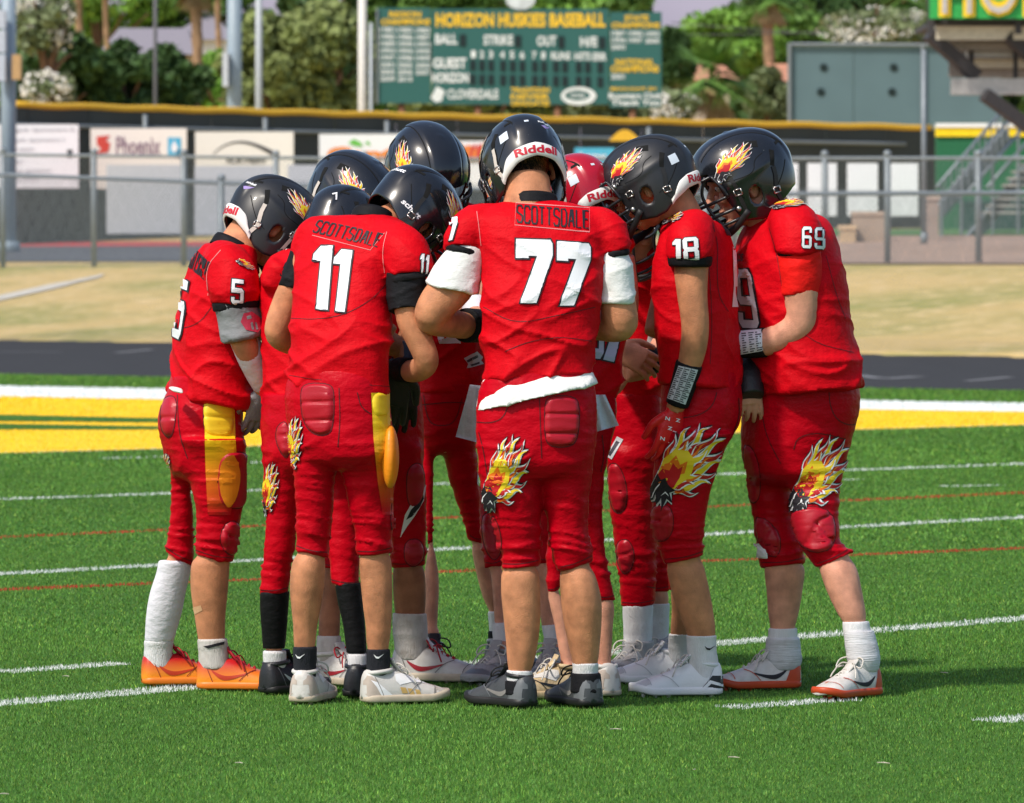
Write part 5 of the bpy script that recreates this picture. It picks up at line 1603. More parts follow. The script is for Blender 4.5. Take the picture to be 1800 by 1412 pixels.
for a in (('dark rounded hedge tree right of the thick light pole', 110, 60, 205, 170, 182, LG, 1), ('dark dense hedge tree left of the thin dark pole', 215, 84, 210, 150, 183, LG, 2), ('dark low hedge tree right of the thin dark pole', 300, 90, 212, 110, 184, LG, 3),
          ('olive-green feathery tree between the stout and slim poles', 470, 25, 205, 170, 192, LO, 4), ('large olive-green tree left of the white flag pole', 565, 20, 206, 220, 193, LO, 5), ('dark green tall tree rising above the flag pole', 590, -70, 50, 190, 215, LG, 6),
          ('grey-green bushy tree behind the scoreboard middle', 760, -60, 60, 260, 214, LM, 7), ('bright green tree above the scoreboard title', 900, -70, 60, 260, 218, LB, 8), ('mid-green tree behind the right half of the scoreboard', 1040, -50, 110, 220, 220, LM, 9),
          ('shadowed low tree under the scoreboard', 860, 130, 215, 330, 205, LO, 10), ('olive low tree beneath the scoreboard right posts', 1080, 150, 218, 200, 204, LP, 11), ('small dark tree at the scoreboard right edge', 1180, 60, 150, 70, 216, LG, 12),
          ('bright green round tree right of the mountain gap', 1270, 24, 140, 200, 250, LB, 13), ('mid-green tree above the backdrop screen left end', 1370, 12, 130, 190, 252, LM, 14), ('dark tall tree behind the right palm trunk', 1420, -60, 70, 240, 262, LG, 15), ('dark tree beside the grandstand banner', 1590, -60, 70, 200, 264, LG, 16),
          ('grey-green shrub left of the backdrop screen', 1352, 130, 222, 70, 215, LP, 18), ('mid-green tree behind the shaggy palm', 350, -40, 80, 230, 262, LM, 19), ('bright green tree left of the slim pole', 385, 100, 205, 80, 200, LB, 20), ('light green tree top left behind the flowering bush', 170, -60, 60, 240, 260, LB, 21)):
    tree(a[0], *a[1:6], a[6], 100+a[7], n=6500, leaf=.20, clumps=34)
for i, (x, yt, yb, w, mt, lab) in enumerate(((60, -60, 205, 260, LM, 'tall backdrop tree behind the white-flowering oleander'), (250, 70, 215, 200, LG, 'broad dark backdrop tree under the grey roof'), (430, 60, 215, 200, LO, 'broad olive backdrop tree behind the stout pole'), (560, 40, 215, 260, LG, 'broad shaded backdrop tree left of the flag pole'), (720, -20, 215, 240, LM, 'broad backdrop tree hidden behind the left scoreboard panel'), (930, -20, 215, 300, LM, 'broad backdrop tree hidden behind the scoreboard rows'), (1100, 40, 218, 200, LM, 'broad backdrop tree behind the scoreboard right panel'), (1230, 90, 225, 180, LG, 'shaded backdrop tree behind the low fan palm'), (1340, 60, 225, 160, LM, 'broad backdrop tree behind the right terracotta roof'), (1500, -20, 225, 260, LG, 'broad dark backdrop tree behind the backdrop screen'), (1720, -20, 240, 300, LG, 'broad dark backdrop tree seen beneath the grandstand'), (1850, 60, 260, 220, LM, 'backdrop tree beside the grandstand column'))):
    tree(lab, x, yt, yb, w, 276+i, mt, 300+i, n=6500, leaf=.24, clumps=40)
for a in (('white-flowering oleander bush beside the thick light pole', 80, -20, 92, 110, 178, 31), ('low white-flowering oleander bush under the dark hedge', 85, 130, 200, 80, 175, 32), ('large white-flowering oleander bush above the backdrop screen', 1540, 22, 92, 190, 205, 33), ('small white-flowering bush under the scoreboard corner', 1185, 168, 222, 90, 200, 34)):
    tree(a[0], *a[1:6], LP, a[6], n=2600, name='bush', flowers=800, leaf=.16)
def palm(label, x, ytop, d, wpx, crown_y, spread, seed, fan=False, skirt=True):
    k = d/F; cx = (x-CXP)*k; z0 = float(gz(cx, d)); zc = H-(crown_y-HY)*k
    r_ = empty('palm_tree', (cx, d, z0)); tag(r_, label, 'palm tree'); r = np.random.default_rng(seed)
    m = MB(); zz = np.linspace(z0-.2, zc, 26); rr = wpx/2*k*(1+.12*np.sin(np.arange(26)*2.4)+.25*np.linspace(0, 1, 26)**3)
    m.add(*tube(np.column_stack([cx+.06*np.sin(zz), np.full(26, d), zz]), rr, 12)); m.build('trunk', PBARK, r_, sm=True)
    for nm, mat, n, el0, el1 in (('crown', LM, 34, -.5, 1.3), ('dead_fronds', M('dry_frond', (.34, .24, .13), rough=.9), 20 if skirt else 0, -1.45, -.9)):
        if not n: continue
        m = MB()
        for i in range(n):
            az = r.uniform(0, 2*math.pi); el = r.uniform(el0, el1); L = spread*r.uniform(.7, 1.1)*(1 if nm == 'crown' else .7)
            dv = np.array((math.cos(az)*math.cos(el), math.sin(az)*math.cos(el), math.sin(el)))
            sd = np.cross(dv, (0, 0, 1.)); sd /= np.linalg.norm(sd)+1e-9; c0 = np.array((cx, d, zc))
            for q in range(13):
                t = (q-6)/6; tip = c0 + dv*L*(1-.25*t*t) + sd*t*L*.5 + np.array((0, 0, -.25*L*(abs(t)+.3)))
                b_ = c0 + dv*L*.35 + sd*t*L*.06; w_ = sd*.03*spread
                m.add([b_-w_, b_+w_, tip], [(0, 1, 2)])
            m.add([c0-sd*.04, c0+sd*.04, c0+dv*L*.4], [(0, 1, 2)])
        m.build(nm, mat, r_)
palm('tall shaggy palm trunk left of the stout blue-grey pole', 344, -60, 196, 17, -40, 1.6, 41)
palm('slim reddish palm trunk behind the grey roof', 140, -80, 225, 12, -60, 1.5, 42); palm('slim dark palm trunk behind the grey roof ridge', 188, -80, 228, 9, -60, 1.5, 43)
palm('low fan palm with drooping fronds right of the scoreboard', 1250, 150, 212, 16, 138, 2.3, 44); palm('palm trunk rising from trees right of the mountain gap', 1352, 20, 245, 17, -10, 1.9, 45); palm('short-trunked palm behind the white-flowering oleander', 1592, 20, 246, 14, -5, 1.9, 46)
palm('slim palm trunk between the shaggy palm and stout pole', 385, -60, 230, 9, -50, 1.4, 47)
# overhead wires
for y0, y1, y2, lab in ((62, 48, 30, 'thin overhead wire rising toward the grandstand before far trees'), (40, 52, 70, 'thin overhead wire falling toward the grandstand before far trees')):
    m = MB(); m.tube([P(1180+46*i, y0+(y2-y0)*i/14 + 16*math.sin(math.pi*i/14)*.5, 232) for i in range(15)], .02, 5); o = m.build('overhead_wire', DKP); tag(o, lab, 'wire', 'overhead wires')
# mountain
MTN = M('haze_tinted_mountain', (.27, .25, .30), rough=1, var=.12, vscale=.004, spec=0)  # distance haze put into the grey-mauve base colour, no air volume
xs = np.linspace(-900, 900, 90); ysm = np.linspace(2400, 3400, 24)
def mz(X, Y):
    n = vnoise(np.column_stack([X.ravel()*.004, Y.ravel()*.004, np.zeros(X.size)])).reshape(X.shape) + .4*vnoise(np.column_stack([X.ravel()*.015, Y.ravel()*.015, np.ones(X.size)])).reshape(X.shape)
    return -4 + sstep(Y, 2400, 3000)*(165 + 30*n)
sheet('mountain', MTN, xs, ysm, mz)
# ---------------------------------------------------------------- the huddle
def leg(pants, shin, ddt, ddb, shoe_=None, socks=()):
    L = dict(pants0=list(pants), shin0=list(shin), ddt=ddt, ddb=ddb, socks=list(socks), shin=list(shin))
    if shoe_: L['shoe'] = shoe_
    return L
SOCKW = M('white_rib_sock', (.74, .73, .74), rough=.8, var=.05, bump=.5, bscale=150, stretch=(3, 3, .25), dirt=.12)
SOCKD = M('dusty_white_rib_sock', (.60, .56, .53), rough=.85, var=.08, bump=.5, bscale=150, stretch=(3, 3, .25), dirt=.45)
SOCKK = M('black_rib_sock', (.014, .015, .022), rough=.85, bump=.6, bscale=150, stretch=(3, 3, .25))
LEGK = M_cloth('black_leg_sleeve', (.010, .010, .011), holes=.05, rough=.5)
SHW = M('white_shoe_leather', (.62, .60, .57), rough=.45, var=.08, dirt=.30, bump=.1)
SHWC = M('clean_white_shoe_leather', (.74, .75, .76), rough=.35, var=.04, bump=.08)
SHK = M('black_shoe', (.016, .017, .020), rough=.38, bump=.1); SHG = M('charcoal_shoe', (.055, .06, .066), rough=.42, bump=.12)
SHGR = M('grey_shoe_mesh', (.36, .36, .37), rough=.6, dirt=.35, bump=.3, bscale=240)
SHGOLD = M('gold_patterned_shoe', (.56, .42, .24), rough=.5, var=.35, vscale=60, dirt=.2)
SOLEW = M('cream_sole', (.55, .47, .36), rough=.6, dirt=.45); SOLEK = M('black_sole', (.012, .012, .012), rough=.5)
SOLEO = M('orange_sole', (.80, .20, .02), rough=.4); SOLER = M('orange_red_sole', (.50, .06, .015), rough=.45)
LACER = M('red_lace', (.38, .006, .015), rough=.7); LACEW = M('white_lace', (.60, .57, .52), rough=.75, dirt=.3); LACEK = M('black_lace', (.012, .012, .014), rough=.7)
SWOOSH = M('dark_red_print', (.32, .01, .02), rough=.4)
def grad_mat(name, c0, c1, z0, z1):
    m = M(name, c0, rough=.35, var=0, bump=.06); nt = m.node_tree; b = nt.nodes['Principled BSDF']
    g = nt.nodes.new('ShaderNodeNewGeometry'); sx = nt.nodes.new('ShaderNodeSeparateXYZ'); nt.links.new(g.outputs['Position'], sx.inputs[0])
    mr = nt.nodes.new('ShaderNodeMapRange'); mr.inputs[1].default_value = z0; mr.inputs[2].default_value = z1
    nt.links.new(sx.outputs['Z'], mr.inputs[0])
    r = nt.nodes.new('ShaderNodeValToRGB'); r.color_ramp.elements[0].color = (*c0, 1); r.color_ramp.elements[1].color = (*c1, 1)
    if len(c0) == 3 and name.startswith('panel'):
        e = r.color_ramp.elements.new(.42); e.color = (.78, .16, .012, 1)
    nt.links.new(mr.outputs[0], r.inputs[0]); nt.links.new(r.outputs[0], b.inputs['Base Color'])
    return m
SHOR = grad_mat('orange_red_fade_shoe', (.92, .30, .02), (.50, .012, .014), .035, .085)
GREYM = M('mid_grey_trim', (.14,.15,.16), rough=.4); TANM = M('tan_trim', (.50,.42,.36), rough=.6, dirt=.3); STDK = M('grey_stitch', (.20,.19,.18), rough=.8)
ACC = {'charcoal_shoe': dict(heel_counter=GREYM, stripe=STDK, stitching=GREYM), 'white_shoe_leather': dict(heel_counter=TANM, toe_cap=M('grimy_toe', (.50,.46,.41), rough=.6, dirt=.5), stitching=STDK, eyestay=FW),
  'clean_white_shoe_leather': dict(stitching=M('pale_stitch', (.45,.46,.48)), toe_cap=M('grey_toe', (.50,.51,.53), rough=.4)), 'black_shoe': dict(stripe=M('pale_outline', (.30,.36,.38)), stitching=GREYM),
  'orange_red_fade_shoe': dict(stripe=M('ember_red', (.50,.04,.01), rough=.4), stitching=M('dark_red_stitch', (.25,.015,.01))), 'grey_shoe_mesh': dict(eyestay=SOCKD, stitching=STDK, toe_cap=GREYM), 'gold_patterned_shoe': dict(stripe=SHK, stitching=SHK, eyestay=SHW)}
def zpx(y, d): return H-(y-HY)/F*d

RID = ('face_mask', 'chin_strap', 'strap_white', 'rear_bumper', 'lettering', 'vent', 'emblem_left', 'emblem_right', 'sticker', 'padding')
RIDK = ('face_mask', 'chin_strap', 'strap_black', 'rear_bumper', 'lettering', 'vent', 'emblem_left', 'emblem_right', 'sticker', 'padding')
SCH = ('face_mask', 'chin_strap', 'strap_black', 'vent', 'emblem_left', 'emblem_right', 'maker_name', 'padding')
PLN = ('face_mask', 'chin_strap', 'strap_black', 'vent', 'emblem_left', 'emblem_right', 'padding')

# ---- number 77
p77 = player(dict(d=16.72, yaw=92, base=950, seed=1, skin=SK1,
  label='player in red jersey number 77 with white undershirt sleeves, seen from behind',
  torso=[(352,893,985,.10,.8),(361,862,1022,.10,.62),(374,836,1058,.09,.55),(395,828,1072,.08,.58),(430,838,1070,.06,.62),(470,845,1064,.04,.64),(510,846,1060,.02),(550,848,1053,.01),(590,849,1044,0),(625,850,1040,0),(650,850,1041,0),((668,656),849,1044,0)],
  sleeves=[[(880,388,.09,30),(838,396,.07,38),(815,418,.05,35),(812,440,.04,33)],[(1025,392,.09,30),(1058,398,.07,36),(1077,420,.05,33),(1083,446,.04,26)]],
  cuffs=[[(815,434,.04,31),(812,446,.04,31)],[(1082,440,.04,25),(1084,452,.04,25)]],
  collar=(936,357,43,.95,.10,14),
  undersleeves=[([(828,432,.05,27),(814,460,.05,38),(801,488,.05,45),(796,510,.05,48)],WHITECLOTH,'undershirt_sleeve'),
                ([(1074,440,.05,24),(1078,470,.05,34),(1081,505,.05,35),(1082,534,.05,36)],WHITECLOTH,'undershirt_sleeve')],
  arms=[[(838,400,.08,30),(806,490,.06,36),(772,530,.05,35),(757,560,.06,28),(800,570,.16,25),(838,574,.28,22),(880,572,.34,18)],
        [(1055,400,.08,30),(1080,500,.06,32),(1088,545,.05,32),(1090,572,.06,29),(1050,572,.14,27),(1000,570,.28,22)]],
  bands=[([(818,572,.21,31),(850,573,.30,29),(890,573,.34,26)],BLACKCLOTH,'wrist_sleeve')],
  neck=[(932,372,.10,50),(928,345,.11,43),(926,310,.13,40)],
  head=dict(px=919,py=291,dd=.20,yaw=104,pitch=36,roll=-4,scale=1.0,mat=SHELL,parts=RID,hair=1.0),
  hips=[(640,858,1036,0),(680,844,1046,0),(710,838,1049,0),(740,837,1050,0),(770,837,1048,0),(800,837,1046,0),(815,842,1044,0)],
  legs=[leg([(770,838,945),(800,838,950),(835,841,951),(870,848,951),(910,862,951),(940,871,952),(970,880,950),((1000,994),882,948)],
            [(1010,881,948),(1050,881,950),(1090,885,950),(1130,889,946),(1160,891,940),(1190,892,934)],0,0,
            dict(px=918,y=1248,yaw=128,mats=(SHG,SOLEK,LACEK,SHK)),
            [([(1178,890,936),(1190,890,937),(1200,890,937)],SOCKW,'sock'),([(1195,887,940),(1206,887,941),(1222,884,942)],BLACKCLOTH,'shoe_collar')]),
        leg([(770,945,1046),(800,952,1046),(835,954,1042),(870,956,1037),(912,961,1033),(940,964,1036),(970,969,1040),((1006,986),982,1042)],
            [(1010,984,1046),(1050,985,1057),(1090,990,1058),(1130,998,1055),(1160,1005,1052),(1188,1008,1049)],0,0,
            dict(px=1034,y=1247,yaw=112,mats=(SHG,SOLEK,LACEK,SHK)),
            [([(1164,1006,1053),(1176,1006,1052),(1188,1006,1052)],SOCKW,'sock'),([(1182,1003,1056),(1196,1003,1058),(1218,1002,1060)],BLACKCLOTH,'shoe_collar')])],
  kneey=960, croty=806))
T=p77.jersey; R_=p77.root
num(T,'77',[((907,421),(971,422),(973,533),(909,532)),((979,425),(1037,429),(1037,538),(977,537))],R_,outline=2.6)
word(T,'SCOTTSDALE',((909,362),(1034,372),(1034,402),(909,391)),R_,w=2.7,gap=.42)
seam(T,[(907,357),(1036,366),(1036,408),(905,396)],R_,w=1.0,mat=STITCH,closed=True,k=0)
seam(T,[(838,372),(842,400),(846,432)],R_,w=1.0,mat=STITCH)
seam(T,[(850,540),(905,570),(970,557),(1046,540)],R_,w=1.3,mat=DARKSEAM)
seam(T,[(888,618),(930,600),(985,592),(1040,600)],R_,w=1.3,mat=DARKSEAM)
num(T,'7',[((789,386),(806,382),(803,420),(789,424))],R_,name='sleeve_number',outline=1.6)
# white shirt tail hanging out
me=remesh([loft(rings_of([((640,630),860,1034,0,.56),((668,656),851,1042,0,.62),((698,666),841,1048,0,.70),((724,674),836,1051,0,.75)],16.72,92,ratio=.66,ex=2.2))],.005,1)
wr_jersey(me,92,zpx(716,16.7),zpx(500,16.7),4,.35); obj_from_world('undershirt_hem',me,WHITECLOTH,R_)
T=p77.pants
pad(T,[(962,696),(1012,696),(1019,720),(1016,770),(1003,786),(968,786),(957,770),(957,718)],R_,'tailbone_pad',lines=[(958,728,1018,728),(957,762,1018,762)])
seam(T,[(838,742),(862,744),(884,736),(894,712),(892,696)],R_); seam(T,[(948,690),(950,750),(952,806)],R_)
seam(T,[(842,760),(850,790),(856,830),(862,880)],R_)
flame(T,((858,778),(930,778),(924,905),(842,905)),R_,step=4)
pad(T,[(862,905),(872,912),(881,940),(882,965),(874,976),(868,950)],R_,'knee_pad',hgt=.006,edge=4)
for x0,x1,y in ((882,950,992),(968,1040,1000)): pass

# ---- number 11
p11 = player(dict(d=16.86, yaw=66, base=600, seed=2, skin=SK4,
  label='player in red jersey number 11 with black undershirt sleeves, leaning into the huddle',
  torso=[(379,588,690,.14,.8),(388,562,708,.14,.62),(402,540,722,.13,.58),(430,524,725,.11,.6),(470,520,700,.08,.64),(510,516,686,.05),(550,512,687,.03),(590,510,687,.01),(625,508,685,0),(655,505,684,0),((676,694),503,685,0)],
  sleeves=[[(655,415,.10,36),(695,432,.03,43),(715,455,-.02,43),(720,484,-.03,40)],[(590,402,.14,26),(556,414,.16,34),(537,434,.16,26),(528,458,.16,18)]],
  cuffs=[[(716,480,-.03,37),(719,494,-.03,37)]],
  collar=(654,386,36,1.1,.15,26),
  undersleeves=[([(714,478,-.03,33),(714,510,-.03,35),(717,547,-.04,36)],BLACKCLOTH,'undershirt_sleeve'),([(532,440,.16,21),(525,475,.16,27),(517,508,.16,28)],BLACKCLOTH,'undershirt_sleeve')],
  arms=[[(700,430,.03,30),(714,500,-.03,28),(722,560,-.04,26),(738,600,-.04,24),(750,636,-.03,22),(730,652,.06,21),(700,650,.16,17)],
        [(550,420,.15,26),(522,490,.16,25),(502,535,.17,25),(487,582,.17,23),(505,600,.22,22),(545,612,.32,19)]],
  bands=[([(722,651,.09,23),(700,650,.16,22)],BLACKCLOTH,'wrist_sleeve')],
  hands=[dict(w=(699,648,.16),D=(-.15,.25,-.9),N=(.1,-.9,-.1),thumb=-1,mat=LEATHERK,size=1.15,curl=(14,18,14))],
  neck=[(650,408,.14,38),(676,392,.17,30),(702,380,.2,28)],
  head=dict(px=732,py=383,dd=.24,yaw=40,pitch=50,roll=6,scale=1.02,mat=SHELL,parts=SCH,hair=1.2),
  hips=[(650,512,678,0),(680,503,683,0),(705,501,684,0),(730,503,686,0),(755,506,690,0),(780,509,694,0),(795,512,696,0)],
  legs=[leg([(755,506,592),(790,511,594),(840,516,589),(880,519,585),(920,521,584),(950,520,581),((968,980),518,577)],
            [(990,513,572),(1030,509,570),(1060,511,566),(1100,515,558),(1130,516,555),(1170,518,553)],0,0,
            dict(px=537,y=1240,yaw=75,mats=(SHW,SOLEW,LACEW,SHW)),
            [([(1136,515,557),(1160,515,557),(1180,516,556),(1205,517,556)],SOCKK,'sock')]),
        leg([(755,592,692),(790,594,697),(840,603,697),(880,612,691),(920,620,692),(950,624,690),((978,972),627,689)],
            [(985,631,688),(1030,634,690),(1060,637,690),(1100,642,688),(1130,644,685),(1170,646,682)],0,0,
            dict(px=672,y=1241,yaw=22,mats=(SHW,SOLEW,LACEW,SHW)),
            [([(1140,644,686),(1165,644,686),(1185,645,685),(1208,646,685)],SOCKK,'sock')])],
  kneey=935, croty=785))
T=p11.jersey; R_=p11.root
num(T,'11',[((550,432),(592,434),(586,548),(540,540)),((586,438),(626,442),(614,550),(577,546))],R_,outline=2.4)
word(T,'SCOTTSDALE',((558,388),(672,412),(664,434),(550,408)),R_,w=2.3,gap=.42,slant=.25)
seam(T,[(549,414),(651,440),(676,410)],R_,w=1.0,mat=STITCH,k=0); seam(T,[(680,408),(672,440),(676,480)],R_,w=1.0,mat=STITCH)
num(T,'11',[((737,447),(746,448),(743,487),(737,486)),((747,449),(754,450),(751,488),(744,488))],R_,name='sleeve_number',outline=1.4,step=4)
seam(T,[(512,560),(560,562),(612,552),(660,522),(686,490)],R_,w=1.2); seam(T,[(508,660),(560,668),(620,674),(684,680)],R_,w=1.0)
T=p11.pants
PANEL=grad_mat('panel_fade_short',(.54,.004,.010),(.88,.60,.010),zpx(895,16.8),zpx(740,16.8))
up,bv,_=p11.shoes[1]
for k_ in range(3): print_poly(bv,[([(703+13*k_,1208+2*k_),(713+12*k_,1209+2*k_),(717+12*k_,1219+2*k_),(707+13*k_,1219+2*k_)],0)],[M('gold_window',(.55,.36,.12),rough=.4)],up,'side_window',step=4)
print_poly(bv,[([(652,1196),(664,1200),(690,1222),(700,1226),(690,1232),(672,1226),(662,1208)],0)],[FW],up,'white_chevron',step=4)
print_poly(T,[([(652,691),(684,691),(684,733),(690,745),(700,770),(702,860),(690,905),(672,905),(664,850),(656,770)],0)],[PANEL],R_,'side_panel',step=5)
pad(T,[(652,690),(683,690),(684,726),(676,733),(655,732)],R_,'hip_pad',mat=FY,hgt=.007,edge=4)
OPAD=M('orange_pad',(.86,.27,.012),rough=.42)
me=remesh([ellipsoid(P(686,803,16.80),(.025,.050,.090),24,16)],.004,3); obj_from_world('thigh_pad',me,OPAD,R_)
pad(T,[(534,674),(580,674),(588,690),(586,750),(576,766),(550,764),(532,740),(528,695)],R_,'tailbone_pad',lines=[(530,708,587,706),(530,740,586,738)])
flame(T,((502,742),(534,742),(530,838),(504,838)),R_,step=4)
seam(T,[(596,682),(598,740),(594,786)],R_); seam(T,[(628,690),(634,716),(652,728)],R_)
pad(T,[(688,878),(695,890),(696,930),(690,942),(686,915)],R_,'knee_pad',hgt=.006,edge=4)

SWO = lambda x, y, s=1.0: [(x-10*s, y-3), (x-6*s, y+4), (x-1*s, y+5), (x+10*s, y-4), (x, y+1.5), (x-5*s, y+1)]
print_poly(p11.sock[0],[(SWO(528,1153,.8),0)],[FW],p11.root,'sock_mark',off=.0022,step=4); print_poly(p11.sock[1],[(SWO(666,1153,.9),0)],[FW],p11.root,'sock_mark',off=.0022,step=4)
# ---- number 5
p5 = player(dict(d=17.45, yaw=24, base=345, seed=3, skin=SK4,
  label='player in red jersey number 5 with grey undershirt sleeve and bright orange shoes',
  torso=[(428,368,440,0,.9),(440,350,448,0,.8),(460,336,450,0,.68),(490,326,452,0,.64),(530,315,448,0,.62),(570,308,442,0,.64),(610,303,438,0),(650,299,437,0),(680,297,439,0),((688,722),298,440,0)],
  sleeves=[[(384,462,.0,24),(390,456,-.09,36),(403,472,-.15,44),(412,505,-.17,46),(414,532,-.17,45)],[(400,455,.12,36),(430,480,.18,36)]],
  cuffs=[[(414,526,-.17,43),(416,545,-.17,42)]],
  collar=(408,438,38,1.1,0,30),
  undersleeves=[([(412,524,-.17,39),(420,560,-.17,39),(426,597,-.17,39)],GREYCLOTH,'undershirt_sleeve')],
  arms=[[(405,480,-.15,30),(420,560,-.17,28),(432,605,-.17,25),(448,645,-.13,21),(464,690,-.08,15)],[(425,480,.17,28),(455,560,.2,24),(490,600,.2,20)]],
  bands=[([(428,590,-.17,27),(440,625,-.15,25),(452,655,-.12,22),(462,680,-.09,18)],WHITESLV,'arm_sleeve')],
  hands=[dict(w=(461,688,-.08),D=(-.20,.3,-.9),N=(.5,-.8,0),thumb=1,mat=GLOVEG,size=.95,curl=(12,18,14))],
  neck=[(410,452,0,40),(430,425,.02,40),(448,400,.04,38)],
  head=dict(px=484,py=393,dd=.06,yaw=16,pitch=34,roll=-6,scale=1.0,mat=SHELLM,parts=RID,hair=.8),
  hips=[(660,302,432,0),(690,294,420,0),(715,283,426,0),(745,278,426,0),(775,284,430,0),(805,293,433,0),(820,297,434,0)],
  legs=[leg([(770,282,360),(810,294,345),(850,299,337),(890,300,338),(920,298,340),(950,292,341),((970,996),288,340)],
            [(1000,280,335),(1040,266,325),(1080,259,317),(1120,257,304),(1160,256,302)],.06,.02,
            dict(px=276,y=1209,yaw=12,mats=(SHOR,SOLEO,LACER,LACER)),
            [([(985,279,338),(1010,274,334),(1040,264,327),(1080,257,319),(1128,254,305)],WHITESLV,'leg_sleeve'),([(1126,253,305),(1150,253,304),(1175,254,304)],SOCKW,'sock')]),
        leg([(770,310,432),(810,332,434),(850,336,433),(890,343,428),(920,345,421),(950,343,419),((976,990),342,410)],
            [(990,336,404),(1040,335,401),(1080,341,397),(1120,347,396),(1160,350,398)],-.08,-.06,
            dict(px=378,y=1217,yaw=-4,mats=(SHOR,SOLEO,LACER,LACER)),
            [([(1122,347,399),(1145,348,402),(1175,349,404)],SOCKD,'sock')])],
  kneey=950, croty=815))
T=p5.jersey; R_=p5.root
num(T,'5',[((408,491),(428,493),(427,535),(406,533))],R_,name='sleeve_number',outline=2.0,step=4)
num(T,'5',[((318,488),(334,496),(318,598),(303,590))],R_,outline=2.2,step=4)
word(T,'SCOTTSDALE',((336,432),(370,462),(360,492),(326,464)),R_,w=1.5,gap=.4)
flame(T,((416,450),(446,470),(444,482),(414,462)),R_,step=4)
seam(T,[(388,440),(362,470),(366,520)],R_,w=1.0,mat=STITCH); seam(T,[(310,580),(350,570),(372,540)],R_,w=1.2)
if p5.under:
    print_poly(p5.under[0],[([(428,551),(442,548),(458,560),(461,575),(452,585),(432,580),(423,566)],0),([(433,556),(440,554),(442,560),(434,562)],1),([(440,568),(443,566),(446,580),(442,580)],1),([(447,567),(450,567),(453,580),(449,580)],1)],[M('faded_red_print',(.45,.03,.07)),GREYCLOTH],R_,'shirt_print',step=5)
T=p5.pants
PANEL5=grad_mat('panel_fade_long',(.54,.004,.010),(.88,.60,.010),zpx(900,17.4),zpx(760,17.4))
print_poly(T,[([(358,692),(411,698),(413,770),(415,800),(413,850),(405,905),(366,905),(362,830),(360,770)],0)],[PANEL5],R_,'side_panel',step=5)
pad(T,[(358,693),(410,698),(411,740),(408,762),(395,770),(375,768),(357,758)],R_,'hip_pad',mat=FY,hgt=.008,edge=4,lines=[(356,732,412,736)])
pad(T,[(395,796),(425,794),(434,802),(433,880),(425,894),(400,894),(384,880),(382,820)],R_,'thigh_pad',hgt=.010,edge=5,mat=PADRED)
print_poly(T,[(chaikin([(396,800),(410,797),(418,820),(416,860),(405,890),(392,886),(384,850),(386,815)],2),0)],[M('orange_pad',(.86,.27,.012))],R_,'thigh_pad_face',off=.0135,step=5)
pad(T,[(392,925),(408,914),(421,922),(422,950),(412,978),(396,972),(386,950)],R_,'knee_pad',hgt=.010,edge=4,k=1,lines=[(404,942,421,948),(404,942,392,926),(404,942,400,974)])
pad(T,[(284,704),(302,694),(312,705),(306,760),(296,772),(281,752)],R_,'tailbone_pad',lines=[(282,735,310,735)])
flame(T,((284,800),(300,800),(302,836),(292,836)),R_,step=4)
seam(T,[(312,694),(314,760),(330,806)],R_)
me=remesh([tube([P(302,682,17.3),P(312,686,17.26),P(322,691,17.25)],[.012,.018,.006],10,flat=.4)],.004,2); obj_from_world('undershirt_hem',me,WHITECLOTH,R_)
print_poly(p5.body_bvh,[([(339,1068),(353,1064),(356,1073),(343,1080)],0)],[M('adhesive_plaster',(.62,.36,.20))],R_,'plaster',off=.0015,step=5)

print_poly(p5.sock[2],[([(358,1136),(368,1134),(384,1130),(394,1128),(393,1133),(380,1136),(366,1140)],0)],[NUMBLACK],R_,'sock_mark',off=.0022,step=4)
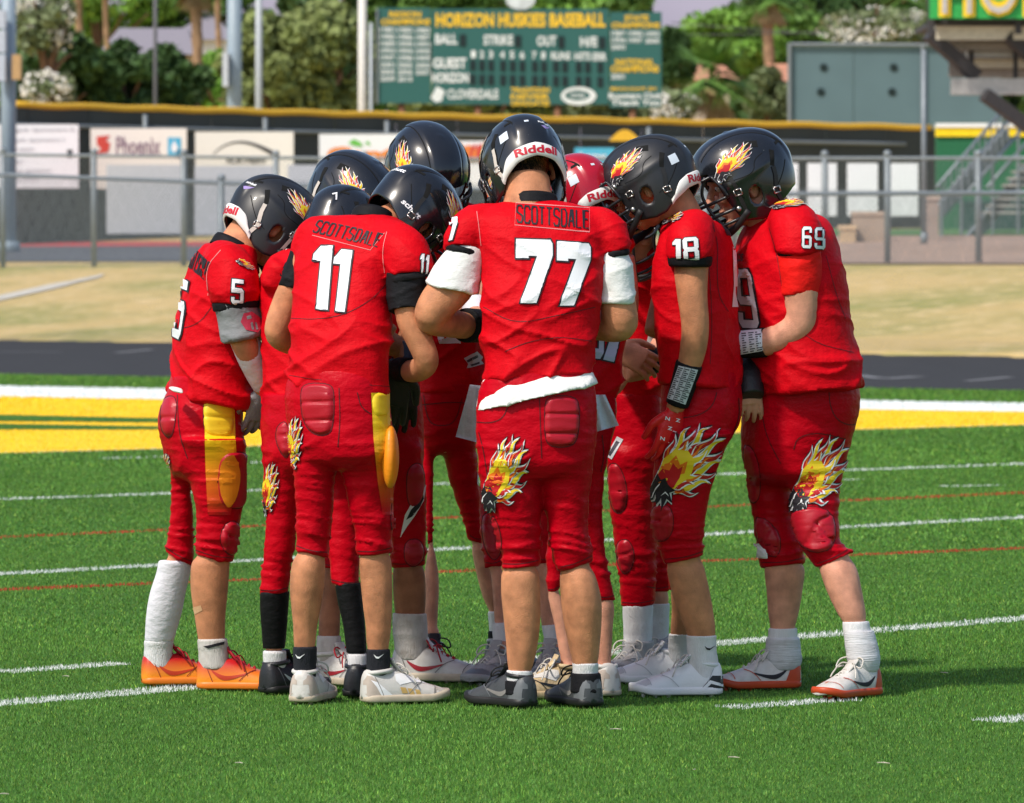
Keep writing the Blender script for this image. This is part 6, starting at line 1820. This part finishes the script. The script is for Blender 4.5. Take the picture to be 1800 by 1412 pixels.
# ---- number 18
p18 = player(dict(d=17.2, yaw=162, base=1215, seed=4, skin=SK1,
  label='player in red jersey number 18 wearing red gloves, back of head against helmet behind',
  torso=[(384,1172,1246,0,.9),(394,1164,1268,0,.8),(412,1158,1282,0,.7),(440,1153,1290,0,.64),(480,1149,1293,0,.62),(520,1150,1294,0,.64),(560,1152,1296,0),(600,1155,1297,0),(640,1160,1299,0),(665,1162,1301,0),((672,684),1163,1302,0)],
  sleeves=[[(1224,406,.0,24),(1220,402,-.09,36),(1215,417,-.16,43),(1213,440,-.18,44),(1213,454,-.18,43)],[(1220,400,.14,36),(1205,430,.2,38)]],
  cuffs=[[(1213,450,-.18,41),(1213,470,-.18,38)]],
  collar=(1196,388,36,1.1,0,24),
  arms=[[(1218,420,-.14,30),(1215,470,-.17,31),(1217,520,-.18,27),(1222,570,-.18,25),(1219,610,-.17,24),(1208,655,-.15,20),(1192,700,-.13,17),(1186,722,-.12,17)],[(1200,430,.18,28),(1170,520,.2,24),(1150,590,.16,20)]],
  bands=[([(1212,638,-.155,24.5),(1202,674,-.145,23),(1190,712,-.13,21)],BLACKCLOTH,'wristband')],
  hands=[dict(w=(1187,722,-.12),D=(-.22,.02,-.97),N=(.45,-.85,.1),thumb=1,mat=GLOVER,size=1.02,curl=(16,24,20))],
  neck=[(1205,398,0,38),(1192,368,0,36),(1178,345,0,36)],
  head=dict(px=1139,py=320,dd=0,yaw=166,pitch=24,roll=3,scale=.98,mat=SHELLM,parts=RIDK,hair=2.0),
  hips=[(650,1166,1296,0),(685,1164,1303,0),(715,1162,1304,0),(745,1160,1299,0),(775,1155,1284,0),(800,1150,1270,0),(815,1148,1263,0)],
  legs=[leg([(760,1158,1290),(800,1150,1268),(840,1146,1256),(880,1147,1246),(915,1145,1240),(945,1150,1236),(970,1160,1237),((992,978),1168,1239)],
            [(1000,1172,1239),(1040,1180,1248),(1080,1193,1255),(1115,1207,1258),(1160,1212,1256)],-.06,-.02,
            dict(px=1234,y=1227,yaw=184,mats=(SHWC,SHWC,LACEW,SHWC),scale=1.02),
            [([(1116,1206,1260),(1140,1207,1260),(1165,1209,1263),(1200,1212,1264)],SOCKW,'sock')]),
        leg([(800,1160,1240),(850,1160,1230),(900,1162,1225),(950,1168,1225),((1040,1030),1176,1225)],
            [(1040,1178,1218),(1070,1180,1214),(1115,1177,1210),(1160,1174,1206)],.08,.34,
            dict(px=1190,y=1205,yaw=186,mats=(SHWC,SHWC,LACEW,SHWC)),
            [([(1113,1175,1211),(1140,1174,1210),(1185,1170,1206)],SOCKW,'sock')])],
  kneey=955, croty=800))
T=p18.jersey; R_=p18.root
num(T,'18',[((1182,421),(1200,421),(1201,462),(1184,463)),((1200,419),(1226,417),(1229,459),(1203,461))],R_,name='sleeve_number',outline=1.5,step=3)
print_poly(T,[([(1287,434),(1293,438),(1297,540),(1286,540),(1289,500)],0)],[NUMWHITE],R_,'number',step=4)
flame(T,((1166,378),(1202,374),(1196,394),(1162,396)),R_,step=4)
seam(T,[(1252,392),(1262,430),(1260,470),(1262,520),(1280,548)],R_,w=1.1); seam(T,[(1246,470),(1252,560),(1248,640)],R_,w=1.0)
word(T,'SCOTTSDALE',((1258,380),(1274,392),(1288,416),(1278,414)),R_,w=1.2,gap=.4)
T=p18.pants
flame(T,((1158,762),(1276,757),(1252,890),(1140,892)),R_,step=4)
pad(T,[(1150,888),(1174,886),(1184,905),(1183,935),(1170,952),(1150,950),(1143,930),(1144,905)],R_,'knee_pad',hgt=.008,edge=4,lines=[(1160,915,1178,900),(1160,915,1172,948),(1160,915,1144,912)])
seam(T,[(1200,735),(1230,730),(1252,715),(1260,690)],R_); seam(T,[(1298,700),(1300,730),(1290,760)],R_)
seam(T,[(1178,760),(1200,765),(1206,800),(1204,840)],R_)
bvh=p18.bandb[0]
print_poly(bvh,[([(1194,643),(1226,650),(1204,711),(1174,700)],0)],[CARD],R_,'play_card',off=.003,step=6)
mb=MB()
mq=bil(((1194,643),(1226,650),(1204,711),(1174,700)))
r2=np.random.default_rng(3)
for i in range(3):
    for j in range(3):
        for k in range(5):
            u0=i/3+.03; v0=j/3+.03+k*.058; L_=.10+.18*r2.random()
            lay(mb,[mq(u0,v0),mq(u0+L_,v0),mq(u0+L_,v0+.03),mq(u0,v0+.03)],[(0,1,2,3)],bvh,.0036,step=6)
for i in (1,2):
    lay(mb,[mq(i/3-.012,0),mq(i/3+.012,0),mq(i/3+.012,1),mq(i/3-.012,1)],[(0,1,2,3)],bvh,.0037,step=6); lay(mb,[mq(0,i/3-.01),mq(1,i/3-.01),mq(1,i/3+.01),mq(0,i/3+.01)],[(0,1,2,3)],bvh,.0037,step=6)
mb.build('card_marks',INK,R_)
mb=MB()
for (x,y) in ((1174,735),(1192,738),(1178,752),(1186,760),(1190,772),(1178,780),(1176,795),(1172,806),(1165,770)):
    v2,f2,_=text2d('N' if (x+y)%2 else 'Z',.03); m=bil(((x-4,y-3),(x+4,y-1),(x+3,y+5),(x-5,y+3))); lay(mb,[m(*q) for q in v2],f2,p18.glove_bvh,.0012,step=4,maxd=.02)
if mb.v: mb.build('glove_print',FW,R_)
print_poly(p18.sock[0],[(SWO(1248,1138,1.0),0)],[NUMBLACK],R_,'sock_mark',off=.0022,step=4)
up,bv,_=p18.shoes[0]
print_poly(bv,[([(1232,1212),(1252,1188),(1276,1188),(1276,1232),(1240,1232)],0),([(1222,1222),(1248,1196),(1276,1204),(1276,1209),(1250,1202),(1226,1226)],1)],[SHK,FW],up,'heel_patch',step=5)

# ---- number 69
p69 = player(dict(d=17.4, yaw=196, base=1420, seed=5, skin=SK2,
  label='tall player in red jersey number 69 with bright red undershirt and taped white ankles',
  torso=[(372,1352,1424,0,.9),(382,1332,1446,0,.8),(398,1312,1458,0,.7),(425,1300,1466,0,.64),(465,1293,1475,0,.62),(510,1292,1483,0,.64),(550,1293,1488,0),(590,1295,1495,0),(630,1299,1504,0),(660,1302,1509,0),((694,678),1304,1512,0)],
  sleeves=[[(1372,392,.0,24),(1384,388,-.09,36),(1396,398,-.16,45),(1404,425,-.20,46),(1405,440,-.20,44)],[(1380,385,.14,36),(1360,420,.2,40)]],
  cuffs=[[(1405,434,-.2,42),(1408,448,-.2,39)]],
  undersleeves=[([(1404,430,-.20,38),(1407,475,-.20,38),(1408,517,-.20,35)],REDUNDER,'undershirt_sleeve')],
  collar=(1356,386,40,1.0,0,26),
  arms=[[(1398,400,-.15,34),(1406,480,-.2,34),(1408,535,-.2,32),(1404,570,-.2,30),(1375,592,-.19,27),(1340,603,-.17,24),(1300,604,-.13,20)],[(1350,430,.2,30),(1330,540,.2,26),(1314,630,.12,19),(1312,655,.1,18)]],
  bands=[([(1347,602,-.175,27),(1318,604,-.155,26),(1290,605,-.13,25)],BLACKCLOTH,'wristband'),([(1313,640,-.06,22),(1316,668,-.14,25),(1320,698,-.17,24)],LEATHERK,'glove')],
  hands=[dict(w=(1315,662,-.14),D=(.10,-.12,-.97),N=(.2,-.95,.0),thumb=-1,mat=None,size=.86,curl=(16,26,20))],
  neck=[(1362,392,0,46),(1344,365,0,42),(1330,345,0,40)],
  head=dict(px=1303,py=313,dd=0,yaw=188,pitch=20,roll=0,scale=1.06,mat=SHELL,parts=PLN,hair=.8),
  hips=[(655,1304,1506,0),(685,1303,1509,0),(715,1305,1509,0),(745,1305,1503,0),(775,1304,1494,0),(805,1307,1487,0),(825,1312,1484,0)],
  legs=[leg([(770,1304,1400),(810,1307,1390),(840,1311,1387),(870,1316,1390),(905,1323,1394),(935,1326,1402),(960,1332,1412),((998,990),1338,1414)],
            [(1000,1343,1415),(1040,1347,1411),(1080,1350,1404),(1110,1351,1400),(1150,1352,1400)],.06,.05,
            dict(px=1384,y=1215,yaw=190,mats=(SHW,SOLER,LACEW,SHW),acc=dict(heel_counter=SOLER,stripe=NUMBLACK,stitching=SOLER)),
            [([(1104,1350,1402),(1118,1350,1402),(1132,1349,1402)],SOCKW,'sock'),([(1120,1347,1406),(1140,1345,1408),(1162,1344,1410),(1178,1350,1404)],M('ankle_tape',(.60,.60,.62),rough=.7,bump=.4,bscale=60,stretch=(.4,.4,5),dirt=.25),'ankle_tape')]),
        leg([(770,1392,1494),(810,1386,1488),(840,1388,1482),(870,1390,1476),(905,1389,1474),(935,1395,1475),(960,1406,1483),((1000,970),1434,1500)],
            [(1000,1440,1507),(1040,1453,1516),(1080,1472,1523),(1100,1481,1526),(1150,1490,1540)],-.05,-.06,
            dict(px=1530,y=1228,yaw=226,mats=(SHW,SOLER,LACEW,SHW),acc=dict(heel_counter=SOLER,stripe=NUMBLACK,stitching=SOLER)),
            [([(1092,1480,1528),(1105,1481,1530),(1118,1483,1533)],SOCKW,'sock'),([(1108,1482,1536),(1130,1484,1543),(1158,1488,1548),(1180,1496,1544)],MATS['ankle_tape'],'ankle_tape')])],
  kneey=960, croty=820))
T=p69.jersey; R_=p69.root
num(T,'69',[((1410,400),(1426,400),(1425,437),(1409,436)),((1431,401),(1448,401),(1448,438),(1430,437))],R_,name='sleeve_number',outline=1.1,step=3)
num(T,'9',[((1296,474),(1320,474),(1338,578),(1302,576))],R_,outline=2.6,step=4)
flame(T,((1362,356),(1420,350),(1428,364),(1352,370)),R_,step=4)
seam(T,[(1352,400),(1366,446),(1380,540),(1420,600),(1500,620)],R_,w=1.0); seam(T,[(1452,450),(1470,520),(1486,560)],R_,w=1.0)
words(T,'BROS',((1288,444),(1308,446),(1306,460),(1290,460)),R_,NUMBLACK)
T=p69.pants
flame(T,((1404,782),(1492,776),(1476,906),(1384,908)),R_,step=4)
pad(T,[(1394,896),(1430,889),(1462,900),(1470,935),(1462,966),(1430,972),(1405,958),(1390,920)],R_,'knee_pad',hgt=.011,edge=5,k=1,lines=[(1436,920,1462,900),(1436,920,1418,958),(1436,920,1464,958)])
pad(T,[(1304,782),(1322,784),(1336,820),(1337,870),(1328,886),(1316,880)],R_,'thigh_pad',hgt=.007,edge=4)
pad(T,[(1325,908),(1350,914),(1371,940),(1372,970),(1360,981),(1335,965)],R_,'knee_pad',hgt=.009,edge=4,k=1,lines=[(1340,950,1358,925),(1340,950,1356,980)])
print_poly(T,[([(1326,960),(1338,952),(1348,968),(1352,978),(1330,980)],0)],[FW],R_,'tape_patch',off=.010,step=5)
seam(T,[(1457,680),(1458,712),(1470,738),(1492,748),(1506,745)],R_); seam(T,[(1336,690),(1344,760),(1372,815)],R_); seam(T,[(1395,790),(1402,768),(1440,760),(1484,772)],R_)
mb=MB(); bvh=p69.bandb[0]
print_poly(bvh,[([(1290,584),(1338,580),(1342,616),(1294,624)],0)],[CARD],R_,'play_card',off=.003,step=6)
mq=bil(((1290,584),(1338,580),(1342,616),(1294,624)))
for i in range(4):
    for k in range(9):
        u0=i/4+.03; v0=.05+k*.1; L_=.06+.14*r2.random()
        lay(mb,[mq(u0,v0),mq(u0+L_,v0),mq(u0+L_,v0+.045),mq(u0,v0+.045)],[(0,1,2,3)],bvh,.0036,step=6)
mb.build('card_marks',INK,R_)

# ---- the one between 5 and 11 (black leggings)
pb = player(dict(d=17.22, yaw=52, base=545, seed=6, skin=SK4,
  label='player in red jersey and long black leggings, half hidden behind number 11',
  torso=[(438,505,590,.05,.9),(450,478,620,.04,.7),(475,462,640,.03,.62),(520,458,640,.02),(570,462,636,0),(620,461,634,0),(670,460,634,0),((712,722),461,636,0)],
  sleeves=[[(500,465,-.02,30),(485,490,-.02,28),(482,510,-.02,24)],[(600,460,.1,36),(625,490,.12,36)]],
  collar=(560,440,36,1.0,.05,26),
  arms=[[(495,475,.0,22),(492,540,.06,22),(520,590,.2,20)],[(620,490,.12,26),(650,560,.2,22),(690,590,.2,18)]],
  neck=[(565,452,.05,40),(585,425,.08,38),(600,405,.1,36)],
  head=dict(px=608,py=408,dd=.12,yaw=48,pitch=36,scale=.95,mat=SHELL,parts=('face_mask','chin_strap','strap_black','vent','padding')),
  hips=[(690,463,630,0),(720,461,632,0),(750,459,632,0),(790,460,632,0),(810,461,632,0)],
  legs=[leg([(780,459,545),(830,461,540),(870,464,530),(910,468,524),(960,465,518),(1000,460,512),((1046,1042),456,508)],
            [(1050,459,506),(1090,461,503),(1140,464,500),(1170,466,500)],0,0,
            dict(px=484,y=1224,yaw=48,mats=(SHK,SOLEK,LACEK,SHK)),
            [([(1040,457,509),(1070,457,507),(1110,460,504),(1140,462,501)],LEGK,'leg_sleeve'),([(1143,462,503),(1170,463,504),(1200,465,506)],SOCKW,'sock')]),
        leg([(780,548,634),(830,560,634),(880,568,634),(930,574,634),(980,578,632),((1028,1032),580,632)],
            [(1040,590,634),(1090,600,640),(1140,610,644),(1170,612,645)],0,.04,
            dict(px=630,y=1230,yaw=78,mats=(SHK,SOLEK,LACEK,SHK)),
            [([(1024,588,635),(1060,594,638),(1100,603,642),(1148,609,645)],LEGK,'leg_sleeve'),([(1148,610,646),(1175,611,646),(1205,612,647)],SOCKW,'sock')])],
  kneey=990, croty=800, vox=.008))
word(pb.jersey,'SCOTTSDALE',((500,462),(610,486),(604,508),(492,484)),pb.root,w=2.2,gap=.42,slant=.25)
flame(pb.pants,((462,818),(492,822),(486,912),(462,912)),pb.root,step=4)
pad(pb.pants,[(490,745),(506,740),(510,790),(504,808),(490,790),(484,765)],pb.root,'tailbone_pad')
hb=BVHTree.FromPolygons([tuple(pb.helmet.matrix_basis @ Vector(v_) + pb.root.location) for v_ in verts(shell_me)],[tuple(p_.vertices) for p_ in shell_me.polygons])
words(hb,'7',((584,341),(593,339),(598,350),(589,353)),pb.root,FW,name='helmet_number')

# ---- far side, left: dark panther print, red laces
pc = player(dict(d=17.78, yaw=-28, base=655, seed=7, skin=SK3,
  label='player facing into the huddle with dirty white red-laced shoes, behind number 11',
  torso=[(392,600,690,0,.9),(402,580,712,0,.7),(425,570,732,0,.62),(470,570,735,0),(520,575,735,0),(580,580,735,0),(640,585,735,0),(715,590,738,0)],
  sleeves=[[(600,420,-.14,38),(592,450,-.18,42),(590,480,-.18,40)],[(700,420,.12,38),(715,450,.14,40)]],
  arms=[[(595,450,-.15,28),(610,540,-.18,25),(680,600,-.2,22),(705,610,-.2,18)],[(712,450,.1,28),(730,540,0,24),(712,620,-.15,20),(706,650,-.17,18)]],
  hands=[dict(w=(707,655,-.16),D=(.0,-.1,-1),N=(.2,-.9,0),thumb=1,mat=LEATHERK,size=1.15,curl=(14,18,14))],
  bands=[([(714,605,-.14,22),(708,650,-.17,23)],M('navy_foil_band',(.02,.03,.06),rough=.3),'wristband')],
  neck=[(640,405,0,42),(635,385,0,40),(630,360,0,38)],
  head=dict(px=622,py=349,dd=-.02,yaw=-28,pitch=36,scale=1.0,mat=SHELL,parts=('face_mask','chin_strap','strap_white','vent','emblem_left','emblem_right','padding')),
  hips=[(690,592,738,0),(730,590,742,0),(770,590,744,0),(810,590,746,0)],
  legs=[leg([(780,665,744),(830,672,748),(880,680,749),(920,684,749),(960,686,750),((1000,994),688,748)],
            [(1005,690,747),(1050,691,749),(1090,692,750),(1140,697,748)],-.05,.02,
            dict(px=728,y=1202,yaw=-12,mats=(SHW,SOLEW,LACER,SHW),scale=1.1,acc=dict(stripe=SWOOSH,toe_cap=SHW,stitching=STDK)),
            [([(1078,690,750),(1110,690,752),(1160,696,752)],SOCKD,'sock')]),
        leg([(780,590,662),(850,575,650),(920,566,625),((1000,1000),562,605)],
            [(1010,562,600),(1060,561,599),(1110,559,598),(1145,559,598)],.05,-.02,
            dict(px=580,y=1208,yaw=-40,mats=(SHW,SOLEW,LACER,SHW),acc=dict(stripe=SWOOSH,stitching=STDK)),
            [([(1117,556,600),(1140,556,600),(1165,558,600)],SOCKD,'sock')])],
  kneey=950, croty=800, vox=.008))
print_poly(pc.pants,[([(748,852),(744,880),(730,905),(716,925),(704,945),(712,905),(726,880),(738,866)],0),([(742,866),(734,884),(722,896),(714,914),(724,908),(738,890),(744,876)],1)],[FW,NUMBLACK],pc.root,'panther_print')
pad(pc.pants,[(712,950),(736,946),(746,966),(742,988),(724,998),(710,985)],pc.root,'knee_pad'); pad(pc.pants,[(716,822),(740,810),(748,850),(740,885),(720,895),(714,860)],pc.root,'thigh_pad')
up,bv,_=pc.shoes[0]; 0 and print_poly(bv,[([(712,1158),(736,1180),(758,1190),(768,1192),(766,1178),(762,1200),(740,1196),(722,1180)],0)],[SWOOSH],up,'swoosh',step=4)
up,bv,_=pc.shoes[1]; 0 and print_poly(bv,[([(560,1186),(568,1192),(578,1190),(582,1176),(586,1200),(572,1202)],0)],[SWOOSH],up,'swoosh',step=4)

# ---- far side centre left
pe = player(dict(d=18.15, yaw=-66, base=800, seed=8, skin=SK2,
  label='player facing camera with bowed black helmet and white undershirt, between numbers 11 and 77',
  torso=[(345,715,800,-.1,.9),(356,695,825,-.08,.7),(380,690,845,-.06,.62),(430,705,860,-.03),(480,712,860,0),(540,722,860,0),(600,730,858,0),(650,734,856,0),(690,734,858,0)],
  sleeves=[[(715,380,-.05,38),(700,410,-.06,38)],[(820,376,-.05,38),(842,405,-.06,40)]],
  arms=[[(705,410,-.05,28),(700,500,-.08,25),(740,560,-.2,20)],[(842,410,-.06,28),(868,500,-.1,25),(800,560,-.26,20)]],
  neck=[(757,360,-.1,42),(754,340,-.12,40),(752,320,-.13,38)],
  head=dict(px=750,py=301,dd=-.14,yaw=-62,pitch=42,scale=1.03,mat=SHELL,parts=PLN),
  hips=[(670,736,852,0),(700,734,850,0),(730,735,845,0),(755,737,842,0),(770,738,840,0)],
  legs=[leg([(740,735,775),(780,735,768),(830,738,763),(880,745,762),(920,748,762),((960,955),750,764)],
            [(965,752,764),(1020,745,772),(1080,745,770),(1120,748,768)],0,.1,dict(px=760,y=1190,yaw=-80,mats=(SHK,SOLEK,LACEK,SHK)),[]),
        leg([(740,772,844),(780,776,840),(830,786,841),(880,802,845),(920,815,848),((950,956),824,850)],
            [(965,829,855),(1000,835,866),(1050,848,878),(1080,858,884),(1120,862,888)],0,-.02,
            dict(px=878,y=1182,yaw=-60,mats=(SHK,SHK,LACEW,SHGR)),
            [([(1074,857,886),(1100,859,888),(1128,861,892)],SOCKW,'sock'),([(1108,857,893),(1130,858,895),(1150,858,898)],BLACKCLOTH,'shoe_collar')])],
  kneey=920, croty=760, vox=.008))
seam(pe.pants,[(745,695),(752,740),(770,750),(800,745),(812,700)],pe.root); seam(pe.pants,[(740,712),(800,706),(836,712)],pe.root)
print_poly(pe.jersey,[([(815,630),(838,618),(848,628),(845,634),(850,640),(820,648),(823,640)],0),([(820,634),(838,624),(840,628),(822,638)],1),([(826,641),(842,636),(842,640),(828,644)],1)],[CARD,INK],pe.root,'cloth_label',step=5)
print_poly(pe.jersey,[([(768,588),(806,590),(810,604),(772,604)],0)],[WHITESLV],pe.root,'number',step=5)
flame(pe.jersey,((812,338),(838,336),(838,356),(812,358)),pe.root,step=4)
print_poly(pe.pants,[([(845,812),(839,826),(838,850),(844,864)],0)],[FW],pe.root,'flame_print',step=5)

# ---- far side centre (behind 77)
ph = player(dict(d=18.0, yaw=-92, base=915, seed=9, skin=SK2,
  label='player facing camera almost wholly hidden behind number 77, white towel at hip',
  torso=[(385,880,960,-.05,.9),(396,860,985,-.04,.7),(420,850,1005,-.02,.62),(480,850,1000,0),(540,850,995,0),(620,850,992,0),(690,850,992,0)],
  sleeves=[[(870,420,-.03,36),(850,450,-.04,36)],[(985,420,-.03,36),(1000,450,-.04,36)]],
  arms=[[(850,450,-.05,27),(838,525,-.12,24),(836,556,-.2,21),(870,565,-.3,18)],[(1000,450,-.05,27),(1010,530,-.12,24),(980,580,-.28,18)]],
  bands=[([(836,535,-.15,25),(838,560,-.2,24)],WHITESLV,'wristband')],
  neck=[(920,400,-.05,42),(918,380,-.06,40),(916,360,-.08,38)],
  head=dict(px=916,py=352,dd=-.08,yaw=-90,pitch=40,scale=.92,mat=SHELL,parts=PLN),
  hips=[(680,852,990,0),(720,848,992,0),(760,846,992,0),(800,846,990,0)],
  legs=[leg([(770,846,918),(820,844,905),(870,843,892),(910,843,886),(950,845,884),((998,994),852,884)],
            [(1005,862,884),(1050,866,886),(1100,866,890),(1140,868,892)],0,-.05,
            dict(px=884,y=1203,yaw=-118,mats=(SHGR,SHGR,LACEW,SHGR)),[([(1095,864,893),(1120,866,894),(1160,868,896)],SOCKW,'sock')]),
        leg([(770,920,990),(830,926,985),(900,932,978),((990,990),938,972)],
            [(1000,940,972),(1050,944,973),(1100,952,976),(1140,956,978)],0,-.05,
            dict(px=960,y=1200,yaw=-100,mats=(SHGR,SOLEK,LACEW,SHGR)),[([(1098,952,979),(1120,955,980),(1160,958,982)],SOCKW,'sock')])],
  kneey=950, croty=800, vox=.008))
def towel(root, quad, d, name='towel', seed=0, thick=.012):
    m = bil(quad); n = 14; v = []; f = []
    for side in (0, 1):
        for i in range(n+1):
            for j in range(n+1):
                u, w = i/n, j/n
                x, y = m(u, w)
                dd = .012*math.sin(u*9+seed+w*2)*(1-w*.6) + side*thick
                v.append(P(x, y, d + dd))
    N = (n+1)**2
    for s in (0, 1):
        for i in range(n):
            for j in range(n):
                a = s*N + i*(n+1)+j
                q = (a, a+1, a+n+2, a+n+1); f.append(q if s else q[::-1])
    for i in range(n):
        for (a, b) in ((i, i+1), (n*(n+1)+i, n*(n+1)+i+1), (i*(n+1), (i+1)*(n+1)), (i*(n+1)+n, (i+1)*(n+1)+n)):
            f.append((a, b, b+N, a+N))
    mb = MB(); mb.add(v, f); mb.build(name, TOWEL, root, sm=True)
towel(ph.root,((826,676),(858,680),(862,784),(801,768)),17.72)
pad(ph.pants,[(846,905),(866,900),(880,930),(882,970),(868,990),(850,960)],ph.root,'knee_pad')

# ---- red helmet
pr = player(dict(d=17.12, yaw=112, base=1025, seed=10, skin=SK2,
  label='shorter player in glossy red helmet and pale-numbered jersey, tucked behind number 77',
  torso=[(385,985,1060,.1,.9),(396,970,1085,.1,.7),(420,960,1100,.08,.62),(470,960,1106,.05),(530,968,1106,.03),(590,975,1102,.02),(640,980,1095,0),(690,984,1086,0),(705,984,1084,0)],
  sleeves=[[(985,415,.08,30),(975,440,.08,30)],[(1075,420,.06,34),(1092,450,.05,36)]],
  arms=[[(980,440,.1,24),(975,520,.14,22),(990,580,.3,18)],[(1090,450,.07,26),(1100,540,.1,23),(1080,600,.3,18)]],
  neck=[(1020,400,.1,38),(1014,380,.1,36),(1010,362,.1,34)],
  head=dict(px=1008,py=352,dd=.14,yaw=128,pitch=26,roll=-6,scale=.96,mat=SHELLR,parts=RID),
  hips=[(680,986,1080,0),(710,984,1084,0),(740,982,1083,0),(770,980,1078,0),(800,980,1072,0)],
  legs=[leg([(770,976,1030),(830,972,1020),(880,968,1010),(930,964,1000),(980,960,992),((1044,1040),960,985)],
            [(1050,963,988),(1090,972,998),(1140,981,1007),(1180,989,1011)],0,-.05,
            dict(px=984,y=1232,yaw=196,dd=.0,mats=(SHGOLD,SHGOLD,LACEW,SHGOLD)),[([(1184,988,1013),(1195,988,1013),(1204,988,1013)],SOCKW,'sock')]),
        leg([(770,1030,1078),(810,1026,1071),(850,1024,1063),(900,1024,1060),(950,1026,1062),(1000,1036,1071),((1056,1056),1046,1082)],
            [(1065,1048,1080),(1100,1048,1078),(1140,1050,1076),(1180,1051,1073)],0,.0,
            dict(px=1072,y=1229,yaw=118,mats=(SHW,SOLEW,LACEW,SHW)),[([(1178,1050,1074),(1190,1050,1074),(1200,1050,1074)],SOCKW,'sock')])],
  kneey=1000, croty=790, vox=.008))
num(pr.jersey,'57',[((1030,520),(1062,520),(1060,632),(1026,628)),((1064,522),(1100,524),(1098,640),(1056,632))],pr.root,outline=2.4,fill=NUMBLUE,step=4)
towel(pr.root,((1044,694),(1064,694),(1088,748),(1046,760)),16.98,seed=2)
seam(pr.pants,[(1058,765),(1062,800),(1056,830)],pr.root)

# ---- far side right, maroon in shade
pf = player(dict(d=17.88, yaw=-104, base=1115, seed=11, skin=SK2,
  label='player facing camera with bare folded hands and tall white socks, behind number 18',
  torso=[(428,1075,1150,-.05,.9),(438,1060,1168,-.04,.7),(462,1050,1180,-.02,.62),(520,1052,1176,0),(580,1058,1170,0),(640,1062,1166,0),(690,1064,1164,0),(705,1064,1164,0)],
  sleeves=[[(1070,462,-.03,32),(1058,490,-.05,34)],[(1155,462,-.03,32),(1172,490,-.05,34)]],
  arms=[[(1060,490,-.05,26),(1056,570,-.12,24),(1078,618,-.24,20),(1092,620,-.27,17)],[(1172,490,-.05,26),(1178,580,-.1,24),(1140,640,-.22,20),(1112,655,-.27,17),(1098,658,-.28,16)]],
  bands=[([(1156,632,-.2,23),(1130,640,-.25,23)],BLACKCLOTH,'wristband')],
  hands=[dict(w=(1086,612,-.28),D=(.85,-.15,-.45),N=(.1,-1,.25),thumb=-1,mat=None,size=.95,curl=(18,26,20)),
         dict(w=(1098,652,-.27),D=(-.75,-.15,-.7),N=(-.1,-1,.2),thumb=1,mat=None,size=.95,curl=(25,35,25))],
  neck=[(1112,440,-.05,40),(1114,420,-.07,38),(1116,400,-.08,36)],
  head=dict(px=1119,py=384,dd=-.08,yaw=-106,pitch=34,scale=.98,mat=SHELL,parts=PLN),
  hips=[(690,1066,1162,0),(720,1066,1164,0),(760,1066,1164,0),(800,1066,1162,0),(820,1066,1160,0)],
  legs=[leg([(790,1066,1150),(830,1066,1150),(870,1069,1152),(910,1074,1154),(950,1080,1155),(1000,1086,1154),(1040,1090,1153),((1068,1064),1092,1151)],
            [(1075,1096,1147),(1110,1097,1146),(1150,1098,1144)],0,.0,
            dict(px=1124,y=1195,yaw=-118,mats=(SHGR,SHGR,LACEW,SHGR)),
            [([(1062,1094,1149),(1100,1095,1147),(1150,1096,1145)],SOCKW,'sock'),([(1126,1093,1150),(1142,1093,1150),(1160,1092,1150)],SHGR,'shoe_collar')]),
        leg([(790,1110,1165),(850,1120,1172),(920,1128,1176),((1040,1040),1135,1178)],
            [(1050,1140,1176),(1100,1142,1174),(1150,1144,1172)],0,.12,
            dict(px=1160,y=1190,yaw=-80,mats=(SHGR,SHGR,LACEW,SHGR)),[([(1060,1138,1178),(1100,1140,1176),(1150,1142,1174)],SOCKW,'sock')])],
  kneey=990, croty=800, vox=.008))
print_poly(pf.jersey,[([(1148,480),(1160,490),(1156,560),(1150,600),(1134,612),(1146,560)],0)],[NUMWHITE],pf.root,'number',step=5)
pad(pf.pants,[(1066,818),(1086,812),(1102,850),(1102,890),(1090,905),(1074,895)],pf.root,'thigh_pad'); pad(pf.pants,[(1084,952),(1104,946),(1116,970),(1112,1000),(1096,1012),(1084,985)],pf.root,'knee_pad',lines=[(1086,980,1114,968)])
print_poly(pf.pants,[([(1085,767),(1096,773),(1076,808),(1067,802)],0),([(1084,775),(1090,778),(1074,802),(1070,799)],1)],[CARD,INK],pf.root,'waist_label',step=5)
